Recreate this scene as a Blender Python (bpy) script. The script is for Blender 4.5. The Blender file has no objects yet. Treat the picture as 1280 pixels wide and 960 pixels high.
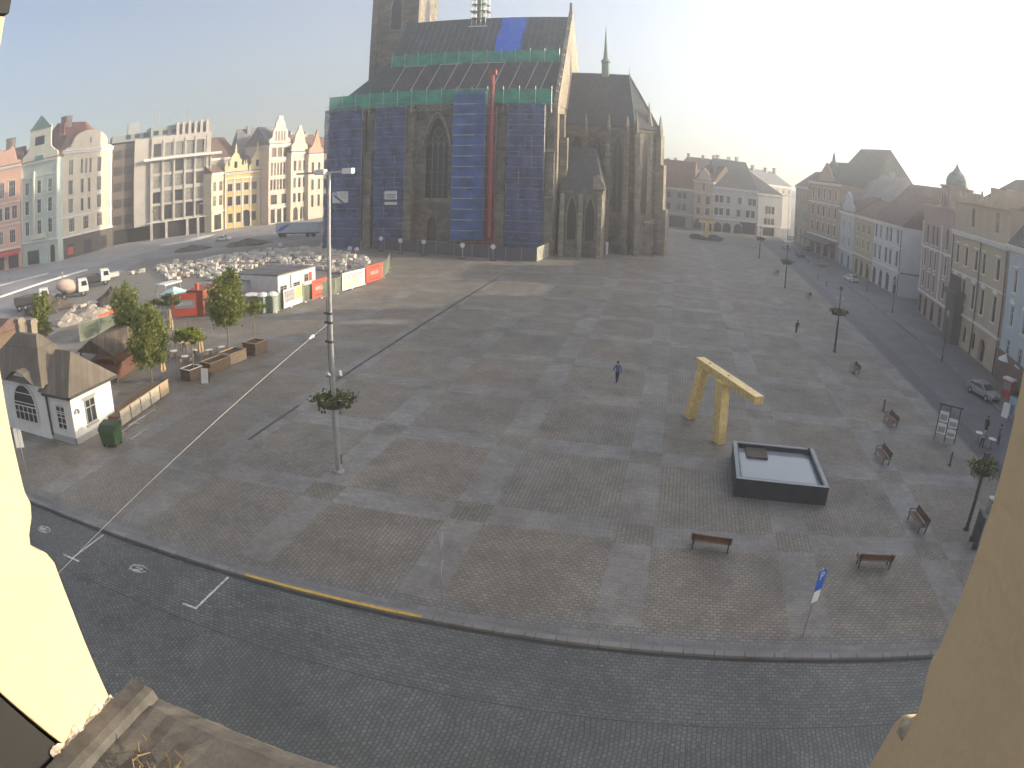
import bpy, bmesh, math, random
from mathutils import Vector, Matrix
import numpy as np
random.seed(7)
S = bpy.context.scene
COL = S.collection
R_ = math.radians
# ------------------------------------------------------------------ camera (a wide security-camera lens)
YAW, PITCH, ROLL = 0.22253094, -0.30882751, -0.02383941
KA, KB = 0.7095367, 0.06042015          # angle = KA*r + KB*r^3, r = 1 at the left/right frame edge
CAMH = 16.5
def _rot():
    c, s = math.cos, math.sin
    Ry = Matrix(((c(ROLL),0,s(ROLL)),(0,1,0),(-s(ROLL),0,c(ROLL))))
    Rx = Matrix(((1,0,0),(0,c(PITCH),-s(PITCH)),(0,s(PITCH),c(PITCH))))
    Rz = Matrix(((c(YAW),-s(YAW),0),(s(YAW),c(YAW),0),(0,0,1)))
    return Rz @ Rx @ Ry
ROT = _rot()
def ray(x, y):
    dx, dy = (x-640)/640, -(y-480)/640
    r = math.hypot(dx, dy); th = r*(KA+KB*r*r); s = math.sin(th)/max(r, 1e-9)
    return ROT @ Vector((dx*s, math.cos(th), dy*s))
def P(x, y, z=0.0):
    """surveyed point at height z"""
    v = ray(x, y); t = (z-CAMH)/v.z
    return Vector((v.x*t, v.y*t, z))
def PY(x, y, Y):
    v = ray(x, y); t = Y/v.y
    return Vector((v.x*t, Y, v.z*t+CAMH))
def HT(base, top):
    b = P(*base); d = math.hypot(b.x, b.y); v = ray(*top)
    return CAMH + v.z/math.hypot(v.x, v.y)*d
cam = bpy.data.cameras.new('camera'); camo = bpy.data.objects.new('camera', cam); COL.objects.link(camo)
X, Yv, Z = ROT @ Vector((1,0,0)), ROT @ Vector((0,1,0)), ROT @ Vector((0,0,1))
camo.matrix_world = Matrix(((X.x, Z.x, -Yv.x, 0),(X.y, Z.y, -Yv.y, 0),(X.z, Z.z, -Yv.z, CAMH),(0,0,0,1)))
cam.type = 'PANO'
cam.panorama_type = 'FISHEYE_LENS_POLYNOMIAL'
cam.sensor_fit = 'HORIZONTAL'; cam.sensor_width = 36; cam.sensor_height = 27
cam.fisheye_fov = math.pi
cam.fisheye_polynomial_k0 = 0; cam.fisheye_polynomial_k1 = -KA/18; cam.fisheye_polynomial_k2 = 0
cam.fisheye_polynomial_k3 = -KB/18**3; cam.fisheye_polynomial_k4 = 0
cam.clip_start = 0.05; cam.clip_end = 6000
S.camera = camo
# ------------------------------------------------------------------ mesh builder
class MB:
    def __init__(s): s.v = []; s.f = []; s.m = []; s.M = None
    def add(s, vs, fs, mi=0):
        b = len(s.v)
        s.v += [tuple(s.M @ Vector(p)) if s.M else tuple(p) for p in vs]
        for f in fs: s.f.append([b+i for i in f]); s.m.append(mi)
        return s
    def box(s, x0, x1, y0, y1, z0, z1, mi=0):
        return s.add([(x0,y0,z0),(x1,y0,z0),(x1,y1,z0),(x0,y1,z0),(x0,y0,z1),(x1,y0,z1),(x1,y1,z1),(x0,y1,z1)],
              [(0,3,2,1),(4,5,6,7),(0,1,5,4),(1,2,6,5),(2,3,7,6),(3,0,4,7)], mi)
    def prism(s, poly, z0, z1, mi=0):
        n = len(poly)
        vs = [(p[0],p[1],z0) for p in poly]+[(p[0],p[1],z1) for p in poly]
        return s.add(vs, [tuple(range(n))[::-1], tuple(range(n,2*n))]+[(i,(i+1)%n,n+(i+1)%n,n+i) for i in range(n)], mi)
    def prismy(s, poly, y0, y1, mi=0):
        n = len(poly)
        vs = [(p[0],y0,p[1]) for p in poly]+[(p[0],y1,p[1]) for p in poly]
        return s.add(vs, [tuple(range(n)), tuple(range(n,2*n))[::-1]]+[(i,n+i,n+(i+1)%n,(i+1)%n) for i in range(n)], mi)
    def prismx(s, poly, x0, x1, mi=0):
        n = len(poly)
        vs = [(x0,p[0],p[1]) for p in poly]+[(x1,p[0],p[1]) for p in poly]
        return s.add(vs, [tuple(range(n))[::-1], tuple(range(n,2*n))]+[(i,(i+1)%n,n+(i+1)%n,n+i) for i in range(n)], mi)
    def cyl(s, p0, p1, r0, r1=None, n=10, mi=0):
        p0, p1 = Vector(p0), Vector(p1); r1 = r0 if r1 is None else r1
        d = (p1-p0).normalized(); a = d.cross(Vector((0,0,1)))
        if a.length < 1e-4: a = Vector((1,0,0))
        a.normalize(); b = d.cross(a)
        vs = []
        for p, r in ((p0,r0),(p1,r1)):
            for i in range(n):
                t = 2*math.pi*i/n; vs.append(p+a*(r*math.cos(t))+b*(r*math.sin(t)))
        return s.add(vs, [(i,(i+1)%n,n+(i+1)%n,n+i) for i in range(n)]+[tuple(range(n))[::-1], tuple(range(n,2*n))], mi)
    def beam(s, p0, p1, w, h, up=(0,0,1), mi=0):
        p0, p1 = Vector(p0), Vector(p1); d = (p1-p0).normalized(); up = Vector(up)
        a = d.cross(up)
        if a.length < 1e-4: a = d.cross(Vector((0,1,0)))
        a.normalize(); b = a.cross(d)
        vs = []
        for p in (p0,p1):
            for i,j in ((-1,-1),(1,-1),(1,1),(-1,1)): vs.append(p+a*(w/2*i)+b*(h/2*j))
        return s.add(vs, [(0,1,2,3)[::-1],(4,5,6,7),(0,1,5,4),(1,2,6,5),(2,3,7,6),(3,0,4,7)], mi)
    def tube(s, pts, r, n=6, mi=0):
        for a, b in zip(pts, pts[1:]): s.cyl(a, b, r, r, n, mi)
        return s
    def lathe(s, prof, c=(0,0,0), n=14, mi=0):
        c = Vector(c); m = len(prof); vs = []
        for r, z in prof:
            for i in range(n):
                t = 2*math.pi*i/n; vs.append(c+Vector((r*math.cos(t), r*math.sin(t), z)))
        fs = [(k*n+i, k*n+(i+1)%n, (k+1)*n+(i+1)%n, (k+1)*n+i) for k in range(m-1) for i in range(n)]
        return s.add(vs, fs+[tuple(range(n))[::-1], tuple(range((m-1)*n, m*n))], mi)
    def ball(s, c, rx, ry=None, rz=None, n=10, m=7, mi=0):
        ry = ry or rx; rz = rz or rx
        prof = [(math.sin(math.pi*(k+.02)/(m+.04)), -math.cos(math.pi*(k+.02)/(m+.04))) for k in range(m+1)]
        b = len(s.v); s.lathe(prof, (0,0,0), n, mi)
        return s
    def mesh(s, name, mats, smooth=False):
        me = bpy.data.meshes.new(name); me.from_pydata([tuple(v) for v in s.v], [], s.f)
        mats = mats if isinstance(mats, (list,tuple)) else [mats]
        for m in mats: me.materials.append(m)
        me.polygons.foreach_set('material_index', s.m)
        if smooth: me.polygons.foreach_set('use_smooth', [True]*len(me.polygons))
        me.update(); return me
    def fix(s, me):
        bm = bmesh.new(); bm.from_mesh(me); bmesh.ops.recalc_face_normals(bm, faces=bm.faces); bm.to_mesh(me); bm.free(); return me
    def islands(s):
        par = list(range(len(s.v)))
        def fd(i):
            while par[i] != i: par[i] = par[par[i]]; i = par[i]
            return i
        for f in s.f:
            for q in f[1:]: par[fd(q)] = fd(f[0])
        g = {}
        for f, m in zip(s.f, s.m): g.setdefault(fd(f[0]), []).append((f, m))
        out = []
        for fs in g.values():
            ix = {}; b = MB()
            for f, m in fs:
                for q in f:
                    if q not in ix: ix[q] = len(b.v); b.v.append(s.v[q])
                b.f.append([ix[q] for q in f]); b.m.append(m)
            out.append(b)
        return out
    def build_sep(s, name, mats, parent=None, **k):
        o = None
        for b in s.islands(): o = b.build(name, mats, parent, **k)
        return o
    def build(s, name, mats, parent=None, smooth=False, recalc=True, bevel=0):
        me = s.mesh(name, mats, smooth)
        if recalc: s.fix(me)
        o = link(name, me, parent)
        if bevel:
            md = o.modifiers.new('bevel', 'BEVEL'); md.width = bevel; md.segments = 2; md.limit_method = 'ANGLE'
        return o
def link(name, data, parent=None):
    o = bpy.data.objects.new(name, data); COL.objects.link(o)
    if parent: o.parent = parent
    return o
def tag(o, label, cat, group=None):
    o['label'] = label; o['category'] = cat
    if group: o['group'] = group
    return o
def thing(name, label, cat, loc=(0,0,0), rz=0, group=None):
    o = bpy.data.objects.new(name, None); COL.objects.link(o)
    o.location = loc; o.rotation_euler = (0,0,rz); o.empty_display_size = .3
    return tag(o, label, cat, group)
def struct(o): o['kind'] = 'structure'; return o
def copy_tree(o, parent=None):
    c = o.copy(); COL.objects.link(c); c.parent = parent
    for ch in list(o.children): copy_tree(ch, c)
    return c
def place(src, loc, rz, label, group=None, first=[]):
    """first use moves the source, later ones copy it"""
    if src.get('_used'): o = copy_tree(src)
    else: o = src; src['_used'] = 1
    o.location = loc; o.rotation_euler = (0,0,rz); o['label'] = label
    if group: o['group'] = group
    return o
# ------------------------------------------------------------------ materials
def mk(name):
    m = bpy.data.materials.new(name); m.use_nodes = True
    nt = m.node_tree; b = nt.nodes['Principled BSDF']
    return m, nt, b
def N(nt, t, **kw):
    n = nt.nodes.new(t)
    for k, v in kw.items():
        if k in n.inputs.keys() if hasattr(n.inputs,'keys') else False: n.inputs[k].default_value = v
        else: setattr(n, k, v)
    return n
def mat(name, c, rough=.8, scale=.6, amt=.25, bump=0, metal=0, c2=None, detail=6, fine=0, spec=None):
    """base colour broken up by two octaves of world-sized noise"""
    m, nt, b = mk(name)
    tc = nt.nodes.new('ShaderNodeTexCoord')
    no = nt.nodes.new('ShaderNodeTexNoise'); no.inputs['Scale'].default_value = scale; no.inputs['Detail'].default_value = detail
    no.inputs['Roughness'].default_value = .65
    nt.links.new(tc.outputs['Object'], no.inputs['Vector'])
    ra = nt.nodes.new('ShaderNodeValToRGB'); nt.links.new(no.outputs['Fac'], ra.inputs['Fac'])
    lo = tuple(x*(1-amt) for x in c) if c2 is None else c2
    hi = tuple(min(1, x*(1+amt*.7)) for x in c)
    ra.color_ramp.elements[0].position = .3; ra.color_ramp.elements[1].position = .72
    ra.color_ramp.elements[0].color = (*lo,1); ra.color_ramp.elements[1].color = (*hi,1)
    nt.links.new(ra.outputs['Color'], b.inputs['Base Color'])
    b.inputs['Roughness'].default_value = rough; b.inputs['Metallic'].default_value = metal
    if spec is not None: b.inputs['Specular IOR Level'].default_value = spec
    if bump:
        n2 = nt.nodes.new('ShaderNodeTexNoise'); n2.inputs['Scale'].default_value = scale*12; n2.inputs['Detail'].default_value = 4
        nt.links.new(tc.outputs['Object'], n2.inputs['Vector'])
        bp = nt.nodes.new('ShaderNodeBump'); bp.inputs['Strength'].default_value = bump; bp.inputs['Distance'].default_value = .05
        nt.links.new(n2.outputs['Fac'], bp.inputs['Height']); nt.links.new(bp.outputs['Normal'], b.inputs['Normal'])
    return m
def blockmat(name, c, bw, bh, mortar=.02, amt=.2, rough=.85, axis='XZ', mcol=.6, stain=.35, bump=.3, rnd=.5):
    """masonry / tiles: brick texture in object space with stains"""
    m, nt, b = mk(name); L = nt.links.new
    tc = nt.nodes.new('ShaderNodeTexCoord'); sp = nt.nodes.new('ShaderNodeSeparateXYZ'); cb = nt.nodes.new('ShaderNodeCombineXYZ')
    L(tc.outputs['Object'], sp.inputs[0])
    if axis == 'XZ':
        ad = nt.nodes.new('ShaderNodeMath'); ad.operation = 'ADD'; L(sp.outputs['X'], ad.inputs[0]); L(sp.outputs['Y'], ad.inputs[1])
        L(ad.outputs[0], cb.inputs[0]); L(sp.outputs['Z'], cb.inputs[1])
    else:
        L(sp.outputs['X'], cb.inputs[0]); L(sp.outputs['Y'], cb.inputs[1])
    br = nt.nodes.new('ShaderNodeTexBrick'); L(cb.outputs[0], br.inputs['Vector'])
    br.inputs['Scale'].default_value = 1; br.inputs['Brick Width'].default_value = bw; br.inputs['Row Height'].default_value = bh
    br.inputs['Mortar Size'].default_value = mortar; br.inputs['Mortar Smooth'].default_value = .3
    br.inputs['Color1'].default_value = (*[x*(1-amt) for x in c],1); br.inputs['Color2'].default_value = (*[min(1,x*(1+amt)) for x in c],1)
    br.inputs['Mortar'].default_value = (*[x*mcol for x in c],1)
    no = nt.nodes.new('ShaderNodeTexNoise'); no.inputs['Scale'].default_value = .35; no.inputs['Detail'].default_value = 8; no.inputs['Roughness'].default_value = .7
    L(tc.outputs['Object'], no.inputs['Vector'])
    mr = nt.nodes.new('ShaderNodeMapRange'); L(no.outputs['Fac'], mr.inputs['Value'])
    mr.inputs['From Min'].default_value = .3; mr.inputs['From Max'].default_value = .7; mr.inputs['To Min'].default_value = 1-stain; mr.inputs['To Max'].default_value = 1+stain*.5
    mx = nt.nodes.new('ShaderNodeMix'); mx.data_type = 'RGBA'; mx.blend_type = 'MULTIPLY'; mx.inputs['Factor'].default_value = 1
    L(br.outputs['Color'], mx.inputs['A']); L(mr.outputs[0], mx.inputs['B']); L(mx.outputs['Result'], b.inputs['Base Color'])
    b.inputs['Roughness'].default_value = rough
    if bump:
        bp = nt.nodes.new('ShaderNodeBump'); bp.inputs['Strength'].default_value = bump; bp.inputs['Distance'].default_value = .03; bp.invert = True
        L(br.outputs['Fac'], bp.inputs['Height']); L(bp.outputs['Normal'], b.inputs['Normal'])
    return m
def netmat(name, c, opac=.85):
    """scaffold netting: fine weave, partly see-through, with folds"""
    m, nt, b = mk(name); L = nt.links.new
    tc = nt.nodes.new('ShaderNodeTexCoord'); no = nt.nodes.new('ShaderNodeTexNoise'); no.inputs['Scale'].default_value = .5; no.inputs['Detail'].default_value = 7
    L(tc.outputs['Object'], no.inputs['Vector'])
    ra = nt.nodes.new('ShaderNodeValToRGB'); L(no.outputs['Fac'], ra.inputs['Fac'])
    ra.color_ramp.elements[0].position = .3; ra.color_ramp.elements[1].position = .7
    ra.color_ramp.elements[0].color = (*[x*.7 for x in c],1); ra.color_ramp.elements[1].color = (*[x*1.2 for x in c],1)
    L(ra.outputs['Color'], b.inputs['Base Color']); b.inputs['Roughness'].default_value = .8
    mr = nt.nodes.new('ShaderNodeMapRange'); L(no.outputs['Fac'], mr.inputs['Value']); mr.inputs['From Min'].default_value = .3; mr.inputs['From Max'].default_value = .7
    mr.inputs['To Min'].default_value = opac-.2; mr.inputs['To Max'].default_value = min(1, opac+.1)
    L(mr.outputs[0], b.inputs['Alpha'])
    return m
M = {}
M['glass'] = mat('window_glass', (.035,.04,.045), rough=.08, amt=.5, scale=.3)
M['glass_pale'] = mat('window_glass_blinds', (.30,.30,.28), rough=.35, amt=.4, scale=.8)
M['frame_w'] = mat('window_frame_white', (.62,.6,.56), rough=.6, amt=.15)
M['frame_b'] = mat('window_frame_brown', (.13,.09,.06), rough=.6, amt=.2)
M['frame_g'] = mat('window_frame_grey', (.3,.31,.3), rough=.6, amt=.2)
M['dark'] = mat('shade_black', (.02,.02,.02), rough=.8)  # near-black used as painted shade and for the dark view corners
M['steel'] = mat('galvanised_steel', (.42,.43,.43), rough=.45, metal=.6, amt=.2, scale=3)
M['dsteel'] = mat('dark_steel', (.05,.055,.06), rough=.5, amt=.3, scale=2)
M['black'] = mat('black_rubber', (.02,.02,.02), rough=.9)
M['wood'] = mat('bench_wood', (.15,.085,.055), rough=.65, amt=.35, scale=6)
M['woodpale'] = mat('pale_wood', (.42,.31,.19), rough=.75, amt=.3, scale=5)
M['woodold'] = mat('planter_wood', (.16,.11,.07), rough=.8, amt=.35, scale=4)
M['white'] = mat('white_paint', (.68,.67,.64), rough=.6, amt=.12, scale=1.5)
M['plasterwhite'] = mat('white_plaster', (.7,.68,.65), rough=.85, amt=.12, scale=.9, bump=.1)
M['red'] = mat('red_paint', (.5,.07,.045), rough=.5, amt=.2, scale=2)
M['blue'] = mat('blue_paint', (.03,.12,.55), rough=.4, amt=.15)
M['yellow'] = mat('yellow_paint', (.55,.36,.06), rough=.6, amt=.3, scale=2)
M['green'] = mat('dumpster_green', (.05,.1,.035), rough=.5, amt=.3, scale=3)
M['stone'] = blockmat('sandstone_blocks', (.21,.185,.145), 1.1, .55, .025, amt=.28, stain=.5)
M['stonelight'] = blockmat('pale_sandstone', (.30,.26,.20), .9, .5, .02, amt=.22, stain=.4)
M['slate'] = blockmat('slate_roof', (.075,.08,.088), .5, .35, .03, amt=.25, stain=.4)
M['slategreen'] = blockmat('green_grey_roof', (.07,.088,.085), .6, .4, .03, amt=.25, stain=.35)
M['rooflow'] = blockmat('bare_roof_boards', (.085,.072,.075), .5, 2.5, .04, amt=.3, stain=.4)
M['tile_red'] = blockmat('red_clay_tiles', (.22,.095,.065), .35, .3, .03, amt=.3, stain=.4)
M['tile_brown'] = blockmat('brown_clay_tiles', (.16,.10,.08), .35, .3, .03, amt=.3, stain=.4)
M['roof_grey'] = blockmat('grey_sheet_roof', (.2,.2,.21), .7, 3, .03, amt=.15, stain=.3)
M['copper'] = mat('green_copper', (.16,.24,.21), rough=.7, amt=.3, scale=1)
M['net_blue'] = netmat('blue_scaffold_net', (.065,.10,.22), .80)
M['net_bright'] = netmat('bright_blue_net', (.045,.13,.36), .85)
M['net_green'] = netmat('green_scaffold_net', (.03,.31,.20), .92)
M['tarp'] = mat('blue_tarpaulin', (.025,.13,.62), rough=.45, amt=.3, scale=1.2, bump=.4)
M['chute_red'] = mat('chute_red', (.27,.055,.05), rough=.6, amt=.3, scale=1.5)
M['gold'] = mat('gold_leaf', (.80,.60,.27), rough=.42, metal=.45, amt=.25, scale=4, bump=.15)
M['leaf'] = None
# ================================================================== GROUND
def mathn(nt, op, a, b=None, c=None):
    n = nt.nodes.new('ShaderNodeMath'); n.operation = op
    for i, v in enumerate((a, b, c)):
        if v is None: continue
        if isinstance(v, (int,float)): n.inputs[i].default_value = v
        else: nt.links.new(v, n.inputs[i])
    return n.outputs[0]
def mixc(nt, f, a, b, mode='MIX'):
    n = nt.nodes.new('ShaderNodeMix'); n.data_type = 'RGBA'; n.blend_type = mode
    for k, v in (('Factor', f), ('A', a), ('B', b)):
        s_ = n.inputs[k]
        if k == 'Factor': s_ = n.inputs[0]
        if k == 'A': s_ = n.inputs[6]
        if k == 'B': s_ = n.inputs[7]
        if isinstance(v, (int,float)): s_.default_value = v if k == 'Factor' else (v,v,v,1)
        elif isinstance(v, tuple): s_.default_value = (*v,1)
        else: nt.links.new(v, s_)
    return n.outputs[2]
def noise(nt, vec, scale, detail=5, rough=.6):
    n = nt.nodes.new('ShaderNodeTexNoise'); n.inputs['Scale'].default_value = scale; n.inputs['Detail'].default_value = detail; n.inputs['Roughness'].default_value = rough
    nt.links.new(vec, n.inputs['Vector']); return n.outputs['Fac']
def rng(nt, v, a, b, c, d):
    n = nt.nodes.new('ShaderNodeMapRange'); nt.links.new(v, n.inputs[0])
    for i, q in enumerate((a,b,c,d)): n.inputs[i+1].default_value = q
    return n.outputs[0]
def brick(nt, vec, w, h, mort, c1, c2, cm, squash=1, off=.5):
    b = nt.nodes.new('ShaderNodeTexBrick'); nt.links.new(vec, b.inputs['Vector']); b.offset = off
    b.inputs['Scale'].default_value = 1; b.inputs['Brick Width'].default_value = w; b.inputs['Row Height'].default_value = h
    b.inputs['Mortar Size'].default_value = mort; b.inputs['Mortar Smooth'].default_value = .2
    b.inputs['Color1'].default_value = (*c1,1); b.inputs['Color2'].default_value = (*c2,1); b.inputs['Mortar'].default_value = (*cm,1)
    return b
def distort(nt, pos, amt, sc):
    n = nt.nodes.new('ShaderNodeTexNoise'); n.inputs['Scale'].default_value = sc; n.inputs['Detail'].default_value = 3
    nt.links.new(pos, n.inputs['Vector'])
    s1 = nt.nodes.new('ShaderNodeVectorMath'); s1.operation = 'SUBTRACT'; nt.links.new(n.outputs['Color'], s1.inputs[0]); s1.inputs[1].default_value = (.5,.5,.5)
    s2 = nt.nodes.new('ShaderNodeVectorMath'); s2.operation = 'SCALE'; nt.links.new(s1.outputs[0], s2.inputs[0]); s2.inputs['Scale'].default_value = amt
    s3 = nt.nodes.new('ShaderNodeVectorMath'); s3.operation = 'ADD'; nt.links.new(pos, s3.inputs[0]); nt.links.new(s2.outputs[0], s3.inputs[1])
    return s3.outputs[0]
def swapxy(nt, v):
    sp = nt.nodes.new('ShaderNodeSeparateXYZ'); cb = nt.nodes.new('ShaderNodeCombineXYZ'); nt.links.new(v, sp.inputs[0])
    nt.links.new(sp.outputs[1], cb.inputs[0]); nt.links.new(sp.outputs[0], cb.inputs[1]); return cb.outputs[0]
def plaza_mat():
    m, nt, b = mk('plaza_setts'); L = nt.links.new
    tc = nt.nodes.new('ShaderNodeTexCoord'); pos = tc.outputs['Object']
    sp = nt.nodes.new('ShaderNodeSeparateXYZ'); L(pos, sp.inputs[0]); x, y = sp.outputs[0], sp.outputs[1]
    # slab bands: a grid 8.0 x 9.4 m, the cross bands shift a little from column to column
    wob = nt.nodes.new('ShaderNodeSeparateXYZ'); L(distort(nt, pos, .35, 1.6), wob.inputs[0]); x, y = wob.outputs[0], wob.outputs[1]
    xs = mathn(nt, 'ADD', x, 1.62+800)
    colid = mathn(nt, 'FLOOR', mathn(nt, 'DIVIDE', xs, 8.0))
    xm = mathn(nt, 'MODULO', xs, 8.0)
    inx = mathn(nt, 'LESS_THAN', xm, 1.9)
    odd = mathn(nt, 'MODULO', colid, 2.0)
    ys = mathn(nt, 'ADD', mathn(nt, 'ADD', y, -28.6+940), mathn(nt, 'MULTIPLY', odd, -.35))
    rowid = mathn(nt, 'FLOOR', mathn(nt, 'DIVIDE', ys, 9.4))
    ym = mathn(nt, 'MODULO', ys, 9.4)
    iny = mathn(nt, 'LESS_THAN', ym, 1.95)
    either = mathn(nt, 'MAXIMUM', inx, iny); both = mathn(nt, 'MULTIPLY', inx, iny)
    band = mathn(nt, 'SUBTRACT', either, both)
    # the border strip behind the kerb
    south = mathn(nt, 'LESS_THAN', y, 22.15)
    cell = nt.nodes.new('ShaderNodeCombineXYZ'); L(colid, cell.inputs[0]); L(rowid, cell.inputs[1])
    wn = nt.nodes.new('ShaderNodeTexWhiteNoise'); wn.noise_dimensions = '2D'; L(cell.outputs[0], wn.inputs['Vector'])
    fieldcol = mixc(nt, wn.outputs['Value'], (.212,.190,.160), (.198,.186,.165))
    dpos = distort(nt, pos, .10, .8)
    sw = nt.nodes.new('ShaderNodeMix'); sw.data_type = 'VECTOR'
    L(mathn(nt, 'GREATER_THAN', wn.outputs['Value'], .45), sw.inputs[0]); L(dpos, sw.inputs[4]); L(swapxy(nt, dpos), sw.inputs[5])
    sett = brick(nt, sw.outputs[1], .30, .21, .035, (.86,.85,.83), (1.13,1.11,1.08), (.64,.63,.61))
    slab = brick(nt, dpos, .62, .42, .012, (.90,.90,.90), (1.10,1.10,1.10), (.68,.67,.65))
    field = mixc(nt, 1.0, fieldcol, sett.outputs['Color'], 'MULTIPLY')
    slabc = mixc(nt, 1.0, (.216,.209,.198), slab.outputs['Color'], 'MULTIPLY')
    bvis = rng(nt, noise(nt, pos, .09, 3, .6), .38, .62, .35, 1.0)
    c = mixc(nt, mathn(nt, 'MULTIPLY', band, bvis), field, slabc)
    c = mixc(nt, mathn(nt, 'MULTIPLY', both, .5), c, mixc(nt, 1.0, (.19,.178,.152), sett.outputs['Color'], 'MULTIPLY'))
    c = mixc(nt, south, c, mixc(nt, 1.0, (.19,.185,.175), sett.outputs['Color'], 'MULTIPLY'))
    # edge joints of the bands
    e1 = mathn(nt, 'LESS_THAN', mathn(nt, 'ABSOLUTE', mathn(nt, 'SUBTRACT', xm, 1.9)), .035)
    e2 = mathn(nt, 'LESS_THAN', mathn(nt, 'ABSOLUTE', mathn(nt, 'SUBTRACT', ym, 1.95)), .03)
    c = mixc(nt, mathn(nt, 'MULTIPLY', mathn(nt, 'MAXIMUM', e1, e2), .22), c, (.14,.135,.13))
    # wear: large damp patches, medium mottling, light scuffs
    n1 = rng(nt, noise(nt, pos, .07, 6, .65), .3, .7, .78, 1.18)
    n2 = rng(nt, noise(nt, pos, .55, 8, .75), .3, .7, .76, 1.22)
    n3 = rng(nt, noise(nt, pos, 3.5, 6, .8), .3, .7, .80, 1.20)
    c = mixc(nt, 1.0, c, mathn(nt, 'MULTIPLY', mathn(nt, 'MULTIPLY', n1, n2), n3), 'MULTIPLY')
    hue = rng(nt, noise(nt, pos, .16, 4, .5), .35, .65, 0, 1)
    c = mixc(nt, .5, c, mixc(nt, hue, (1.06,1.0,.92), (.97,1.0,1.02)), 'MULTIPLY')
    # spilled / damp spots
    vo = nt.nodes.new('ShaderNodeTexVoronoi'); vo.inputs['Scale'].default_value = .22; L(distort(nt, pos, 1.3, 1.1), vo.inputs['Vector'])
    spot = rng(nt, vo.outputs['Distance'], .05, .22, .80, 1.0)
    c = mixc(nt, 1.0, c, spot, 'MULTIPLY')
    L(c, b.inputs['Base Color'])
    L(rng(nt, noise(nt, pos, .4, 5), .3, .7, .55, .85), b.inputs['Roughness'])
    bp = nt.nodes.new('ShaderNodeBump'); bp.inputs['Strength'].default_value = .35; bp.inputs['Distance'].default_value = .02; bp.invert = True
    L(sett.outputs['Fac'], bp.inputs['Height']); L(bp.outputs['Normal'], b.inputs['Normal'])
    return m
def road_mat(name, base, w, h, swap=False, mort=.022, var=.3, wear=True):
    m, nt, b = mk(name); L = nt.links.new
    tc = nt.nodes.new('ShaderNodeTexCoord'); pos = tc.outputs['Object']
    d = distort(nt, pos, .34, .55)
    if swap: d = swapxy(nt, d)
    br = brick(nt, d, w, h, mort, (1-var*.6,)*3, (1+var*.6,)*3, (.5,.49,.48))
    c = mixc(nt, 1.0, base, br.outputs['Color'], 'MULTIPLY')
    n1 = rng(nt, noise(nt, pos, .16, 7, .7), .3, .7, .68, 1.26)
    n2 = rng(nt, noise(nt, pos, .9, 7, .7), .3, .7, .78, 1.2)
    c = mixc(nt, 1.0, c, mathn(nt, 'MULTIPLY', n1, n2), 'MULTIPLY')
    if wear:   # pale worn setts in the wheel tracks
        pk = noise(nt, pos, 7, 2, .5); wl = rng(nt, noise(nt, pos, .35, 3), .5, .62, 0, 1)
        c = mixc(nt, mathn(nt, 'MULTIPLY', rng(nt, pk, .62, .72, 0, .55), wl), c, (.34,.35,.36))
    L(c, b.inputs['Base Color']); L(rng(nt, n2, .78, 1.2, .5, .75), b.inputs['Roughness'])
    bp = nt.nodes.new('ShaderNodeBump'); bp.inputs['Strength'].default_value = .5; bp.inputs['Distance'].default_value = .025; bp.invert = True
    L(br.outputs['Fac'], bp.inputs['Height']); L(bp.outputs['Normal'], b.inputs['Normal'])
    return m
M['plaza'] = plaza_mat()
M['road'] = road_mat('road_setts', (.120,.126,.120), .26, .19)
M['road2'] = road_mat('road_setts_worn', (.118,.126,.123), .22, .17, swap=True)
M['asphalt'] = mat('street_asphalt', (.125,.132,.138), rough=.7, amt=.25, scale=.35, bump=.1)
M['gutter'] = road_mat('gutter_setts', (.09,.095,.10), .3, .2, wear=False)
M['pave'] = road_mat('pavement_slabs', (.16,.16,.158), .4, .4, wear=False, mort=.01, var=.12)
M['kerbstone'] = blockmat('kerb_granite', (.21,.21,.205), 1.2, 4, .02, amt=.15, stain=.3, axis='XY')
M['wpave'] = road_mat('west_slabs', (.30,.30,.31), .5, .5, wear=False, mort=.01, var=.12)
M['gravel'] = mat('site_gravel', (.20,.19,.17), rough=.95, amt=.4, scale=1.5, bump=.4)
M['siteasph'] = mat('site_asphalt', (.25,.25,.255), rough=.85, amt=.35, scale=.25, bump=.1)
M['line'] = mat('worn_road_paint', (.55,.55,.53), rough=.8, amt=.5, scale=5)
def sheet(name, x0, x1, y0, y1, z, m, n=1):
    b = MB(); b.add([(x0,y0,z),(x1,y0,z),(x1,y1,z),(x0,y1,z)], [(0,1,2,3)])
    return struct(b.build(name, m, recalc=False))
# one ground sheet to the horizon; the road in front of the house is cut out of it 0.13 m lower
b = MB()
ys = [-3000, 20.85, 3000]
b.add([(-3000,20.95,0),(3000,20.95,0),(3000,3000,0),(-3000,3000,0)], [(0,1,2,3)])
struct(b.build('plaza_ground', M['plaza'], recalc=False))
b = MB(); b.add([(-3000,-3000,-.13),(3000,-3000,-.13),(3000,20.7,-.13),(-3000,20.7,-.13)], [(0,1,2,3)])
struct(b.build('road', M['road'], recalc=False))
sheet('road_lane', -60, 60, 11, 16.75, -.126, M['road2'])
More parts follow.
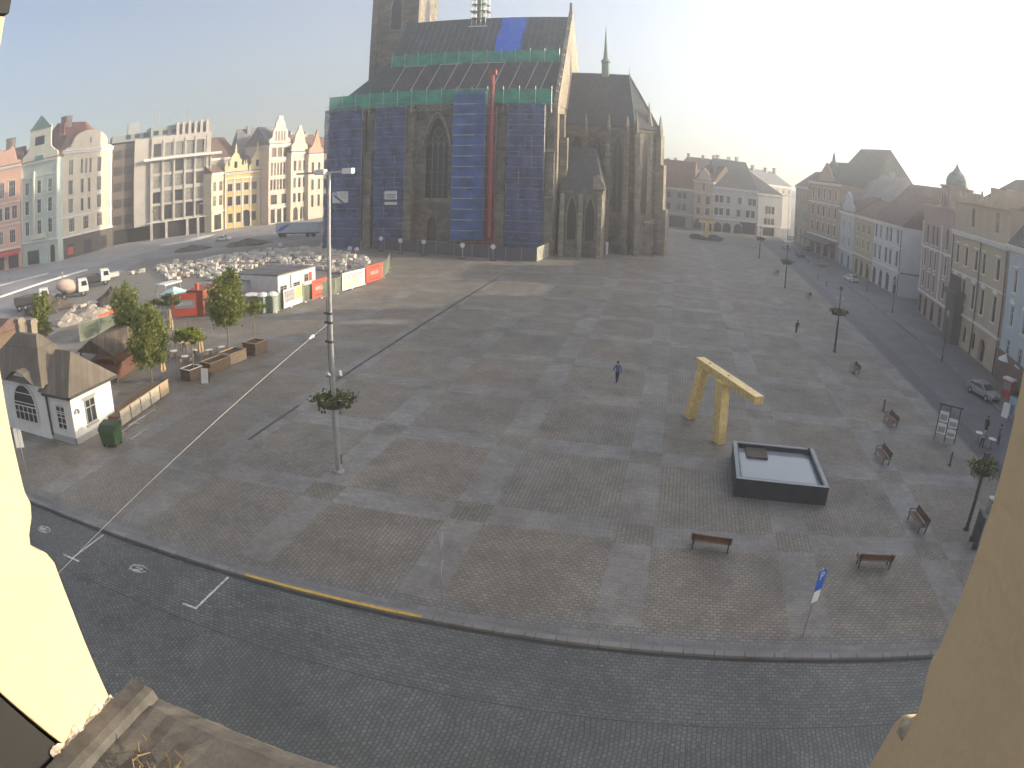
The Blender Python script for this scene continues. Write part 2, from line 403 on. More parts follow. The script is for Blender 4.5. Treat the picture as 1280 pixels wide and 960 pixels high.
# thin dark joint between the two sett fields and a cross joint
b = MB(); b.box(-60, 60, 16.72, 16.78, -.13, -.121); 
b_ = b
for k in range(26):   # opened joints, a ragged dark line across the road
    yy = random.uniform(11.5, 17.5); xx = 2.75+random.choice((0,.28,.56,-.3))+random.uniform(-.05,.05); L_ = random.uniform(.15,.5)
    b.box(xx, xx+.022, yy, yy+L_, -.13, -.1215)
    if k % 2: b.box(xx-.1, xx+.2, yy, yy+.02, -.13, -.1212)
struct(b.build('road_joint', mat('dirt_joint', (.07,.07,.07))))
sheet('road_edge', -70, 40, 20.5, 20.69, -.1245, mat('gutter_dark', (.06,.062,.064), amt=.4, scale=1.5))  # darker strip along the foot of the kerb
# kerb
b = MB()
x = -70
while x < 40:
    b.box(x+.012, x+1.19, 20.70, 21.02, -.3, .012 + random.uniform(-.004,.004)); x += 1.2
struct(b.build('kerb', M['kerbstone'], bevel=.02))
k0, k1 = P(306,719).x, P(528,770).x
b = MB(); x = k0
while x < k1:
    b.box(x+.012, min(x+1.188, k1), 20.70, 20.86, .0, .0185); x += 1.2
struct(b.build('kerb_yellow', M['yellow']))
# a row of border setts behind the kerb, slightly paler
sheet('pavement', -70, 24.6, 21.03, 21.5, .006, M['pave'])
# street on the east side: gutter, asphalt, pavement
sheet('road_gutter', 24.6, 26.6, 21.03, 330, .004, M['gutter'])
sheet('side_street', 26.6, 33.4, 21.03, 330, .008, M['asphalt'])
b = MB(); b.box(33.4, 60, 21.03, 330, -.2, .10)
struct(b.build('pavement', M['pave']))
b = MB(); b.box(33.1, 33.4, 21.03, 330, -.2, .115); struct(b.build('pavement_kerb', M['kerbstone']))
# street on the west side (building site) and north road
W = [P(-160,455), P(0,400), P(60,372), P(130,348), P(300,308), P(470,296), P(470,270), P(250,284), P(140,308), P(0,338), P(-160,372)]
b = MB(); b.add([(p.x,p.y,.004) for p in W], [tuple(range(len(W)))]); struct(b.build('site_road', M['siteasph'], recalc=False))
Wp = [P(-160,395), P(0,368), P(60,350), P(130,330), P(260,296), P(330,284), P(335,276), P(250,284), P(140,306), P(0,336), P(-160,366)]
b = MB(); b.add([(p.x,p.y,.009) for p in Wp], [tuple(range(len(Wp)))]); struct(b.build('west_pavement', M['wpave'], recalc=False))
G = [P(60,420), P(150,385), P(230,385), P(340,388), P(480,345), P(486,322), P(440,308), P(300,312), P(180,325), P(110,365), P(0,400)]
b = MB(); b.add([(p.x,p.y,.013) for p in G], [tuple(range(len(G)))]); struct(b.build('site_gravel_bed', M['gravel'], recalc=False))
# long pale concrete strips along the tram stop being built
M['concrete'] = mat('fresh_concrete', (.62,.61,.58), rough=.85, amt=.15, scale=1)
def strip(name, pts, w, h, m):
    b = MB()
    pts = [P(*p) for p in pts]
    for a, c in zip(pts, pts[1:]): b.beam(Vector((a.x,a.y,h/2)), Vector((c.x,c.y,h/2)), w, h)
    return struct(b.build(name, m))
strip('platform_kerb', [(-40,384),(0,372),(60,352),(108,338)], 1.1, .3, M['concrete'])
strip('pavement_strip', [(-40,368),(0,357),(60,342)], 1.6, .12, M['concrete'])
strip('ground_membrane', [(200,307),(235,302),(262,294)], 3.4, .10, M['concrete'])
# drain channel in the square
b = MB()
for y0,y1 in ((34.3,41.2),(46.2,99)): b.box(-24.78,-24.52,y0,y1,.0,.007)
struct(b.build('ground_drain', M['dsteel']))
# parking bay marks and the two pictograms on the road
b = MB()
z = -.121
def flat(x0,y0,x1,y1,w):
    d = Vector((x1-x0,y1-y0)).normalized(); n_ = Vector((-d.y,d.x))*w/2
    b.add([(x0+n_.x,y0+n_.y,z),(x0-n_.x,y0-n_.y,z),(x1-n_.x,y1-n_.y,z),(x1+n_.x,y1+n_.y,z)], [(0,1,2,3)])
for X0 in (-25.5, -17.0):
    flat(X0,20.4,X0,17.75,.11); flat(X0-.75,17.68,X0+(.6 if X0 < -20 else .055),17.68,.11)
for X0, Y0 in ((-21.5,18.9),(-29.4,18.9)):
    for k in range(9): flat(X0+random.uniform(-.6,.6), Y0+random.uniform(-.3,.3), X0+random.uniform(-.6,.6), Y0+random.uniform(-.3,.3), .07)
    t_ = [(X0+.5*math.cos(a*.7), Y0+.3*math.sin(a*.7)) for a in range(10)]
    for a, c in zip(t_, t_[1:]): flat(*a, *c, .06)
struct(b.build('road_marking', M['line'], recalc=False))
# ================================================================== THE HOUSE THE CAMERA LOOKS OUT OF
M['yplaster'] = mat('yellow_plaster', (.58,.46,.285), rough=.95, amt=.07, scale=3.5, bump=.14)
M['ypaint2'] = mat('plaster_chip', (.50,.44,.35), rough=.9, amt=.4, scale=30, bump=.3)
M['sillstone'] = mat('old_stone_sill', (.105,.098,.088), rough=.95, amt=.4, scale=22, bump=.15)
house = thing('yellow_house', 'yellow plastered house wall round the window opening in the foreground', 'house', (0,0,0))
# jamb profile: outer edge y with a moulded notch
def jamb(xin, xout, yoff, inner):
    pr = [(.500+yoff, .275),(.497+yoff,-.20),(.497+yoff,-.385),(.503+yoff,-.405),(.497+yoff,-.425),(.482+yoff,-.447),(.478+yoff,-.462),(.487+yoff,-.475),(.505+yoff,-.487),(.516+yoff,-.51),(.520+yoff,-.60),(.522+yoff,-.80),(.522+yoff,-1.6)]+inner
    b = MB(); b.prismx([(p[0],CAMH+p[1]) for p in pr], xin, xout); return b
jb = jamb(-1.6,-.80,.0, [(.40,-1.6),(.392,-.85),(.298,-.62),(.285,.275)]); jb.build('wall', M['yplaster'], house, bevel=.004)
jb = jamb(.312,1.6,.0, [(.02,-1.6),(.02,.275)]); jb.build('wall', M['yplaster'], house, bevel=.004)
b = MB(); b.box(-24, -1.6, .1, .5, -.12, CAMH+5); b.box(1.6, 12, .1, .5, -.12, CAMH+5); b.box(-1.6,1.6,.1,.5,CAMH+1.2,CAMH+5); b.box(-1.6,1.6,.1,.48,-.12,CAMH-1.6)
b.build('wall', M['yplaster'], house)
b = MB()   # near-black blocks added for the lens-dark corner and the unlit room edge
b.prismx([(q[0],CAMH+q[1]) for q in ((.02,-1.6),(.39,-1.6),(.386,-.86),(.294,-.625),(.268,.27),(.02,.27))], -1.6,-.802)
b.box(-1.6,-.795,.27,.502,CAMH+.277,CAMH+1.19); b.box(.31,1.6,.02,.502,CAMH+.277,CAMH+1.19)
b.build_sep('dark_corner', M['dark'], house)
b = MB()   # stone sill: slab with a raised left edge and a worn nose
n_ = 40
rowsy = [.10,.22,.33,.42,.50,.56,.595,.605]
for j, yy in enumerate(rowsy):
    for i in range(n_+1):
        xx = -.775+1.08*i/n_
        zz = -.806 + random.uniform(-.0018,.0018) - (0 if j < 6 else .004+.010*(j-5)) + random.uniform(-.001,.001)
        b.v.append((xx, yy+ (random.uniform(-.003,.002) if j>=5 else 0), CAMH+zz))
for j in range(len(rowsy)-1):
    for i in range(n_): a = j*(n_+1)+i; b.f.append([a,a+1,a+n_+2,a+n_+1]); b.m.append(0)
b.box(-.775,.305,.10,.603,CAMH-.98,CAMH-.83)
b.prismy([(-.790,CAMH-.81),(-.735,CAMH-.81),(-.742,CAMH-.792),(-.756,CAMH-.787),(-.790,CAMH-.787)], .1, .588)
sill = b.build('stone_sill', M['sillstone'], house)
b = MB()   # loose flaking plaster along the foot of the jamb
nn_ = 46; rows_ = []
for i in range(nn_+1):
    t = i/nn_; yy = .33+.195*t; w_ = .005+.008*abs(math.sin(i*.5)*math.sin(i*.23))+random.uniform(0,.003); zt = -.783+random.uniform(0,.004)+.006*math.sin(i*.4)
    b.v += [(-.7985,yy,CAMH+zt),(-.794+random.uniform(0,.003),yy,CAMH+zt-.008),(-.80+w_,yy+random.uniform(-.003,.003),CAMH-.7855),(-.80,yy,CAMH-.80)]
for i in range(nn_):
    for k in range(3): q = i*4+k; b.f.append([q,q+1,q+5,q+4]); b.m.append(0)
b.build('flaking_plaster', M['ypaint2'], house)
b = MB()   # dry twigs and leaves lying on the sill
for i in range(46):
    px, py = random.gauss(-.60,.05), random.gauss(.42,.03); a = random.uniform(0,3.1); l = random.uniform(.01,.035)
    b.cyl((px,py,CAMH-.799+random.uniform(0,.012)), (px+l*math.cos(a),py+l*math.sin(a),CAMH-.799+random.uniform(0,.016)), .0022, .001, 5)
tag(b.build('twig_litter', mat('dry_twigs', (.2,.15,.08), rough=.9, amt=.5, scale=30)), 'dry twigs and leaves lying on the stone window sill', 'twigs')['kind'] = 'stuff'
b = MB(); b.add([(.3118,.476,CAMH-.470),(.309,.486,CAMH-.476),(.3118,.500,CAMH-.490),(.308,.492,CAMH-.502),(.3118,.474,CAMH-.500),(.305,.484,CAMH-.486)], [(0,1,5),(1,2,5),(2,3,5),(3,4,5),(4,0,5)])
b.build('plaster_chip', M['ypaint2'], house)
# ================================================================== HOUSES
PR = random.Random(12)
M['glass_mid'] = mat('window_glass_grey', (.05,.053,.056), rough=.15, amt=.5, scale=.4)
M['glass_curt'] = mat('window_curtain', (.14,.135,.125), rough=.3, amt=.5, scale=.9)
_win = {}
def window_mesh(w, h, fm, pm, style):
    k = (round(w,2), round(h,2), fm, pm, style)
    if k in _win: return _win[k]
    f = MB(); t = .07 if w < 1.6 else .1; d0, d1 = -.05, .05
    hz = h - w/2 if style.startswith('arch') else h
    if style.startswith('arch'):
        f.box(-w/2, -w/2+t, d0, d1, 0, hz); f.box(w/2-t, w/2, d0, d1, 0, hz); f.box(-w/2+t, w/2-t, d0, d1, 0, t)
        n = 9; o = [(-math.cos(math.pi*i/n)*w/2, hz+math.sin(math.pi*i/n)*w/2) for i in range(n+1)]
        q = [(x*(1-2*t/w), hz+(z-hz)*(1-2*t/w)) for x, z in o]
        for i in range(n): f.prismy([o[i],o[i+1],q[i+1],q[i]], d0, d1)
        f.box(-w/2+t, w/2-t, d0+.01, d1-.01, hz-.04, hz+.04)
    else:
        f.box(-w/2, -w/2+t, d0, d1, 0, h); f.box(w/2-t, w/2, d0, d1, 0, h); f.box(-w/2+t, w/2-t, d0, d1, 0, t); f.box(-w/2+t, w/2-t, d0, d1, h-t, h)
        f.box(-w/2+t, w/2-t, d0+.01, d1-.01, h*.66-.035, h*.66+.035)
    if 'plain' not in style:
        top = hz if style.startswith('arch') else h-t
        for i in range(1, max(2, round(w/.75))): 
            xx = -w/2+w*i/max(2, round(w/.75)); f.box(xx-.035, xx+.035, d0+.012, d1-.012, t, top)
    if 'grid' in style:
        for i in range(1,4): f.box(-w/2+t, w/2-t, d0+.02, d1-.02, h*i/4-.03, h*i/4+.03)
    fme = f.fix(f.mesh('window', M[fm]))
    p = MB()
    if style.startswith('arch'):
        n = 9; poly = [(-w/2+.02,.02),(w/2-.02,.02)]+[(math.cos(math.pi*i/n)*(w/2-.02), hz+math.sin(math.pi*i/n)*(w/2-.02)) for i in range(n+1)]
        p.prismy(poly, -.008, .008)
    else: p.box(-w/2+.02, w/2-.02, -.008, .008, .02, h-.02)
    pme = p.fix(p.mesh('pane', M[pm]))
    _win[k] = (fme, pme); return _win[k]
class House:
    """a house standing between two surveyed base points; local x along the front, y into the house"""
    def __init__(s, name, label, cat, A, B, h, depth=12, wall=None, group=None, trim=None):
        s.A, s.B = A, B; d = B-A; s.L = Vector((d.x,d.y)).length; s.h = h; s.depth = depth
        s.rz = math.atan2(d.y, d.x)
        s.root = thing(name, label, cat, (A.x, A.y, 0), s.rz, group); s.wallm = wall; s.trimm = trim or M['white']
        s.op = []; s.tr = MB(); s.grp = group
    def rows(s, z0, z1, us, w, fm='frame_w', pm='glass', style='', hood=0, name='window', rec=.22, skip=()):
        if s.grp == GW and w < 2.3: w *= 1.2
        for i, u in enumerate(us):
            if i in skip: continue
            pq = pm if pm != 'glass' or 'shop' in name else PR.choice(('glass','glass','glass','glass_mid','glass_curt'))
            s.op.append((u*s.L-w/2, u*s.L+w/2, z0*s.h, z1*s.h, fm, pq, style, name, rec))
            if hood is not None:
                x0, x1, a, c = u*s.L-w/2, u*s.L+w/2, z0*s.h, z1*s.h
                s.tr.box(x0-.15, x1+.15, -.16, .02, a-.16, a-.003)
                if hood >= 1: s.tr.box(x0-.2, x1+.2, -.22, .02, c+.25, c+.42); s.tr.box(x0-.14, x0-.003, -.06, .02, a, c); s.tr.box(x1+.003, x1+.14, -.06, .02, a, c)
                if hood >= 2: s.tr.prismy([(x0-.25,c+.425),(x1+.25,c+.425),((x0+x1)/2,c+.95)], -.2, .02)
        return s
    def band(s, zf, hh=.3, pr=.25, u0=0, u1=1):
        s.tr.box(u0*s.L-.02, u1*s.L+.02, -pr, .01, zf*s.h-hh/2, zf*s.h+hh/2); return s
    def pil(s, us, w=.5, z0=0, z1=1, pr=.14):
        for u in us: s.tr.box(u*s.L-w/2, u*s.L+w/2, -pr, .01, z0*s.h, z1*s.h)
        return s
    def finish(s, cornice=True):
        L, h = s.L, s.h
        xs = sorted(set([0, L]+[round(v,4) for o in s.op for v in o[:2]])); zs = sorted(set([0, h]+[round(v,4) for o in s.op for v in o[2:4]]))
        b = MB()
        def inside(x, z): 
            return any(o[0] < x < o[1] and o[2] < z < o[3] for o in s.op)
        for i in range(len(xs)-1):
            for j in range(len(zs)-1):
                if not inside((xs[i]+xs[i+1])/2, (zs[j]+zs[j+1])/2):
                    b.add([(xs[i],0,zs[j]),(xs[i+1],0,zs[j]),(xs[i+1],0,zs[j+1]),(xs[i],0,zs[j+1])], [(0,1,2,3)])
        for x0, x1, z0, z1, fm, pm, st, nm, rec in s.op:
            if st.startswith('arch'):
                w = x1-x0; hz = z1-w/2; n = 9; xm = (x0+x1)/2
                arc = [(xm-math.cos(math.pi*i/n)*w/2, hz+math.sin(math.pi*i/n)*w/2) for i in range(n+1)]
                for i in range(n):
                    (ax,az),(cx,cz) = arc[i], arc[i+1]
                    b.add([(ax,0,az),(cx,0,cz),(cx,0,z1),(ax,0,z1)], [(0,1,2,3)]); b.add([(ax,0,az),(cx,0,cz),(cx,rec,cz),(ax,rec,az)], [(0,1,2,3)])
                b.add([(x0,0,z0),(x0,0,hz),(x0,rec,hz),(x0,rec,z0)], [(0,1,2,3)]); b.add([(x1,0,z0),(x1,rec,z0),(x1,rec,hz),(x1,0,hz)], [(0,1,2,3)])
                b.add([(x0,0,z0),(x1,0,z0),(x1,rec,z0),(x0,rec,z0)], [(0,1,2,3)])
            else:
                b.add([(x0,0,z0),(x1,0,z0),(x1,0,z1),(x0,0,z1),(x0,rec,z0),(x1,rec,z0),(x1,rec,z1),(x0,rec,z1)], [(0,1,5,4),(1,2,6,5),(2,3,7,6),(3,0,4,7)])
        d = s.depth
        b.add([(0,0,0),(0,d,0),(L,d,0),(L,0,0),(0,0,h),(0,d,h),(L,d,h),(L,0,h)], [(0,1,5,4),(1,2,6,5),(2,3,7,6),(4,5,6,7)])
        s.wall = b.build('wall', s.wallm, s.root, recalc=False)
        for x0, x1, z0, z1, fm, pm, st, nm, rec in s.op:
            fme, pme = window_mesh(x1-x0, z1-z0, fm, pm, st)
            f = link(nm, fme, s.root); f.location = ((x0+x1)/2, rec-.01, z0)
            p_ = link('pane', pme, f)
        if cornice:
            s.tr.box(-.15, L+.15, -.5, .02, h-.42, h-.16); s.tr.box(-.1, L+.1, -.28, .02, h-.8, h-.42)
        if s.tr.v: (s.tr.build_sep('cornice', s.trimm, s.root) if len(s.tr.islands()) <= 14 else s.tr.build('facade_trim', s.trimm, s.root))
        return s
    def roof(s, rh, m, hip0=0, hip1=0, over=.4, front=0, depth=None, z=None, flat=0):
        L, d, h = s.L, depth or s.depth, s.h if z is None else z
        y0, y1, yr = front-over, front+d, front+d*.5; b = MB()
        v = [(-over*.3,y0,h-.15),(L+over*.3,y0,h-.15),(L+over*.3,y1,h-.15),(-over*.3,y1,h-.15),
             (hip0,yr-flat,h+rh),(L-hip1,yr-flat,h+rh),(L-hip1,yr+flat+.01,h+rh),(hip0,yr+flat+.01,h+rh)]
        b.add(v, [(0,1,5,4),(1,2,6,5),(2,3,7,6),(3,0,4,7),(4,5,6,7),(0,3,2,1)])
        s.roofo = b.build('roof', m, s.root); return s
    def chimney(s, u, y, z0, z1, w=.9, m=None):
        b = MB(); x = u*s.L; b.box(x-w/2, x+w/2, y-w/2, y+w/2, z0, z1-.3); b.box(x-w/2-.12, x+w/2+.12, y-w/2-.12, y+w/2+.12, z1-.3, z1)
        b.build('chimney', m or s.wallm, s.roofo if hasattr(s,'roofo') else s.root); return s
    def gable(s, poly, y0=0, y1=.55, m=None, name='gable'):
        b = MB(); b.prismy([(p[0]*s.L, s.h+p[1]) for p in poly], y0, y1)
        return b.build(name, m or s.wallm, s.root)
    def dorm(s, us, z, y, w=1.4, hh=1.6, m=None):
        for u in us:
            x = u*s.L; b = MB(); b.box(x-w/2, x+w/2, y, y+3, s.h+z, s.h+z+hh); b.prismy([(x-w/2-.2,s.h+z+hh+.003),(x+w/2+.2,s.h+z+hh+.003),(x,s.h+z+hh+.7)], y-.2, y+3.2)
            o = b.build('dormer', m or s.wallm, s.roofo)
            fme, pme = window_mesh(w-.4, hh-.4, 'frame_w', 'glass', ''); f = link('window', fme, o); f.location = (x, y-.06, s.h+z+.2); link('pane', pme, f)
        return s
def lin(n, a=0., b=1.): return [a+(b-a)*(i+.5)/n for i in range(n)]
def plaster(name, c, amt=.14): 
    m = mat(name, c, rough=.9, amt=amt, scale=.35, bump=.06); return m
def hh(A, top): return HT(A, top)
# ---------------------------------------------------------------- west row (sunlit)
GW = 'town houses on the west side'
pA, pB = P(-45,349), P(28,334)
h1 = House('pink_house', 'salmon pink house at the left frame edge with red shop awning', 'house', pA, pB, HT((28,334),(28,203)), 12, plaster('salmon_plaster', (.58,.36,.27)), GW)
h1.rows(.69,.84,[.2,.45,.68,.86],1.9,hood=1).rows(.475,.60,[.2,.45,.66,.78,.9],1.5,hood=1).rows(.25,.375,[.2,.45,.66,.86],1.7,hood=1)
h1.rows(.005,.13,[.25,.62,.86],3.6,'frame_b',style='plain',hood=None,name='shop_window',rec=.6).band(.2,.5,.5).band(.43,.25,.2).band(.64,.25,.2).finish()
h1.roof(5, M['tile_brown'])
h1.gable([(.5,-.1),(.99,-.1),(.99,.9),(.93,1.1),(.88,4.6),(.84,5.2),(.80,4.4),(.72,4.2),(.64,5.2),(.55,4.6)])
h1.chimney(.75,5.5,h1.h+3,h1.h+8,2.6,M['stonelight'])
b = MB(); 
for i in range(12):
    u = .45+.5*i/12; b.box(u*h1.L, (u+.5/12)*h1.L-.02, -1.9, -.03, h1.h*.145, h1.h*.15)
b.prismx([(-2,h1.h*.135),(-2.03,h1.h*.135),(-.1,h1.h*.185),(-.06,h1.h*.185)], .42*h1.L, .98*h1.L)
b.build_sep('awning', M['red'], h1.root)
pA, pB = P(29,333.5), P(73.5,327)
h2 = House('green_gabled_house', 'narrow pale green house with stepped white gable between pink and cream houses', 'house', pA, pB, HT((29,333.5),(29,205)), 12, plaster('pale_green_plaster', (.47,.53,.46)), GW)
h2.rows(.68,.80,[.16,.5,.8],1.2,hood=1).rows(.49,.62,[.16,.5,.8],1.2,hood=1).rows(.29,.42,[.16,.5,.8],1.2,hood=1)
h2.rows(.005,.14,[.3],4.6,'frame_b',style='plain',hood=None,name='shop_window',rec=.5).rows(.005,.17,[.84],1.5,'frame_b',style='arch plain',hood=None,name='door',rec=.4)
h2.band(.225,.5,.6).band(.85,.3,.2).pil([.02,.98],.5,.22,1).finish()
h2.roof(6, M['tile_brown'])
wl = plaster('cream_white_plaster', (.64,.62,.50))
g = h2.gable([(.0,0),(1,0),(.98,1.6),(.88,2.4),(.80,3.4),(.78,8.2),(.80,9.2),(.75,9.2),(.5,12.0),(.25,9.2),(.2,9.2),(.22,8.2),(.2,3.4),(.12,2.4),(.02,1.6)], -.02, .6, wl)
b = MB(); b.box(.36*h2.L,.62*h2.L,-.07,.02,h2.h+4.2,h2.h+6.6); b.build_sep('pane', M['glass'], g)
b = MB(); b.prismy([(.22*h2.L,h2.h+8.9),(.78*h2.L,h2.h+8.9),(.5*h2.L,h2.h+12.4)], -.15, -.021); b.box(.2*h2.L,.8*h2.L,-.22,-.021,h2.h+8.6,h2.h+8.9); b.prismy([(.36*h2.L,h2.h-.1),(.64*h2.L,h2.h-.1),(.6*h2.L,h2.h+1.3),(.4*h2.L,h2.h+1.3)], -.4,-.021); b.build_sep('moulding', M['copper'], g)
b = MB(); b.box(.3*h2.L,.7*h2.L,-1.1,-.02,h2.h*.245,h2.h*.26); b.box(.3*h2.L,.7*h2.L,-1.1,-1.0,h2.h*.26,h2.h*.29); b.prismx([(-.9,h2.h*.27),(-.03,h2.h*.27),(-.03,h2.h*.9),(-.9,h2.h*.9)], .36*h2.L,.39*h2.L); b.build_sep('oriel', wl, h2.root)
pA, pB = P(74.5,326), P(140.5,308)
h3 = House('cream_house', 'tall cream house with round gable and steep red hipped roof', 'house', pA, pB, HT((74.5,326),(74.5,190)), 14, plaster('cream_plaster', (.55,.49,.39)), GW)
h3.rows(.77,.91,[.22,.75],1.5,'frame_g',hood=1).rows(.77,.91,[.42,.5,.58],.8,'frame_g',hood=0).rows(.585,.72,[.22,.75],1.6,'frame_g',hood=1).rows(.585,.72,[.43,.56],1.1,'frame_g',hood=1)
h3.rows(.415,.545,[.22,.75],1.6,'frame_g',hood=1).rows(.415,.53,[.43,.56],1.1,'frame_g',hood=1).rows(.235,.36,[.24,.5,.76],1.9,'frame_w',hood=0)
h3.band(.38,.35,.3).band(.2,.5,.35).pil([.03,.97],.7,.2,1).finish()
dk = plaster('dark_shop_plinth', (.10,.085,.07))
b = MB(); b.box(-.02,h3.L+.02,-.12,-.002,0,h3.h*.19); pl = b.build('shopfront', dk, h3.root)
b = MB()
for u,w in ((.2,3),(.52,3.4),(.82,3)): b.box(u*h3.L-w/2,u*h3.L+w/2,-.17,-.121,.3,h3.h*.13)
b.build_sep('pane', M['glass'], pl)
b = MB(); b.box(.14*h3.L,.24*h3.L,-.4,-.18,h3.h*.03,h3.h*.1); b.build('red_sign', M['red'], pl)
h3.roof(9.0, M['tile_red'], hip0=5.5, hip1=6.5, flat=.5)
n = 14
g = h3.gable([(.12,0),(1,0),(.98,.8),(.9,1.0)]+[(.57+.33*math.cos(a), 1.0+4.6*math.sin(a)**.8) for a in [math.pi*i/n for i in range(1,n)]]+[(.2,1.0),(.12,.8)], -.02, .6)
b = MB(); b.lathe([(.01,-.02),(.55,-.02),(.55,.05),(.01,.05)], (0,0,0), 14)
for i,v in enumerate(b.v): b.v[i] = (.57*h3.L+v[0]*.75, -.06+v[2], h3.h+2.6+v[1]*1.7)
b.build_sep('pane', M['glass'], g)
b = MB(); b.box(-.2,h3.L+.2,-.35,-.022,h3.h+.0,h3.h+.3); b.build('moulding', M['white'], g)
h3.chimney(.36,6.6,h3.h+6,h3.h+10.8,2.6,M['stonelight']).chimney(.22,4,h3.h+3.5,h3.h+8.6,.9,mat('brick_chimney',(.30,.12,.07),amt=.3,scale=3))
# modern concrete block
pA, pB = P(189,300), P(263,289.5)
concr = plaster('concrete_panels', (.46,.43,.39))
h4h = HT((189,300),(189,172))
h4 = House('concrete_office_block', 'modern concrete office block with rows of square windows on columns', 'office block', pA, pB, h4h, 16, concr, GW, concr)
hz4 = h4h
rws = [(.80,.93),(.64,.755),(.495,.61),(.345,.455),(.18,.32)]
for ri,(a,c) in enumerate(rws):
    for ci,u in enumerate([.10,.29,.47,.65,.82]):
        blind = (ri,ci) in {(0,1),(0,2),(0,3),(1,0),(1,1),(1,3),(2,0),(2,1),(2,2),(3,1),(3,3),(1,4),(3,4)}
        h4.rows(a,c,[u],2.5,'frame_b','glass_pale' if blind else 'glass',style='plain' if not blind else '',hood=None,rec=.35)
h4.pil([0.0,.195,.385,.565,.735,.93,1.0],.45,.16,.79,.3).pil([.195,.385,.565,.735,.93],.3,.8,.97,.2)
h4.finish(cornice=False)
h4.wall.location.z = 0
b = MB(); b.box(-2.5,h4.L+3.2,-1.6,-.31,h4h*.765,h4h*.79); b.box(-1.5,h4.L+2.5,-1.1,-.31,h4h*.158,h4h*.165); b.build_sep('canopy', M['white'], h4.root)
b = MB(); b.box(-.02,h4.L+.02,-.02,-.002,0,h4h*.155); b.build('arcade_shade', M['dark'], h4.root)  # flat near-black sheet painting the shade behind the columns
for u in (.0,.25,.6,.78,.98):
    b = MB(); b.box(u*h4.L-.4,u*h4.L+.4,-1.2,-.4,0,h4h*.158); b.build('column', concr, h4.root)
b = MB(); b.box(-5.4,-.0,.6,16,h4h*.14,h4h*1.0) 
b.build('side_wing', concr, h4.root)
b = MB(); b.box(-12,0,3.15,3.19,0,h4h*.137); b.build('arcade_shade', M['dark'], h4.root)  # shade under the side wing, painted as a dark sheet
wing = MB(); wing.box(-13,-5.41,2.4,16,h4h*.14,h4h*.98); wing.build('side_wing', plaster('brown_glass_wing', (.16,.13,.11)), h4.root)
for r in range(5):
    for c in range(2):
        fme, pme = window_mesh(2.8, 2.7, 'frame_b', 'glass_mid', ''); f = link('window', fme, h4.root); f.location = (-10.6+c*3.4, 2.34, h4h*(.19+.16*r)); link('pane', pme, f)
b = MB(); b.box(.0,h4.L+1,3,15,h4h,h4h+3.4); b.box(-12.5,.0-.01,5,15,h4h,h4h+2.2); rf = b.build('roof', plaster('grey_green_attic', (.27,.31,.30)), h4.root)
b = MB()
for i in range(6): b.box(h4.L*(.42+.1*i),h4.L*(.42+.1*i)+.9,1.2,3.0,h4h,h4h+3.9)
b.build_sep('attic_fin', concr, h4.root)
b = MB()
for i in range(9): b.box(-8+3*i,-8+3*i+1.6,2.9 if i>2 else 4.9,2.99 if i>2 else 4.99,h4h+.7,h4h+2.1)
b.build_sep('pane', M['glass'], rf)
b = MB()
for x,z in ((2.2,9),(3.1,9),(12.5,8.4)): b.cyl((x,8,h4h+3.4),(x,8,h4h+z),.12,.1,6)
b.box(-7,-3.5,8,11,h4h+2.2,h4h+5.8); b.build_sep('antenna', M['steel'], rf)
# small cream house and the corner bay of the block
pA, pB = P(264.5,290), P(280,286.5)
h5 = House('small_cream_house', 'small sunlit cream house squeezed between concrete block and yellow palace', 'house', pA, pB, HT((264.5,290),(264.5,216)), 10, plaster('warm_cream_plaster', (.60,.52,.38)), GW)
h5.rows(.67,.84,[.25,.75],1.5,hood=0).rows(.42,.6,[.25,.75],1.5,hood=0).rows(.02,.28,[.5],4,'frame_b',style='plain',hood=None,name='shop_window').band(.33,.3,.3).finish().roof(4, M['tile_brown'])
pA, pB = P(281,286.5), P(334.5,280)
yel = plaster('bright_yellow_plaster', (.72,.52,.20))
h6 = House('yellow_palace', 'yellow palace front with two ornate baroque gables in full sun', 'palace', pA, pB, HT((281,286.5),(281,216)), 12, yel, GW)
h6.rows(.66,.79,lin(5,.03,.97),1.3,'frame_b',hood=1).rows(.40,.56,lin(5,.03,.97),1.3,'frame_b',hood=1).rows(.1,.26,[.13,.32,.68,.87],1.2,'frame_b',hood=0).rows(.005,.3,[.5],3,'frame_b',style='arch plain',hood=None,name='door',rec=.5)
h6.pil([.02,.22,.41,.6,.79,.98],.5,.0,.9).band(.88,.4,.35).finish()
h6.roof(5, M['roof_grey'])
wy = plaster('pale_yellow_stucco', (.74,.62,.38))
for u in (.25,.75):
    a = .19
    g = h6.gable([(u-a,0),(u+a,0),(u+a*.95,1.6),(u+a*.7,2.2),(u+a*.75,3.6),(u+a*.5,4.2),(u+a*.45,5.0),(u+a*.12,6.0),(u+a*.07,8.2),(u,9),(u-a*.07,8.2),(u-a*.12,6.0),(u-a*.45,5.0),(u-a*.5,4.2),(u-a*.75,3.6),(u-a*.7,2.2),(u-a*.95,1.6)], -.02, .5, wy)
    b = MB(); b.box(u*h6.L-.5,u*h6.L+.5,-.06,.0,h6.h+1.2,h6.h+3.2); b.build_sep('pane', M['glass'], g)
b = MB()
for u in (.02,.25-.2,.25+.2,.5,.75+.2): b.box(u*h6.L-.35,u*h6.L+.35,-.1,.4,h6.h,h6.h+2.2); b.cyl((u*h6.L,.15,h6.h+2.2),(u*h6.L,.15,h6.h+3.6),.3,.05,6)
b.build_sep('pinnacle', wy, h6.root)
pA, pB = P(335.5,281), P(362,277)
h7 = House('tall_pink_house', 'tall pale pink house with stepped gable beside the yellow palace', 'house', pA, pB, HT((335.5,281),(335.5,180)), 12, plaster('pale_pink_plaster', (.60,.49,.42)), GW)
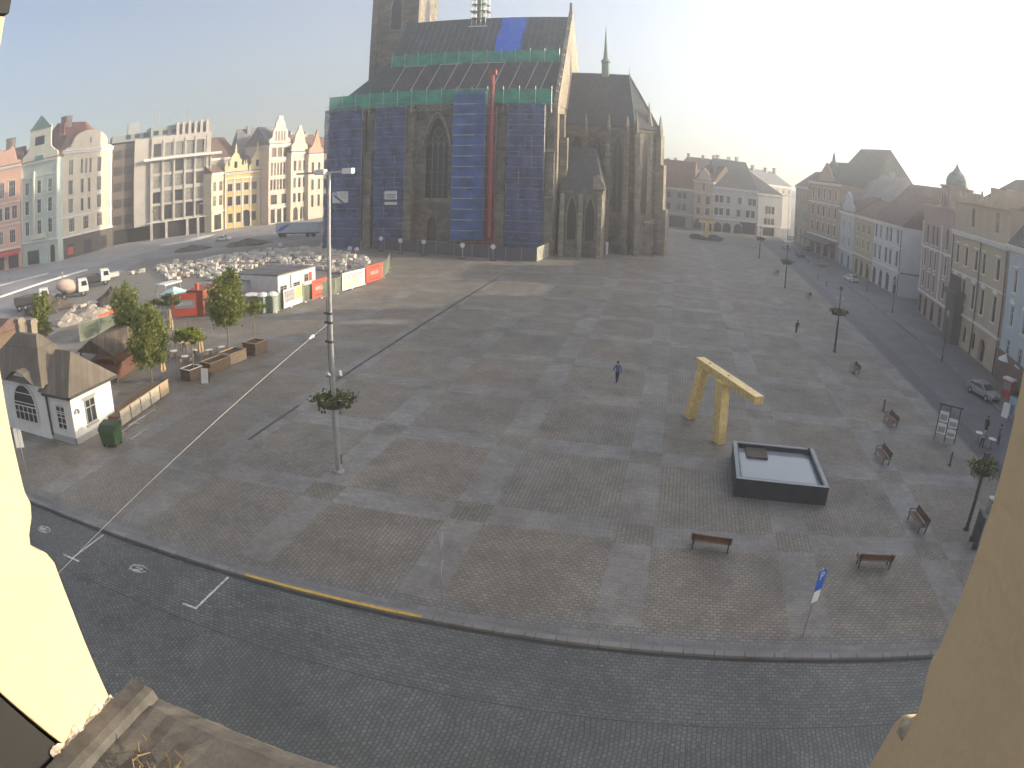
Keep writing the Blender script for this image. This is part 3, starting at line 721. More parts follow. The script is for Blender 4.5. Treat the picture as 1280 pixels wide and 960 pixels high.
h7.rows(.83,.95,lin(3,.1,.9),1.6,'frame_b',hood=0).rows(.60,.76,lin(6,.06,.94),.7,'frame_b',hood=0).rows(.42,.55,lin(6,.06,.94),.8,'frame_b',hood=0).rows(.24,.36,[.25,.75],2.2,'frame_b',hood=0).rows(.01,.18,[.2,.5,.8],1.5,'frame_b',style='plain',hood=None,name='shop_window').band(.8,.3,.2).band(.2,.3,.4).finish()
h7.roof(6, M['roof_grey'])
g = h7.gable([(0,0),(1,0),(1,1.4),(.86,2),(.82,4.6),(.74,5),(.7,7),(.62,7.6),(.6,9),(.4,9),(.38,7.6),(.3,7),(.26,5),(.18,4.6),(.14,2),(0,1.4)], -.02, .5)
b = MB()
for u in (.3,.43,.57,.7): b.box(u*h7.L-.35,u*h7.L+.35,-.06,0,h7.h+.9,h7.h+4)
b.build_sep('pane', M['glass'], g)
pA, pB = P(363,277.5), P(384,274)
h8 = House('cream_gabled_house', 'narrow cream house with curved gable second from the church', 'house', pA, pB, HT((363,277.5),(363,190)), 12, plaster('cream_yellow_plaster', (.58,.50,.37)), GW)
h8.rows(.72,.87,lin(3,.08,.92),1.1,'frame_b',hood=1).rows(.48,.62,lin(3,.08,.92),1.1,'frame_b',hood=1).rows(.27,.4,lin(3,.08,.92),1.2,'frame_b',hood=1).rows(.01,.2,[.3,.7],2,'frame_b',style='arch plain',hood=None,name='shop_window').pil([.03,.35,.65,.97],.35,.2,1).finish().roof(6, M['tile_brown'])
h8.gable([(0,0),(1,0),(.95,2.2),(.82,3),(.76,5.6),(.6,7.4),(.56,8.6),(.44,8.6),(.4,7.4),(.24,5.6),(.18,3),(.05,2.2)], -.02, .5)
pA, pB = P(385,274.5), P(425,268)
h9 = House('red_gabled_house', 'narrow house with reddish pointed gable half hidden by the church', 'house', pA, pB, HT((385,274.5),(385,192)), 12, plaster('warm_sand_plaster', (.54,.45,.36)), GW)
h9.rows(.7,.86,lin(5,.03,.97),1.2,'frame_b',hood=1).rows(.44,.6,lin(5,.03,.97),1.2,'frame_b',hood=1).rows(.18,.36,lin(5,.03,.97),1.2,'frame_b',hood=1).band(.65,.3,.2).finish().roof(6, M['tile_brown'])
h9.gable([(.0,0),(.44,0),(.42,1.6),(.36,2.2),(.30,5),(.24,8),(.18,5),(.1,2.4),(.02,1.6)], -.02, .5, plaster('brick_red_gable', (.5,.26,.19)))
# roofs behind the west row
def backblock(name, label, pxs, dist, m_wall, m_roof, rh, chim=(), group=None, depth=14, cat='house', hip=4):
    """a plain house in the second row, seen only above the front row: pxs = left/right eave pixels"""
    (xa,ya),(xb,yb) = pxs
    va, vb = ray(xa,ya), ray(xb,yb)
    def at(v, dd): t = dd/math.hypot(v.x, v.y); return Vector((v.x*t, v.y*t, CAMH+v.z*t))
    A, B = at(va, dist[0]), at(vb, dist[1]); h = (A.z+B.z)/2
    H = House(name, label, cat, Vector((A.x,A.y,0)), Vector((B.x,B.y,0)), h, depth, m_wall, group)
    n_ = max(2, int(H.L/4))
    H.rows(1-3.2/h, 1-1.4/h, lin(n_), 1.2, hood=0); H.finish(); H.roof(rh, m_roof, hip, hip)
    for u, dz in chim: H.chimney(u, depth*.45, h+rh*.4, h+rh+dz, 1.1)
    return H
grw = plaster('grey_roof_wall', (.3,.3,.3))
backblock('grey_roofed_house', 'big house with tall grey roof behind the yellow palace', [(296,212),(338,205)], (222,226), grw, M['roof_grey'], 13, [(.5,1)], hip=2)
backblock('brown_roofed_house', 'house with long brown roof behind the small cream house', [(262,198),(298,195)], (215,222), grw, M['tile_brown'], 7, [(.2,2)], hip=1)
backblock('low_roofed_house', 'house with flat brown roof behind the two right hand gables', [(362,190),(408,186)], (240,250), grw, M['tile_brown'], 6, [(.3,1.5),(.7,1.2)], hip=1)
# ---------------------------------------------------------------- north row (shade)
GN = 'town houses on the north side'
pA, pB = P(800,279.5), P(864.5,286)
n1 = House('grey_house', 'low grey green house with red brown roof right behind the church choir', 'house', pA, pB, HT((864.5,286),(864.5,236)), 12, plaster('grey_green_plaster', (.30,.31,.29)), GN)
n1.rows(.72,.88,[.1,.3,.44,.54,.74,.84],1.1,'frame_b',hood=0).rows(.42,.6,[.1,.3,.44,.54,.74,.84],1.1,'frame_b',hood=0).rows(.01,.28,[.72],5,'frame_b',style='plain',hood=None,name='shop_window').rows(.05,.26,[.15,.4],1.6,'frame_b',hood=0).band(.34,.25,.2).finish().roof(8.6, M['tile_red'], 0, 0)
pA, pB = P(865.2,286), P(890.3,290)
n2 = House('cream_narrow_house', 'narrow cream house with small triangular gable behind the golden fountain', 'house', pA, pB, HT((865.2,286),(865.2,224)), 12, plaster('muted_cream_plaster', (.50,.42,.30)), GN)  # cream is the front's own plaster colour
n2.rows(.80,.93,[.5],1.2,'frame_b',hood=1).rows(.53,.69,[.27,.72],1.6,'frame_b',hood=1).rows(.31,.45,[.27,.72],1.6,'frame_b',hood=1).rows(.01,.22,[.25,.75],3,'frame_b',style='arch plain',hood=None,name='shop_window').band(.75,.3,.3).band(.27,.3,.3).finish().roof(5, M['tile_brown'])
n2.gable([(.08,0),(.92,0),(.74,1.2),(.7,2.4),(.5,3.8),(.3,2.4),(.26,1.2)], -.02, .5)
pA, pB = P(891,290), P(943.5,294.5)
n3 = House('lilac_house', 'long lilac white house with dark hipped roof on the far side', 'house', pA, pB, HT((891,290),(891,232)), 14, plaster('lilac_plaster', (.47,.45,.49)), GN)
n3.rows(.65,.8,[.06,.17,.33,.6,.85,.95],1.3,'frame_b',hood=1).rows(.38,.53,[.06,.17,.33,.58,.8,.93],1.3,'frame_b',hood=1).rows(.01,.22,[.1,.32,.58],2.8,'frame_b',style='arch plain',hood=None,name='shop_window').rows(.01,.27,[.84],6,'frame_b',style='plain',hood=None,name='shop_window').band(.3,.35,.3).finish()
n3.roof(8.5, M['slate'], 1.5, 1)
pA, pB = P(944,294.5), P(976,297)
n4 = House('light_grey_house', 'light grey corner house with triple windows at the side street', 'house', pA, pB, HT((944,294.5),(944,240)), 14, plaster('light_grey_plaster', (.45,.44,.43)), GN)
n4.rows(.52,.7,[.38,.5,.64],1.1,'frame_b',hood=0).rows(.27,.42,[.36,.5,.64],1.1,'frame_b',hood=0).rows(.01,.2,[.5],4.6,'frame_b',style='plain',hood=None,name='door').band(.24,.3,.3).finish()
n4.roof(6.5, M['slate'], 1, 9)
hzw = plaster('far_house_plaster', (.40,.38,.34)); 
far = [('red_roofed_house','far house with red roof showing above the grey green house',[(812,215),(850,210)],(262,262),M['tile_red'],3.5),
 ('chimneyed_house','far house with chimneys above the lilac house roof',[(846,213),(900,211)],(280,280),M['tile_brown'],5),
 ('dormer_house','far house with dormers on the skyline above the lilac house',[(898,214),(938,217)],(275,285),M['slate'],5),
 ('sheet_roofed_house','far house with pale sheet roof at the mouth of the side street',[(945,232),(990,230)],(255,275),M['roof_grey'],5)]
for nm, lb, px, dd, rm, rh in far: backblock(nm, lb, px, dd, hzw, rm, rh, [(.25,1.4),(.6,1.2),(.85,1.6)])
# ---------------------------------------------------------------- east row (shade)
GE = 'town houses on the east side'
pA, pB = P(992,302), P(1008,312)
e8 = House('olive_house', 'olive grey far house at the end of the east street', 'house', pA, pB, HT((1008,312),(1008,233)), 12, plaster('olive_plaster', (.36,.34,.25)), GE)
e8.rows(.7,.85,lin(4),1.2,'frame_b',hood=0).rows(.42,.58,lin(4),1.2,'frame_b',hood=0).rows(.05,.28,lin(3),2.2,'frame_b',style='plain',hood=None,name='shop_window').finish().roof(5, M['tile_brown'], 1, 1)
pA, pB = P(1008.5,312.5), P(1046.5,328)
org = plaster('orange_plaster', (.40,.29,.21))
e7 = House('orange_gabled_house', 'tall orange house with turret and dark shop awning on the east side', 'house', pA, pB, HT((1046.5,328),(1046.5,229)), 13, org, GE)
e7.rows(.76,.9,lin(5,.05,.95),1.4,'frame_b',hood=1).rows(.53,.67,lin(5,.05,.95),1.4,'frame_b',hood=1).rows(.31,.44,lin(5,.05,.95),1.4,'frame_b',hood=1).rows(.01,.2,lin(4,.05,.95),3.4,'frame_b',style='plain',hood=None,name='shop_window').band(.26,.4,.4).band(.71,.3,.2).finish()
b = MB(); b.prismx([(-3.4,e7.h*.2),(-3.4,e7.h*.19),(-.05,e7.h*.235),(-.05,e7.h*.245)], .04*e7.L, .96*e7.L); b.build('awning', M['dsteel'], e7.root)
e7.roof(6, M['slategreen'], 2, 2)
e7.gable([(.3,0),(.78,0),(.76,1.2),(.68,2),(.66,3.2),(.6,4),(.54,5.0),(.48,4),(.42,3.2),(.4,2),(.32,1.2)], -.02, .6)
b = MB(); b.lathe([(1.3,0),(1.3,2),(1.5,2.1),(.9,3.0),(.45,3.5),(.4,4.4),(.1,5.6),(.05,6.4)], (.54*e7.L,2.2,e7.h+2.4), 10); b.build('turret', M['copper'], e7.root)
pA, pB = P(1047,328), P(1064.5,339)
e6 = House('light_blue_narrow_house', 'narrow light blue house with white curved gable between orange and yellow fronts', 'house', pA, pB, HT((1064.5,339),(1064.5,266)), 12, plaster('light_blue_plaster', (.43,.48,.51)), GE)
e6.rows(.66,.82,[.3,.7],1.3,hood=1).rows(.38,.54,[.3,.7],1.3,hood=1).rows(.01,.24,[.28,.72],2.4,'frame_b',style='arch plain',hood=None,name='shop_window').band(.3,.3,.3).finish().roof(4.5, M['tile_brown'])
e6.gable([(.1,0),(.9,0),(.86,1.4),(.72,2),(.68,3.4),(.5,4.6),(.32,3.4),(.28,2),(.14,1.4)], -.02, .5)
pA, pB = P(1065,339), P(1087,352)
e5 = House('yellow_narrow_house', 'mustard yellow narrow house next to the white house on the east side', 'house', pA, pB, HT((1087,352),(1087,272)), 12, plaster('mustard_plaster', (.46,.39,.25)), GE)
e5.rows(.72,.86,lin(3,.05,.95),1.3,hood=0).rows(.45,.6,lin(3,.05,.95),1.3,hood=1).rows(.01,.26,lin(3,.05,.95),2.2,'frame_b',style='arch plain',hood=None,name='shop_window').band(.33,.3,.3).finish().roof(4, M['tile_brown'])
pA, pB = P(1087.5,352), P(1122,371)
e4 = House('white_house', 'white house with broad brown roof and bare end wall', 'house', pA, pB, HT((1122,371),(1125,282)), 15, plaster('cool_white_plaster', (.60,.61,.62)), GE)  # cool white is the wall's own plaster colour
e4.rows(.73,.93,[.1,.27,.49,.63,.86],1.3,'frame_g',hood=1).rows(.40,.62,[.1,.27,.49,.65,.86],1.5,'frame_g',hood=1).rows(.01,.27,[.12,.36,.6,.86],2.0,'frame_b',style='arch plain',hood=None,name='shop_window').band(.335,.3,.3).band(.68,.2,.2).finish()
e4.roof(8.5, M['tile_brown'], 0, 0, depth=17)
for z in (.45,.72):
    fme, pme = window_mesh(1.0, 2.0, 'frame_b', 'glass', ''); f = link('window', fme, e4.root); f.location = (e4.L+.06, 4.9, e4.h*z); f.rotation_euler.z = math.pi/2; link('pane', pme, f)
b = MB(); b.box(e4.L+.002, e4.L+.14, 0, 15, e4.h*.33, e4.h*.345); b.cyl((e4.L-.3,-.15,0),(e4.L-.3,-.15,e4.h),.09,.09,8); b.build_sep('downpipe', M['dsteel'], e4.root)
pA, pB = P(1146,389), P(1180,417.5)
pk = plaster('old_pink_plaster', (.37,.28,.25))
e3 = House('dusty_pink_house', 'dusty pink house with arched shop windows beside the white house', 'house', pA, pB, HT((1180,417.5),(1196,286)), 14, pk, GE)
e3.rows(.77,.97,[.16,.36,.5,.82],1.1,'frame_b',hood=0).rows(.52,.69,[.12,.32,.48,.82],1.1,'frame_b',hood=1).rows(.30,.46,[.12,.32,.5,.82],1.1,'frame_b',hood=1).rows(.01,.215,[.08,.28,.53,.8],1.9,'frame_b',style='arch plain',hood=None,name='shop_window').band(.245,.3,.3).band(.73,.25,.25).pil([.0,.66,1.0],.4,.24,1).finish(cornice=False)
e3.gable([(0,0),(1,0),(1,2.6),(0,2.6)], 0, 12, pk, 'attic')
e3.tr = MB(); e3.tr.box(-.1,e3.L+.1,-.4,-.002,e3.h+2.3,e3.h+2.7); e3.tr.build('cornice', pk, e3.root)
b = MB(); xx = .62*e3.L; b.box(xx-2.1,xx+2.1,.4,4.6,e3.h+2.6,e3.h+5.8); b.box(xx-2.3,xx+2.3,.2,4.8,e3.h+5.8,e3.h+6.1); tw = b.build('corner_turret', pk, e3.root)
b = MB(); b.lathe([(1.9,0),(2.0,.3),(1.9,1.1),(1.4,1.9),(.8,2.3),(.6,2.6),(.25,3.1),(.05,3.6)], (xx,2.5,e3.h+6.1), 12); b.build('dome', M['copper'], tw)
b = MB()
for u in (-1.2,0,1.2): b.box(xx+u-.35,xx+u+.35,.33,.4,e3.h+3.2,e3.h+5.2)
b.build_sep('pane', M['glass'], tw)
e3.roof(1.0, M['tile_brown'], 2, 2, z=e3.h+2.6)
pA, pB = P(1180.4,418), P(1242,470)
sal = plaster('beige_salmon_plaster', (.46,.37,.27))
e2 = House('beige_palace', 'large beige house with two tall drainpipes and ornate roof parapet', 'house', pA, pB, HT((1242,470),(1264.5,306)), 14, sal, GE)
e2.rows(.70,.86,[.11,.29,.48,.62,.86],1.25,'frame_b',hood=1).rows(.37,.57,[.11,.29,.48,.65,.86],1.25,'frame_b',hood=2).rows(.01,.2,[.09,.74],2.2,'frame_b',style='arch plain',hood=None,name='door',rec=.5).rows(.06,.2,[.40,.58],1.2,'frame_b',style='arch plain',hood=None).band(.28,.3,.25).band(.62,.2,.15).finish()
at = e2.gable([(0,0),(1,0),(1,4.0),(0,4.0)], 0, 12, sal, 'attic')
b = MB(); 
for u in (.38,.8): b.box(u*e2.L-.5,u*e2.L+.5,-.05,-.002,e2.h+.9,e2.h+3.2)
b.build_sep('pane', M['glass'], at)
b = MB(); b.box(-.1,e2.L+.2,-.5,-.002,e2.h+3.7,e2.h+4.2); b.build('cornice', sal, at)
b = MB(); random.seed(3)
for i in range(9):
    x0 = e2.L*(.02+.108*i); b.box(x0,x0+e2.L*.07,.1,.7,e2.h+4.2,e2.h+4.2+random.choice((.4,.7,1.0))); b.cyl((x0+.5,.4,e2.h+4.2),(x0+.5,.4,e2.h+random.uniform(4.9,5.7)),.4,.12,7)
for x0 in (.45,.72): b.box(e2.L*x0,e2.L*x0+1.8,2,4,e2.h+4.2,e2.h+6.4)
b.build_sep('parapet', sal, e2.root)
for u in (.0,.56,.99):
    b = MB(); x0 = max(.25, u*e2.L); b.cyl((x0,-.18,0),(x0,-.18,e2.h-.4),.11,.11,8); b.build('drainpipe', M['dsteel'], e2.root)
e2.roof(5, M['slategreen'], 2, 2, z=e2.h+4.0, front=3)
b = MB(); x0 = .23*e2.L   # dark stone portal with statues
b.box(x0-2.0,x0+2.0,-1.5,-.03,0,6.2); b.box(x0-2.4,x0+2.4,-1.9,-.03,6.2,6.9)
for k in (-1.7,-.6,.6,1.7): b.lathe([(.35,0),(.4,.6),(.25,1.2),(.3,1.6),(.12,2.0)], (x0+k,-1.0,6.9), 7)
b.build_sep('portal', plaster('dark_portal_stone', (.10,.095,.085)), e2.root)
pA, pB = P(1243,471), P(1292,520)
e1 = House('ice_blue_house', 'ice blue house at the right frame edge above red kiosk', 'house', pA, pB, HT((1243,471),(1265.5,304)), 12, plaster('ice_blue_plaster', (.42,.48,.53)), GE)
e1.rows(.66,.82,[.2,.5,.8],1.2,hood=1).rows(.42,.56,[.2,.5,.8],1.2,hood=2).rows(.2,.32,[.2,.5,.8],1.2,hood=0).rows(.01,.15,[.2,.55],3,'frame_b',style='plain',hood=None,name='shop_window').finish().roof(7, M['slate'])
b = MB(); b.box(.0,e1.L,-.14,-.002,0,e1.h*.22); b.build('plinth', plaster('brown_plinth',(.16,.11,.09)), e1.root)
# more of the east row outside the picture on the near side (it throws the long shadow over the square)
pA, pB = P(1243,471), P(1292,520)
pE = Vector((40.5, 22, 0))
e0 = House('grey_corner_house', 'grey corner house of the east row beyond the right frame edge', 'house', Vector((e1.B.x,e1.B.y,0)), pE, 16.5, 12, grw, GE)
e0.rows(.72,.85,lin(8),1.2,hood=0).rows(.45,.6,lin(8),1.2,hood=0).finish().roof(6, M['tile_brown'])
# big roofs behind the east row
backblock('tall_roofed_house', 'big house with steep grey green roof behind the orange house', [(1034,236),(1092,238)], (196,168), hzw, M['slategreen'], 12, [(.9,-6)], hip=6, depth=16)
backblock('long_roofed_house', 'long house with grey roof behind the narrow houses on the east side', [(1052,252),(1110,262)], (178,150), hzw, M['roof_grey'], 8, [(.6,1)], hip=5, depth=14)
gap_h = House('sun_gap_house', 'added plain house closing the sun gap behind the white house end wall', 'house', Vector((50,131,0)), Vector((48.5,103,0)), 15.0, 10, grw)  # unseen house added to block a stray sun streak across the square
gap_h.rows(.6,.75,lin(6),1.2,hood=0).finish().roof(3.6, M['tile_brown'], 1, 1)
# ================================================================== THE CHURCH
def arch_pts(x0, x1, zs, za, n=10):
    """pointed arch from (x0,zs) over the apex to (x1,zs)"""
    xm = (x0+x1)/2; o = []
    for i in range(n+1):
        t = i/n; o.append((x0+(xm-x0)*(1-math.cos(t*math.pi/2))**.9 if False else x0+(xm-x0)*t, zs+(za-zs)*math.sin(t*math.pi/2)**.85))
    return o + [(x1-(p[0]-x0), p[1]) for p in o[::-1][1:]]
def arch_wall(b, x0, x1, z0, z1, ops, y, rec):
    """wall strip facing -y with pointed openings (ox0,ox1,sill,spring,apex)"""
    cuts = [x0]+[(o[1]+n_[0])/2 for o, n_ in zip(ops, ops[1:])]+[x1]
    for k, (a, c, sl, sp, ap) in enumerate(ops):
        L, Rr = cuts[k], cuts[k+1]; pts = arch_pts(a, c, sp, ap); m = (a+c)/2; h = len(pts)//2
        b.add([(L,y,z0),(m,y,z0),(m,y,sl),(a,y,sl)]+[(p[0],y,p[1]) for p in pts[:h+1]]+[(m,y,z1),(L,y,z1)], [tuple(range(4+h+3))])
        b.add([(m,y,z0),(Rr,y,z0),(Rr,y,z1),(m,y,z1)]+[(p[0],y,p[1]) for p in pts[h:]]+[(c,y,sl),(m,y,sl)], [tuple(range(4+len(pts)-h+2))])
        ring = [(a,sl)]+pts+[(c,sl)]
        for p, q in zip(ring, ring[1:]+ring[:1]): b.add([(p[0],y,p[1]),(q[0],y,q[1]),(q[0],y+rec,q[1]),(p[0],y+rec,p[1])], [(0,1,2,3)])
def gothic_window(par, a, c, sl, sp, ap, y, n=4, mw=.16):
    pts = arch_pts(a, c, sp, ap); xm = (a+c)/2
    b = MB()
    for i in range(1, n):
        x = a+(c-a)*i/n; top = sp+(ap-sp)*.35; b.box(x-mw/2, x+mw/2, y-.12, y+.1, sl, top)
    for z in [sl+(sp-sl)*k/4 for k in range(1,4)]: b.box(a, c, y-.06, y+.05, z-.04, z+.04)
    for i in range(n):   # little arches and a rosette: the tracery
        xa, xc = a+(c-a)*i/n, a+(c-a)*(i+1)/n; q = arch_pts(xa, xc, sp-.2, sp+(xc-xa)*.9, 5)
        for p, r in zip(q, q[1:]): b.beam((p[0],y,p[1]), (r[0],y,r[1]), .14, .14)
    rr = (c-a)*.2; zc = sp+(ap-sp)*.5; q = [(xm+rr*math.cos(t*math.pi/6), zc+rr*math.sin(t*math.pi/6)) for t in range(13)]
    for p, r in zip(q, q[1:]): b.beam((p[0],y,p[1]), (r[0],y,r[1]), .14, .14)
    w_ = b.build('window', M['stonelight'], par)
    g = MB(); g.prismy([(a,sl)]+pts+[(c,sl)], y+.02, y+.06); g.build('pane', M['churchglass'], w_)
M['churchglass'] = mat('leaded_glass', (.028,.027,.027), rough=.35, amt=.4, scale=2)
ch = thing('church', 'large gothic stone church with tower and steep roofs, partly wrapped for repairs', 'church', (-44,128,0))
def part(b, name, m, par=None, **k):
    o = b.build(name, m, par or ch, **k)
    if par is None: o.matrix_parent_inverse = ch.matrix_world.inverted() if False else Matrix.Translation((44,-128,0))
    return o
XW, XE, YS, YN = -67.0, -21.9, 128.0, 158.0
ops = [(-64.2,-60.8,10.5,20,25),(-55.4,-51.6,10.5,20,25),(-46.7,-42.2,9.9,20,25.7),(-38.0,-34.0,10.5,20,25.2),(-28.9,-24.5,10.0,20,25.4)]
b = MB(); arch_wall(b, XW, XE, 7.2, 28.6, ops, YS, 1.0)
b.box(XW, XE, YS+1.0, YN, 0, 28.5); b.add([(XW,YS,0),(XW,YS+1,0),(XW,YS+1,28.6),(XW,YS,28.6)], [(0,1,2,3)]); b.add([(XE,YS,0),(XE,YS+1,0),(XE,YS+1,28.6),(XE,YS,28.6)], [(0,1,2,3)])
arch_wall(b, XW, XE, 0, 7.2, [(-46.1,-44.3,.02,4.6,6.3)], YS, 1.0)
nave = part(b, 'nave_wall', M['stone'], recalc=False)
b = MB(); b.box(XW-.2, XE+.2, YS-.35, YS-.003, 9.0, 9.45); b.box(XW-.2, XE+.2, YS-.5, YS-.003, 27.7, 28.6); b.box(XW-.1,XE+.1,YS-.4,YS-.003,0,1.6)
b.box(-47.6,-41.3,YS-.28,YS-.004,9.46,9.8)
q1 = arch_pts(-47.3,-41.6,20,26.7); 
for p, r in zip(q1, q1[1:]): b.beam((p[0],YS-.15,p[1]), (r[0],YS-.15,r[1]), .4, .45, up=(0,1,0))
q1 = arch_pts(-46.6,-43.8,4.6,7.2)
for p, r in zip(q1, q1[1:]): b.beam((p[0],YS-.15,p[1]), (r[0],YS-.15,r[1]), .3, .35, up=(0,1,0))
part(b, 'string_course', M['stonelight'])
for o in ops: gothic_window(ch, o[0]+44, o[1]+44, o[2], o[3], o[4], .75)
b = MB(); b.prismy([(-46.05,.05)]+arch_pts(-46.05,-44.35,4.6,6.2)+[(-44.35,.05)], YS+.5, YS+.6); part(b, 'door', M['frame_b'])
def buttress(x, w=1.6, d=2.6, top=26.5, y=YS, m='stone', base=0):
    b = MB(); h1, h2 = top*.40, top*.72
    for z0, z1, dd, ww in ((0,h1,d,w),(h1,h2,d*.72,w*.92),(h2,top,d*.45,w*.84)):
        b.box(x-ww/2, x+ww/2, y-dd, y-.002, z0, z1)
        b.prismx([(y-dd-.12,z1-.1),(y-.002,z1-.1),(y-.002,z1+dd*.5),(y-dd*.55,z1+.55)], x-ww/2-.06, x+ww/2+.06)
    b.prismy([(x-w*.42,top),(x+w*.42,top),(x+w*.42,top+1.2),(x,top+2.8),(x-w*.42,top+1.2)], y-d*.42, y-.01)
    b.box(x-w/2-.12,x+w/2+.12,y-d-.15,y-.003,0,1.7)
    part(b, 'buttress', M[m])
for x in (-66.4,-57.9,-49.4,-40.3,-31.5,-22.6): buttress(x)
b = MB(); b.box(-21.898,-20.0,129,130.6,0,22); b.box(-21.898,-20.6,129.1,130.5,22,26.5); part(b, 'buttress', M['stone'])
# roofs
RZ, RY = 49.6, 143.0
b = MB()
b.add([(-57.5,127.4,28.55),(XE-.35,127.4,28.55),(XE-.35,RY,RZ),(-57.5,RY,RZ),(-57.5,158.6,28.55),(XE-.35,158.6,28.55)], [(0,1,2,3),(5,4,3,2),(0,3,4),(1,5,2),(0,4,5,1)])
part(b, 'nave_roof', M['slategreen'], recalc=True)
b = MB()
b.add([(-67.4,127.4,28.6),(-57.45,127.4,28.6),(-57.45,136.2,39.4),(-57.45,150,39.4),(-67.4,150,28.6),(-63.5,136,33.5)], [(0,1,2,5),(2,3,4,5),(0,5,4),(0,4,3,1),(1,3,2)])
part(b, 'west_roof', M['slategreen'])
# lower strip of the nave roof stripped to the boards
def roofz(y): return 28.55+(y-127.4)*(RZ-28.55)/(RY-127.4)
b = MB(); y0, y1 = 128.2, 133.9
b.add([(-56.5,y0,roofz(y0)+.05),(-22.4,y0,roofz(y0)+.05),(-22.4,y1,roofz(y1)+.05),(-56.5,y1,roofz(y1)+.05)], [(0,1,2,3)])
part(b, 'stripped_roof', M['rooflow'], recalc=False)
# gable parapet at the east end and finial
b = MB(); b.prismx([(126.9,28.0),(159,28.0),(159,29.0),(RY,RZ+1.3),(126.9,29.0)], XE-.34, XE+.5)
b.prismx([(RY-.5,RZ),(RY+.5,RZ),(RY+.25,RZ+2.2),(RY,RZ+3.4),(RY-.25,RZ+2.2)], XE-.2, XE+.35)
b.box(XE-.001, XE+.4, 127.0, 158.9, 0, 28.05)
part(b, 'gable_wall', M['stonelight'])
b = MB(); random.seed(5)
for i in range(12):
    y = 128+i*1.25; z = 29.0+(y-126.9)*(RZ+1.3-29)/(RY-126.9); b.lathe([(.16,0),(.26,.2),(.1,.5),(.02,.7)], (XE+.1,y,z-.05), 6)
[part(q_, 'crocket', M['stonelight']) for q_ in b.islands()]
# tower
TX0, TX1, TY0, TY1 = -68.4, -58.1, 150.0, 164.0
b = MB(); b.box(TX0, TX1, TY0, TY1, 0, 74); b.box(TX0-.35, TX1+.35, TY0-.35, TY1+.35, 38.2, 38.9); b.box(TX0-.35, TX1+.35, TY0-.35, TY1+.35, 47.2, 47.9); b.box(TX0-.5, TX1+.5, TY0-.5, TY1+.5, 73.3, 74.2)
for x in (TX0, TX1): b.box(x-.7, x+.7, TY0-.9, TY0+.3, 0, 72)
part(b, 'tower', M['stone'])
for xx in (-63.2,):
    b = MB(); b.prismy([(xx-1.3,50)]+arch_pts(xx-1.3,xx+1.3,56,59)+[(xx+1.3,50)], TY0-.03, TY0+.1); part(b, 'pane', M['churchglass'])
    b = MB(); q1 = [(xx-1.5,50)]+arch_pts(xx-1.5,xx+1.5,56,59.3)+[(xx+1.5,50)]
    for p, r in zip(q1, q1[1:]): b.beam((p[0],TY0-.1,p[1]),(r[0],TY0-.1,r[1]),.4,.4,up=(0,1,0))
    part(b, 'window', M['stonelight'])
b = MB(); yy = 157; b.prismx([(yy-1.4,50)]+[(p[0],p[1]) for p in arch_pts(yy-1.4,yy+1.4,56,59)]+[(yy+1.4,50)], TX1-.1, TX1+.03); part(b, 'pane', M['churchglass'])
b = MB(); b.add([(TX0-.5,TY0-.5,74.2),(TX1+.5,TY0-.5,74.2),(TX1+.5,TY1+.5,74.2),(TX0-.5,TY1+.5,74.2),((TX0+TX1)/2,(TY0+TY1)/2,103)], [(0,1,4),(1,2,4),(2,3,4),(3,0,4),(0,3,2,1)]); part(b, 'spire', M['copper'])
# choir
CY0, CY1 = 136.6, 149.4
poly = [(-21.8,CY0),(-8.2,CY0),(-3.9,140.2),(-3.9,145.8),(-8.2,CY1),(-21.8,CY1)]
b = MB(); b.prism(poly, 0, 25.0)
pb = [(-21.8,CY0-.3),(-8.1,CY0-.3),(-3.6,140.0),(-3.6,146.0),(-8.1,CY1+.3),(-21.8,CY1+.3)]
b.prism(pb, 24.2, 24.9); b.prism(pb, 0, 1.8); b.prism([(x,y+.12) for x,y in pb], 6.0, 6.4)
part(b, 'choir_wall', M['stone'])
b = MB(); ro = [(-21.6,CY0-.6,24.92),(-8.0,CY0-.6,24.92),(-3.3,139.8,24.92),(-3.3,146.2,24.92),(-8.0,CY1+.6,24.92),(-21.6,CY1+.6,24.92),(-21.6,143,36.6),(-9.8,143,36.6)]
b.add(ro, [(0,1,7,6),(1,2,7),(2,3,7),(3,4,7),(4,5,6,7),(5,0,6),(5,4,3,2,1,0)]); croof = part(b, 'choir_roof', M['slate'])
b = MB(); 
for a, c in ((ro[1],ro[7]),(ro[2],ro[7]),(ro[6],ro[7])): b.beam(Vector(a)+Vector((0,0,.08)), Vector(c)+Vector((0,0,.08)), .25, .2)
part(b, 'ridge_capping', M['copper'])
for x in (-17.6,-13.2,-9.6):
    b = MB(); b.box(x-.55,x+.55,CY0-2.2,CY0-.01,0,10); b.box(x-.5,x+.5,CY0-1.6,CY0-.01,10,19); b.box(x-.42,x+.42,CY0-1.0,CY0-.01,19,24.1)
    b.prismx([(CY0-1.7,19),(CY0-.01,19),(CY0-.01,20.6)], x-.52,x+.52); b.prismx([(CY0-2.3,10),(CY0-.01,10),(CY0-.01,11.8)], x-.58,x+.58); b.box(x-.7,x+.7,CY0-2.4,CY0-.012,0,1.9)
    b.lathe([(.42,24.1),(.4,25.2),(.05,27.4)], (x,CY0-.55,0), 4); part(b, 'buttress', M['stone'])
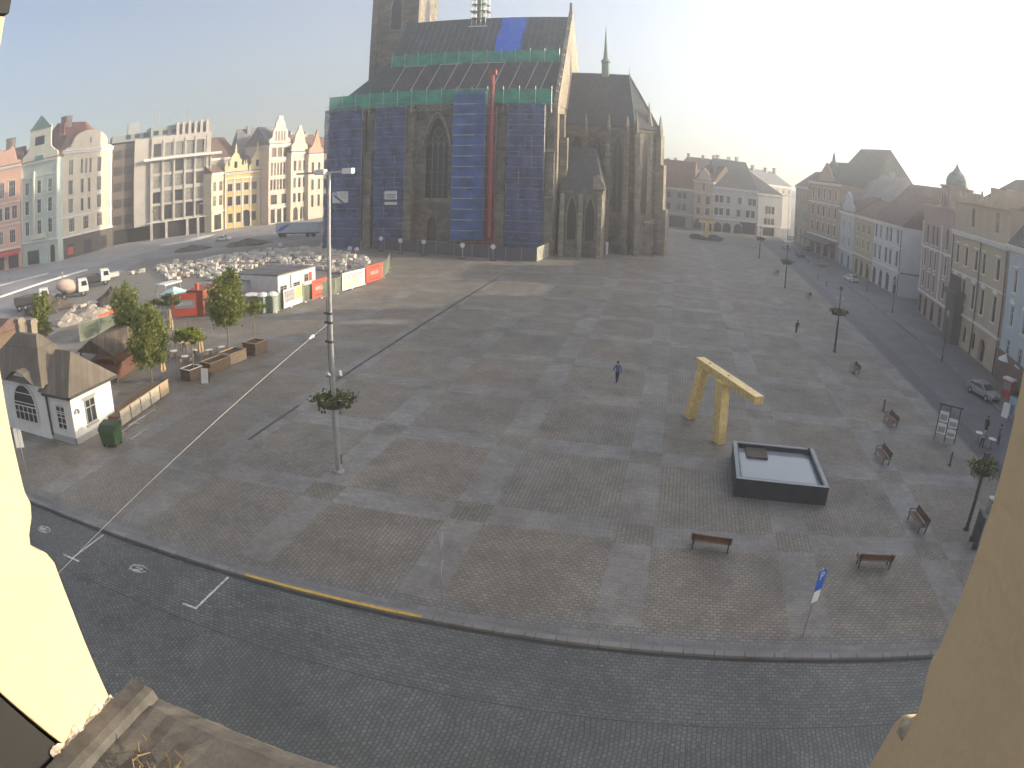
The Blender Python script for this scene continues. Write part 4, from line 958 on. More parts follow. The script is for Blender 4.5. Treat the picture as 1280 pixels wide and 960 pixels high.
for x, y, dx, dy in ((-7.9,CY0-.2,.35,-1),(-3.8,140.1,1,-.5),(-3.8,145.9,1,.5)):
    b = MB(); l = math.hypot(dx,dy); d = Vector((dx/l,dy/l,0))
    for z0, z1, dd in ((0,9,2.4),(9,18,1.7),(18,24,1.0)): 
        b.beam(Vector((x,y,(z0+z1)/2))-d*.2, Vector((x,y,(z0+z1)/2))+d*dd, 1.05, z1-z0)
    p_ = Vector((x,y,0))+d*.5; b.lathe([(.45,24),(.4,25.4),(.05,28.2)], p_, 4)
    part(b, 'buttress', M['stonelight' if x > -5 else 'stone'])
for x in (-19.4,-15.4,-11.4):
    b = MB(); b.prismy([(x-.85,8.0)]+arch_pts(x-.85,x+.85,20,22.8)+[(x+.85,8.0)], CY0-.02, CY0+.3); part(b, 'pane', M['churchglass'])
    b = MB(); q1 = [(x-1.0,8)]+arch_pts(x-1.0,x+1.0,20,23.1)+[(x+1.0,8)]
    for p, r in zip(q1, q1[1:]): b.beam((p[0],CY0-.1,p[1]),(r[0],CY0-.1,r[1]),.25,.28,up=(0,1,0))
    b.box(x-.07,x+.07,CY0-.1,CY0-.021,8,21.5); part(b, 'window', M['stone'])
b = MB(); a_, c_ = Vector((-8.2,CY0,0)), Vector((-3.9,140.2,0)); d = (c_-a_).normalized(); n_ = Vector((d.y,-d.x,0)); m_ = (a_+c_)/2
pts = [m_+d*t+n_*.03+Vector((0,0,z)) for t,z in [(-.9,8)]+arch_pts(-.9,.9,20,22.8)+[(.9,8)]]
b.add(pts, [tuple(range(len(pts)))]); b.add([p+n_*-.2 for p in pts],[tuple(range(len(pts)))]); part(b, 'pane', M['churchglass'])
b = MB(); b.lathe([(.85,0),(.85,3.2),(1.05,3.3),(.95,3.6),(.55,4.2),(.35,6.2),(.1,10.2),(.03,11.6)], (-14.6,143,36.0), 8); tur = part(b, 'ridge_turret', M['copper'])
b = MB(); b.lathe([(.12,0),(.22,.2),(.02,.5)], (-9.8,143,36.6), 6); b.cyl((-9.8,143,37),(-9.8,143,38.6),.05,.03,5); part(b, 'finial', M['copper'])
# stair turret with pinnacle at the end of the choir
b = MB(); b.lathe([(.8,0),(.8,25.6),(.95,25.8),(.75,26.2),(.25,29.0),(.05,30.6)], (-5.6,139.4,0), 7); part(b, 'pinnacle', M['stonelight'])
# side chapel in the corner
b = MB(); b.box(-20.5,-13.2,127.4,CY0-.005,0,12.3); b.box(-20.6,-13.05,127.1,127.39,11.7,12.2); b.box(-20.6,-13.05,127.05,127.39,0,1.5)
part(b, 'chapel_wall', M['stone'])
b = MB(); b.add([(-20.7,127.0,12.31),(-13.0,127.0,12.31),(-13.0,CY0-.01,12.31),(-20.7,CY0-.01,12.31),(-20.7,134.4,20.4),(-15.4,134.4,20.4),(-15.4,CY0-.01,20.4),(-20.7,CY0-.01,20.4)], [(0,1,5,4),(1,2,6,5),(4,5,6,7),(0,4,7,3),(0,3,2,1)]); part(b, 'chapel_roof', M['slate'])
for x in (-18.6,-15.3):
    b = MB(); b.prismy([(x-.8,3.0)]+arch_pts(x-.8,x+.8,8,10.6)+[(x+.8,3.0)], 127.37, 127.6); part(b, 'pane', M['churchglass'])
    b = MB(); q1 = [(x-.95,3)]+arch_pts(x-.95,x+.95,8,10.9)+[(x+.95,3)]
    for p, r in zip(q1, q1[1:]): b.beam((p[0],127.3,p[1]),(r[0],127.3,r[1]),.25,.28,up=(0,1,0))
    part(b, 'window', M['stonelight'])
for x in (-20.3,-16.95,-13.5):
    b = MB(); b.box(x-.4,x+.4,126.2,127.38,0,7.5); b.box(x-.36,x+.36,126.6,127.38,7.5,11.5); b.prismx([(126.2,7.5),(127.0,7.5),(127.0,8.8)],x-.41,x+.41); part(b, 'buttress', M['stonelight'])
b = MB(); b.prismy([(-14.9,12.31),(-12.7,12.31),(-12.9,13.4),(-14.0,15.2),(-14.9,14.8)], 127.2, 127.6); part(b, 'small_gable', M['stonelight'])
b = MB(); b.prismy([(-8.0,0),(-4.2,0),(-4.2,6.2),(-8.0,6.2)], 138.2, 139.2); b.add([(-8.3,137.6,6.21),(-4,138.0,6.21),(-4,140.2,7.4),(-8.3,139.0,7.4)],[(0,1,2,3)]); part(b, 'sacristy_lean_to', M['stonelight'])
# ------------------------------------------------------------------ scaffolding and nets
def net(par, name, m, x0, x1, z0, z1, y, nx=30, nz=40, amp=.22, slope=0):
    b = MB()
    for j in range(nz+1):
        for i in range(nx+1):
            x, z = x0+(x1-x0)*i/nx, z0+(z1-z0)*j/nz
            b.v.append((x, y+slope*(z-z0)+amp*(math.sin(x*2.1+z*.3)*.6+math.sin(z*1.6+x)*.4), z))
    for j in range(nz):
        for i in range(nx): a = j*(nx+1)+i; b.f.append([a,a+1,a+nx+2,a+nx+1]); b.m.append(0)
    return b.build(name, m, par, smooth=True, recalc=False)
def poles(par, x0, x1, z0, z1, y, dx=2.4, dz=2.0, depth=1.1, r=.04):
    n = max(1, round((x1-x0)/dx))
    for i in range(n+1):
        x = x0+(x1-x0)*i/n
        for yy in (y, y+depth):
            b = MB(); b.cyl((x,yy,z0),(x,yy,z1),r,r,5); b.build('pole', M['steel'], par)
    z = z0+dz; k = 0
    while z < z1:
        b = MB(); b.box(x0,x1,y,y+depth,z-.05,z); b.build('platform', M['woodpale'], par)
        b = MB(); b.cyl((x0,y-.3,z+.1),(x1,y-.3,z+.1),.03,.03,5); b.build('ledger', M['steel'], par)
        b = MB(); b.cyl((x0,y-.03,z+1),(x1,y-.03,z+1),.035,.035,5); b.build('handrail', M['steel'], par)
        z += dz
gS = 'scaffolds around the church'
sc = thing('scaffold', 'blue netted scaffold on the west end of the church wall behind the lamp post', 'scaffold', (0,0,0), 0, gS)
net(sc, 'blue_net', M['net_blue'], -67.2,-58.9,0,28.4,124.9); poles(sc,-67.2,-58.9,0,28.4,125.05)
b = MB(); b.add([(-67.5,127,0),(-67.5,135,0),(-67.5,135,29.5),(-67.5,127,29.5)],[(0,1,2,3)]); b.build('blue_net', M['net_blue'], sc, recalc=False)
sc = thing('scaffold', 'blue netted scaffold between two buttresses left of the big church window', 'scaffold', (0,0,0), 0, gS)
net(sc, 'blue_net', M['net_blue'], -56.4,-50.0,0,28.2,125.5); poles(sc,-56.4,-50,0,28.2,125.6)
sc = thing('scaffold', 'bright blue scaffold tower with white platform lines right of the big church window', 'scaffold', (0,0,0), 0, gS)
net(sc, 'blue_net', M['net_bright'], -40.4,-34.3,2.4,30.4,124.6, amp=.08); poles(sc,-40.4,-34.3,0,30.4,124.75,2.0,2.0,2.2)
b = MB()
for z in range(4,30,2): b.box(-40.2,-36.2,124.42,124.5,z-.06,z+.06)
b.build('toe_board', M['steel'], sc)
sc = thing('scaffold', 'greyish blue netted scaffold on the church corner right of the red chute', 'scaffold', (0,0,0), 0, gS)
net(sc, 'blue_net', M['net_blue'], -30.4,-23.6,0,28.0,125.5); poles(sc,-30.4,-23.6,0,28,125.6)
sc = thing('roof_scaffold', 'green netted guard scaffold along the lower edge of the church roof', 'scaffold', (0,0,0), 0, gS)
net(sc, 'green_net', M['net_green'], -66.9,-34.4,28.4,31.2,125.9, 60, 6, .06); net(sc, 'green_net', M['net_green'], -34.3,-22.4,28.2,31.1,125.9, 30, 6, .06)
for i in range(16):
    x = -66.8+44.3*i/15; b = MB(); b.cyl((x,125.8,26.5),(x,125.8,31.6),.05,.05,5); b.cyl((x,125.8,27),(x,127.7,27),.05,.05,5); b.build('pole', M['steel'], sc)
b = MB(); b.box(-66.9,-22.4,126,127.3,28.2,28.3); b.build('platform', M['woodpale'], sc)
b = MB(); x = -49.5
while x < -42: b.beam((x,125.85,27.2),(x+.6,125.85,28.0),.06,.06); b.beam((x+.6,125.85,28.0),(x+1.2,125.85,27.2),.06,.06); x += 1.2
b.box(-49.5,-42.3,125.8,125.9,27.15,27.25); b.build('lattice_girder', M['steel'], sc)
sc = thing('roof_scaffold', 'green netted guard scaffold across the middle of the church roof', 'scaffold', (0,0,0), 0, gS)
net(sc, 'green_net', M['net_green'], -57.2,-22.5,37.4,40.2,134.2, 60, 6, .06)
for i in range(13):
    x = -57+34.4*i/12; b = MB(); b.cyl((x,134.1,36.8),(x,134.1,40.6),.05,.05,5); b.build('pole', M['steel'], sc)
for x in (-55.5,-51.2,-47.9,-44.4,-41.5,-37.9,-34.8,-31.6,-28.4,-25.6):
    b = MB(); xx = x+1.7; b.beam((x,128.3,roofz(128.3)+.18),(xx,134.0,roofz(134.0)+.3),.16,.12); b.build('roof_ladder', M['steel'], sc)
for x0, x1 in ((-54,-49),(-46.5,-42),(-39.5,-33.5)):
    b = MB(); b.beam((x0,133.9,roofz(133.9)+.25),(x1,133.9,roofz(133.9)+.25),.2,.16); b.build('roof_beam', M['steel'], sc)
b = MB()   # lines of battens on the upper roof
for i in range(26):
    x = -55+32*i/25; ya, yb = 135.2, 142.6
    b.beam((x,ya,roofz(ya)+.08),(x+.0,yb,roofz(yb)+.08),.09,.08)
part(b, 'roof_batten', M['roof_grey'])
b = MB(); y0, y1 = 134.9, 142.7
for i in range(13):
    for j in range(9): 
        y = y0+(y1-y0)*j/8; b.v.append((-36.1+5.2*i/12 + .15*math.sin(j*1.3), y, roofz(y)+.2+.07*math.sin(i*1.1+j*.7)))
for j in range(8):
    for i in range(12): a = i*9+j; b.f.append([a,a+9,a+10,a+1]); b.m.append(0)
tag(b.build('roof_tarpaulin', M['tarp'], smooth=True), 'bright blue tarpaulin stretched over the upper church roof', 'tarpaulin')
fl = thing('turret_scaffold', 'grey scaffold cage around the small turret on the church ridge', 'scaffold', (-41.0,143,0), 0, gS)
for dx in (-1.5,-.5,.5,1.5):
    for dy in (-1.5,1.5):
        b = MB(); b.cyl((dx,dy,47.5),(dx,dy,66),.06,.06,5); b.build('pole', M['steel'], fl)
for k in range(10):
    b = MB(); z = 49.5+1.7*k; e = 1.6+(.4 if k%2 else .1); b.box(-e,e,-1.6,1.6,z-.05,z+.03); b.build('platform', M['woodpale'], fl)
    b = MB(); s_ = 1 if k%2 else -1; b.beam((-1.5*s_,-1.5,z),(1.5*s_,-1.5,z+1.7),.06,.06); b.beam((-1.9,-1.62,z+1),(1.9,-1.62,z+1),.06,.06); b.build('brace', M['steel'], fl)
b = MB(); b.box(-2,2,-1.9,-1.7,47.2,47.45); b.build('platform', M['white'], fl)
b = MB(); b.lathe([(1.0,49),(1.0,60),(.6,64),(.1,70)], (-41,143,0), 8); part(b, 'nave_turret', M['copper'])
cu = thing('debris_chute', 'long red debris chute hanging down the church scaffold', 'chute', (-33.0,124.2,0))
for k in range(30):
    z = 3.0+1.04*k; b = MB(); b.lathe([(.28,0),(.42,1.12),(.44,1.12),(.31,0)], (.02*math.sin(k),0,z), 10); b.build('chute_segment', M['chute_red'], cu)
b = MB(); b.box(-.7,.7,-.6,.6,33.6,34.6); b.build('hopper', M['chute_red'], cu)
sk = thing('rubble_skip', 'open red steel skip standing under the debris chute', 'skip', (-33.2,124.0,0))
b = MB(); b.add([(-1.6,-.9,.15),(1.6,-.9,.15),(1.6,.9,.15),(-1.6,.9,.15),(-2.1,-1,1.7),(2.1,-1,1.7),(2.1,1,1.7),(-2.1,1,1.7)],[(0,3,2,1),(0,1,5,4),(1,2,6,5),(2,3,7,6),(3,0,4,7)]); b.build('body', mat('dark_red_skip',(.22,.04,.04),amt=.3,scale=2), sk)
b = MB(); b.box(-2.2,2.2,-1.1,-1.0,1.6,1.75); b.build('rim', M['red'], sk)
rd = netmat('dark_red_net', (.17,.035,.05), .9)
sc = thing('scaffold', 'dark red netted strip beside the red debris chute on the church', 'scaffold', (0,0,0), 0, gS)
net(sc, 'red_net', rd, -34.2,-32.4,1.5,27.5,125.0,8,20,.06); poles(sc,-34.2,-32.4,0,27.5,125.1,1.8,2.0,1.0)
# banners on the nets
def textmesh(s, size, ext=.004):
    cu_ = bpy.data.curves.new('t','FONT'); cu_.body = s; cu_.size = size; cu_.extrude = ext; cu_.align_x = 'CENTER'; cu_.align_y = 'CENTER'; cu_.resolution_u = 3
    o = bpy.data.objects.new('t', cu_); COL.objects.link(o); dg = bpy.context.evaluated_depsgraph_get(); dg.update()
    me = bpy.data.meshes.new_from_object(o.evaluated_get(dg)); bpy.data.objects.remove(o); bpy.data.curves.remove(cu_)
    return me
def text(s, size, m, par, loc, rot=(math.pi/2,0,0), sx=1):
    me = textmesh(s, size); me.materials.clear(); me.materials.append(m)
    o = link('lettering', me, par); o.location = loc; o.rotation_euler = rot; o.scale = (sx,1,1); return o
bn = thing('banner', 'white banner with blue emblem and dark diagonal stripe on the church scaffold', 'banner', (-63.2,124.65,10.4), 0, 'banners on the church scaffold')
b = MB(); b.box(-1.75,1.75,-.02,.02,-1.15,1.15); b.build('sheet', M['white'], bn)
b = MB(); b.add([(-1.6,-.03,.3),(.3,-.03,-1.1),(.95,-.03,-1.1),(-1.2,-.03,.5)],[(0,1,2,3)]); b.build('stripe', M['dsteel'], bn, recalc=False)
b = MB(); b.lathe([(.28,0),(.42,0)], (0,0,0), 14); b.f = b.f[:-2]; b.m = b.m[:-2]
for i,v in enumerate(b.v): b.v[i] = (-1.05+v[0], -.035, .55+v[1])
b.box(-1.6,-.7,-.034,-.03,1.0,1.12); b.build('emblem', M['blue'], bn, recalc=False)
b = MB()
for k in range(4): b.box(-.2+.1*k,1.5,-.034,-.03,.75-.3*k,.83-.3*k)
b.build('lettering', M['frame_g'], bn)
bn = thing('banner', 'square white banner with rows of grey lettering on the church scaffold', 'banner', (-52.6,125.2,10.0), 0, 'banners on the church scaffold')
b = MB(); b.box(-1.3,1.3,-.02,.02,-1.3,1.4); b.build('sheet', M['white'], bn)
b = MB()
for zz in (.75,.45,.15): b.box(-1.0,1.0,-.034,-.022,zz-.06,zz+.06)
b.box(-1.3,1.3,-.034,-.022,-.75,-.25); b.build('lettering', M['dsteel'], bn)
# dark hoarding round the foot of the church
gF = 'hoarding panels around the church foot'
ORD = ['','first','second','third','fourth','fifth','sixth','seventh','eighth','ninth','tenth','eleventh','twelfth','thirteenth','fourteenth','fifteenth','sixteenth']
hp = [P(426,306),P(462,310),P(500,314),P(545,318),P(590,322),P(632,325.5),P(671,327)]
for i, (a, c) in enumerate(zip(hp, hp[1:])):
    n = 2
    for k in range(n):
        p0, p1 = a.lerp(c,k/n), a.lerp(c,(k+1)/n); d = p1-p0
        t = thing('site_hoarding', 'dark hoarding panel at the foot of the church, '+ORD[12-2*i-k]+' from the graffiti panel', 'hoarding', p0, math.atan2(d.y,d.x), gF)
        b = MB(); b.box(.06,d.length-.06,0,.06,.1,2.2); b.build('board', plaster('hoarding_grey',(.10,.10,.11)) if i+k==0 else bpy.data.materials['hoarding_grey'], t)
        b = MB(); b.cyl((0,.03,0),(0,.03,2.3),.045,.045,6); b.build('post', M['steel'], t)
a, c = P(671,327), P(690,318)
d = c-a; t = thing('site_hoarding', 'pale hoarding end panel sprayed with graffiti at the church corner', 'hoarding', a, math.atan2(d.y,d.x))
m_, nt_, b_ = mk('graffiti_board'); tc = nt_.nodes.new('ShaderNodeTexCoord'); vo = nt_.nodes.new('ShaderNodeTexVoronoi'); vo.inputs['Scale'].default_value = 1.6
nt_.links.new(distort(nt_, tc.outputs['Object'], 1.0, 1.5), vo.inputs['Vector']); ra = nt_.nodes.new('ShaderNodeValToRGB'); nt_.links.new(vo.outputs['Distance'], ra.inputs[0])
ra.color_ramp.elements[0].color = (.12,.12,.10,1); ra.color_ramp.elements[1].color = (.55,.53,.45,1); ra.color_ramp.elements.new(.45).color = (.4,.42,.33,1); ra.color_ramp.elements[0].position = .15
nt_.links.new(ra.outputs[0], b_.inputs['Base Color'])
b = MB(); b.box(0,d.length,0,.08,0,2.4); b.build('board', m_, t)
# ================================================================== FURNITURE OF THE SQUARE
random.seed(11)
def leafmat(name, c, c2):
    m, nt, b = mk(name); oi = nt.nodes.new('ShaderNodeTexCoord'); no = nt.nodes.new('ShaderNodeTexNoise'); no.inputs['Scale'].default_value = 2.2; no.inputs['Detail'].default_value = 5
    nt.links.new(oi.outputs['Object'], no.inputs['Vector']); ra = nt.nodes.new('ShaderNodeValToRGB'); nt.links.new(no.outputs['Fac'], ra.inputs[0])
    ra.color_ramp.elements[0].position = .35; ra.color_ramp.elements[1].position = .66
    ra.color_ramp.elements[0].color = (*c,1); ra.color_ramp.elements[1].color = (*c2,1)
    nt.links.new(ra.outputs[0], b.inputs['Base Color']); b.inputs['Roughness'].default_value = .6
    b.inputs['Transmission Weight'].default_value = 0; b.inputs['Subsurface Weight'].default_value = 0
    tr = nt.nodes.new('ShaderNodeBsdfTranslucent'); nt.links.new(ra.outputs[0], tr.inputs['Color'])
    mx = nt.nodes.new('ShaderNodeMixShader'); mx.inputs[0].default_value = .35
    nt.links.new(b.outputs[0], mx.inputs[1]); nt.links.new(tr.outputs[0], mx.inputs[2]); nt.links.new(mx.outputs[0], nt.nodes['Material Output'].inputs['Surface'])
    return m
M['leaf_dark'] = leafmat('hornbeam_leaves', (.10,.135,.025), (.26,.28,.06))
M['leaf_bright'] = leafmat('plane_tree_leaves', (.12,.16,.02), (.30,.33,.05))
M['leaf_flower'] = leafmat('hanging_plants', (.05,.075,.02), (.14,.17,.05))
M['bark'] = mat('grey_bark', (.22,.19,.15), rough=.95, amt=.35, scale=6, bump=.4)
M['petal'] = mat('pale_petals', (.55,.42,.36), rough=.7, amt=.3, scale=9)
M['petalred'] = mat('red_petals', (.45,.06,.08), rough=.7, amt=.3, scale=9)
def leaves(b, c, rx, ry, rz, n, s, clumps=0, flat=.0):
    c = Vector(c); cl = []
    for _ in range(clumps or max(8, n//45)):
        while True:
            v = Vector((random.uniform(-1,1),random.uniform(-1,1),random.uniform(-1,1)))
            if .25 < v.length < 1: break
        cl.append((v, random.uniform(.18,.38)))
    for i in range(n):
        v, r = random.choice(cl); p = v+Vector((random.gauss(0,1),random.gauss(0,1),random.gauss(0,1)))*r*.55
        p = Vector((p.x*rx, p.y*ry, p.z*rz))+c; a = Vector((random.gauss(0,1),random.gauss(0,1),random.gauss(0,.7))).normalized(); u = a.orthogonal().normalized(); w = a.cross(u)
        q = s*random.uniform(.6,1.35)
        b.add([p-u*q, p+w*q*.55, p+u*q, p-w*q*.55], [(0,1,2,3)])
def tree(loc, label, crown, trunk_h, lm, seed, leaf_n=1800, leaf_s=.13, r0=.11, group=None, lean=0):
    """crown = list of (dx,dy,z,rx,ry,rz,weight)"""
    random.seed(seed); t = thing('planter_tree', label, 'tree', loc, 0, group)
    b = MB(); top = max(c[2] for c in crown); pts = [Vector((0,0,0)), Vector((.03,.02,trunk_h*.5)), Vector((lean,.0,trunk_h)), Vector((lean*1.2,.05,top))]
    rr = [r0, r0*.85, r0*.7, r0*.2]
    for k in range(3): b.cyl(pts[k], pts[k+1], rr[k], rr[k+1], 8)
    for c in crown:
        for k in range(6):
            a = random.uniform(0,6.28); e = Vector((c[0]+c[3]*.7*math.cos(a), c[1]+c[4]*.7*math.sin(a), c[2]+c[5]*random.uniform(-.5,.6))); s_ = Vector((lean,0,random.uniform(trunk_h*.9, max(trunk_h, c[2]))))
            b.cyl(s_, e, r0*.35, r0*.08, 5)
    b.build('trunk', M['bark'], t)
    b = MB(); tot = sum(c[6] for c in crown)
    for c in crown: leaves(b, c[:3], c[3], c[4], c[5], int(leaf_n*c[6]/tot), leaf_s)
    b.build('crown', lm, t, recalc=False); return t
# ---- lamp post in the middle left
def flower_basket(par, z, r):
    b = MB(); b.lathe([(.1,-.35),(r*.62,-.3),(r*.8,-.02),(r*.74,-.02),(.1,-.1)], (0,0,z), 14); k = b.build('flower_basket', M['dsteel'], par)
    b = MB(); leaves(b, (0,0,z+.12), r*1.08, r*1.08, .24, 1100, .09, 80)
    for i in range(60):
        a = random.uniform(0,6.28); q = Vector((r*.85*math.cos(a), r*.85*math.sin(a), z-random.uniform(.05,.55))); b.add([q, q+Vector((.06,.05,.12)), q+Vector((0,0,.24)), q+Vector((-.06,-.05,.12))], [(0,1,2,3)])
    b.build('plants', M['leaf_flower'], k, recalc=False)
    b = MB()
    for i in range(110):
        a = random.uniform(0,6.28); q = Vector((r*random.uniform(.5,1)*math.cos(a), r*random.uniform(.5,1)*math.sin(a), z+random.uniform(0,.3))); s_ = .045
        b.add([q+Vector((s_,0,0)), q+Vector((0,s_,.02)), q+Vector((-s_,0,0)), q+Vector((0,-s_,.02)), q+Vector((0,0,s_))], [(0,1,4),(1,2,4),(2,3,4),(3,0,4)])
    b.build('flowers', M['petal'], k, recalc=False)['kind'] = 'stuff'
LP = P(424,590)
lp = thing('lamp_post', 'tall grey lamp post with flower basket and double lamp head left of the centre', 'lamp post', LP)
b = MB(); b.cyl((0,0,0),(0,0,3.9),.20,.165,14); b.cyl((0,0,3.9),(0,0,16.2),.135,.085,12); b.cyl((0,0,0),(0,0,.12),.3,.3,14); pole = b.build('pole', M['steel'], lp, smooth=False)
b = MB(); b.box(.17,.2,-.06,.06,.5,1.1); b.build('access_hatch', M['dsteel'], pole)
ZB = HT((424,590),(418,501)); ZS = HT((424,590),(424,466)); print('basket', ZB, ZS)
flower_basket(lp, ZB, 1.0)
b = MB(); b.beam((-1.35,-.25,16.25),(1.25,.25,16.25),.12,.10); arm = b.build('arm', M['steel'], lp)
for sx in (-.45,1.0):
    b = MB(); b.box(sx-.28,sx+.28,-.2+sx*.19,.2+sx*.19,16.12,16.42); k = b.build('lamp_head', M['white'], lp, bevel=.03)
b = MB(); b.box(-1.7,-.75,-.45,-.15,16.2,16.3); b.build('lamp_head', M['steel'], lp)
for sx, sy in ((.35,.1),(.55,-.3),(-.1,-.4)):
    b = MB(); b.cyl((sx*.3,sy*.3,ZS-.05),(sx,sy,ZS),.03,.03,6); b.cyl((sx-.08,sy,ZS-.06),(sx+.1,sy,ZS+.08),.09,.12,10); b.build('spotlight', M['steel'], lp)
for z in (7.4,8.9,HT((424,590),(411,404))+.03):
    b = MB(); b.cyl((0,0,z-.06),(0,0,z+.06),.16,.16,12); b.box(-.35,-.05,-.03,.03,z-.05,z+.05); b.build('bracket', M['dsteel'], lp)
b = MB(); b.cyl((-.2,.02,3.6),(-.2,.02,9.6),.018,.018,5); b.build('conduit', M['dsteel'], lp)
# span wire from the post down to the house front
hz_ = HT((424,590),(411,404)); p0 = Vector((LP.x-.1, LP.y, hz_)); v1 = (p0-Vector((0,0,CAMH))); v2 = ray(140,645); n_ = v1.cross(v2)
Xe = -18.6; Ze = -(n_.x*Xe+n_.y*.52)/n_.z+CAMH; p1 = Vector((Xe,.52,Ze))
wr = thing('span_wire', 'pale span wire with insulator running from the lamp post to the house front', 'wire', p0)
b = MB(); pts = [p0.lerp(p1,i/16)-p0-Vector((0,0,.10*math.sin(math.pi*i/16))) for i in range(17)]; b.tube(pts, .009, 5); b.build('wire', mat('pale_wire',(.55,.53,.5),rough=.5,amt=.1), wr)
d = (p1-p0).normalized(); b = MB(); q = d*1.6; b.cyl(q, q+d*.45, .06,.06,8); b.cyl(q+d*.1,q+d*.18,.1,.1,8); b.build('insulator', M['white'], wr)
# ---- flower columns along the street
def column(loc, label, h=6.6):
    c = thing('flower_column', label, 'lamp column', loc, 0, 'flower columns along the east street')
    b = MB(); b.cyl((0,0,0),(0,0,3.4),.13,.11,10); b.cyl((0,0,3.4),(0,0,h),.07,.05,8); b.cyl((0,0,0),(0,0,.1),.22,.22,10); b.build('pole', M['dsteel'], c)
    flower_basket(c, 3.75 if h < 5 else 4.25, .9)
    for sx in (-.35,.35):
        b = MB(); b.cyl((0,0,h-1.0),(sx,0,h-.95),.03,.03,5); b.cyl((sx-.12,0,h-.98),(sx+.12,0,h-.86),.13,.16,8); b.build('spotlight', M['steel'], c)
    b = MB(); b.box(-.18,.18,-.12,.12,h,h+.35); b.build('camera_box', M['dsteel'], c)
    return c
for px, lb in (((1208,662),'flower column nearest to the yellow window jamb on the right'),((1043,440),'flower column beside the dark stripe of the street, behind the golden sculpture'),((981,360),'flower column farther up the street, in line with the parked cars'),((949,323),'small distant flower column before the light grey corner house')):
    column(P(*px), lb, 6.6 if px[0] < 1200 else 4.3)
# ---- two armed street lamps
def street_lamp(loc, h, label, name='street_lamp', arms=2, group='double street lamps'):
    c = thing(name, label, 'street lamp', loc, 0, group)
    b = MB(); b.cyl((0,0,0),(0,0,h*.25),.14,.12,8); b.cyl((0,0,h*.25),(0,0,h),.09,.06,8); b.build('pole', M['steel'], c)
    b = MB(); b.beam((-1.4 if arms==2 else 0,0,h),(1.4,0,h),.1,.08); b.build('arm', M['steel'], c)
    for s_ in ((-1,1) if arms==2 else (1,)):
        b = MB(); b.box(s_*1.3-.45,s_*1.3+.45,-.2,.2,h-.05,h+.14); b.build('lamp_head', M['white'], c)
    return c
street_lamp(P(984,302), HT((984,302),(992,246)), 'pale double street lamp at the mouth of the far side street')
street_lamp(P(61,331), HT((61,331),(58,236)), 'double street lamp before the green gabled house')
street_lamp(P(190,301), HT((190,301),(190,264)), 'grey street lamp before the concrete office block', arms=1)
street_lamp(P(248,297), HT((248,297),(247,255)), 'dark street lamp between office block and yellow palace', arms=1)
street_lamp(P(378,280), HT((378,280),(378,205)), 'thin street lamp before the cream gabled house', arms=1)
def pave_lamp(loc, h, label):
    c = thing('pavement_lamp', label, 'street lamp', loc, 0, 'lamps on the east pavement')
    b = MB(); b.cyl((0,0,0),(0,0,.8),.12,.1,8); b.cyl((0,0,.8),(0,0,h-.5),.06,.05,8); b.build('pole', M['dsteel'], c)
    b = MB(); b.lathe([(.1,0),(.22,.1),(.28,.55),(.12,.75),(.02,.85)], (0,0,h-.5), 8); b.build('lantern', M['frame_g'], c)
pave_lamp(P(1177,452), 5.6, 'pavement lamp before the beige palace with the dark portal')
pave_lamp(P(1115,392), 4.9, 'pavement lamp at the corner of the white house')
pave_lamp(P(1083,366), 4.6, 'pavement lamp before the yellow narrow house')
# ---- golden sculpture
gs = thing('golden_sculpture', 'golden fountain sculpture of two leaning legs and a long sloping beam', 'sculpture', P(898,553))
o_ = Vector(gs.location)
def rel(v): return Vector(v)-o_
top1, top2, end = P(877,452,4.0), P(904,474,3.95), P(948,500,3.9)
b1, b2 = P(862,522), P(898,553)
dbm = (end-top1).normalized()
def leg(bp, tp, w0, w1, dd):
    b = MB(); side = Vector((dbm.x,dbm.y,0)).normalized(); nn = Vector((-side.y,side.x,0)); vs = []
    for p, w in ((bp,w0),(tp,w1)):
        for i,j in ((-1,-1),(1,-1),(1,1),(-1,1)): vs.append(rel(p)+side*(w/2*i)+nn*(dd/2*j))
    b.add(vs, [(0,3,2,1),(4,5,6,7),(0,1,5,4),(1,2,6,5),(2,3,7,6),(3,0,4,7)]); return b
leg(b1, top1+Vector((0,0,-.15))+dbm*.45, .78, .72, .6).build('leg', M['gold'], gs, bevel=.02)
leg(b2, top2+Vector((0,0,-.15)), .85, .95, .6).build('leg', M['gold'], gs, bevel=.02)
b = MB(); b.beam(rel(top1)-dbm*.25, rel(end)+dbm*.1, .66, .5); bm_ = b.build('beam', M['gold'], gs, bevel=.02)
for t_ in (.16,.5):
    b = MB(); q = rel(top1).lerp(rel(end), t_)+Vector((0,0,.255)); b.cyl(q-Vector((0,0,.004)), q+Vector((0,0,.02)), .07, .07, 10); b.build('nozzle', M['dsteel'], bm_)
# ---- basin
hb = 1.08
c = [P(921,598,hb), P(1036.5,610,hb), P(1016.5,561,hb), P(916.5,551,hb)]
ba = thing('fountain_basin', 'dark steel fountain basin with a shallow sheet of water beside the golden sculpture', 'basin', P(919,619))
o_ = Vector(ba.location); cen = sum(c, Vector())/4
def inset(p, d): 
    v = cen-p; v.z = 0; return p+v.normalized()*d
b = MB()
for i in range(4):
    a, e = c[i], c[(i+1)%4]; ai, ei = inset(a,.42), inset(e,.42)
    b.add([rel(a)*1, rel(e), rel(ei), rel(ai), rel(a)-Vector((0,0,hb)), rel(e)-Vector((0,0,hb)), rel(ei)-Vector((0,0,hb)), rel(ai)-Vector((0,0,hb))], [(0,1,2,3),(0,4,5,1),(3,2,6,7),(0,3,7,4),(1,5,6,2),(4,7,6,5)])
b.build('wall', mat('blackened_steel',(.05,.055,.062),rough=.42,amt=.25,scale=1.2), ba)
b = MB()
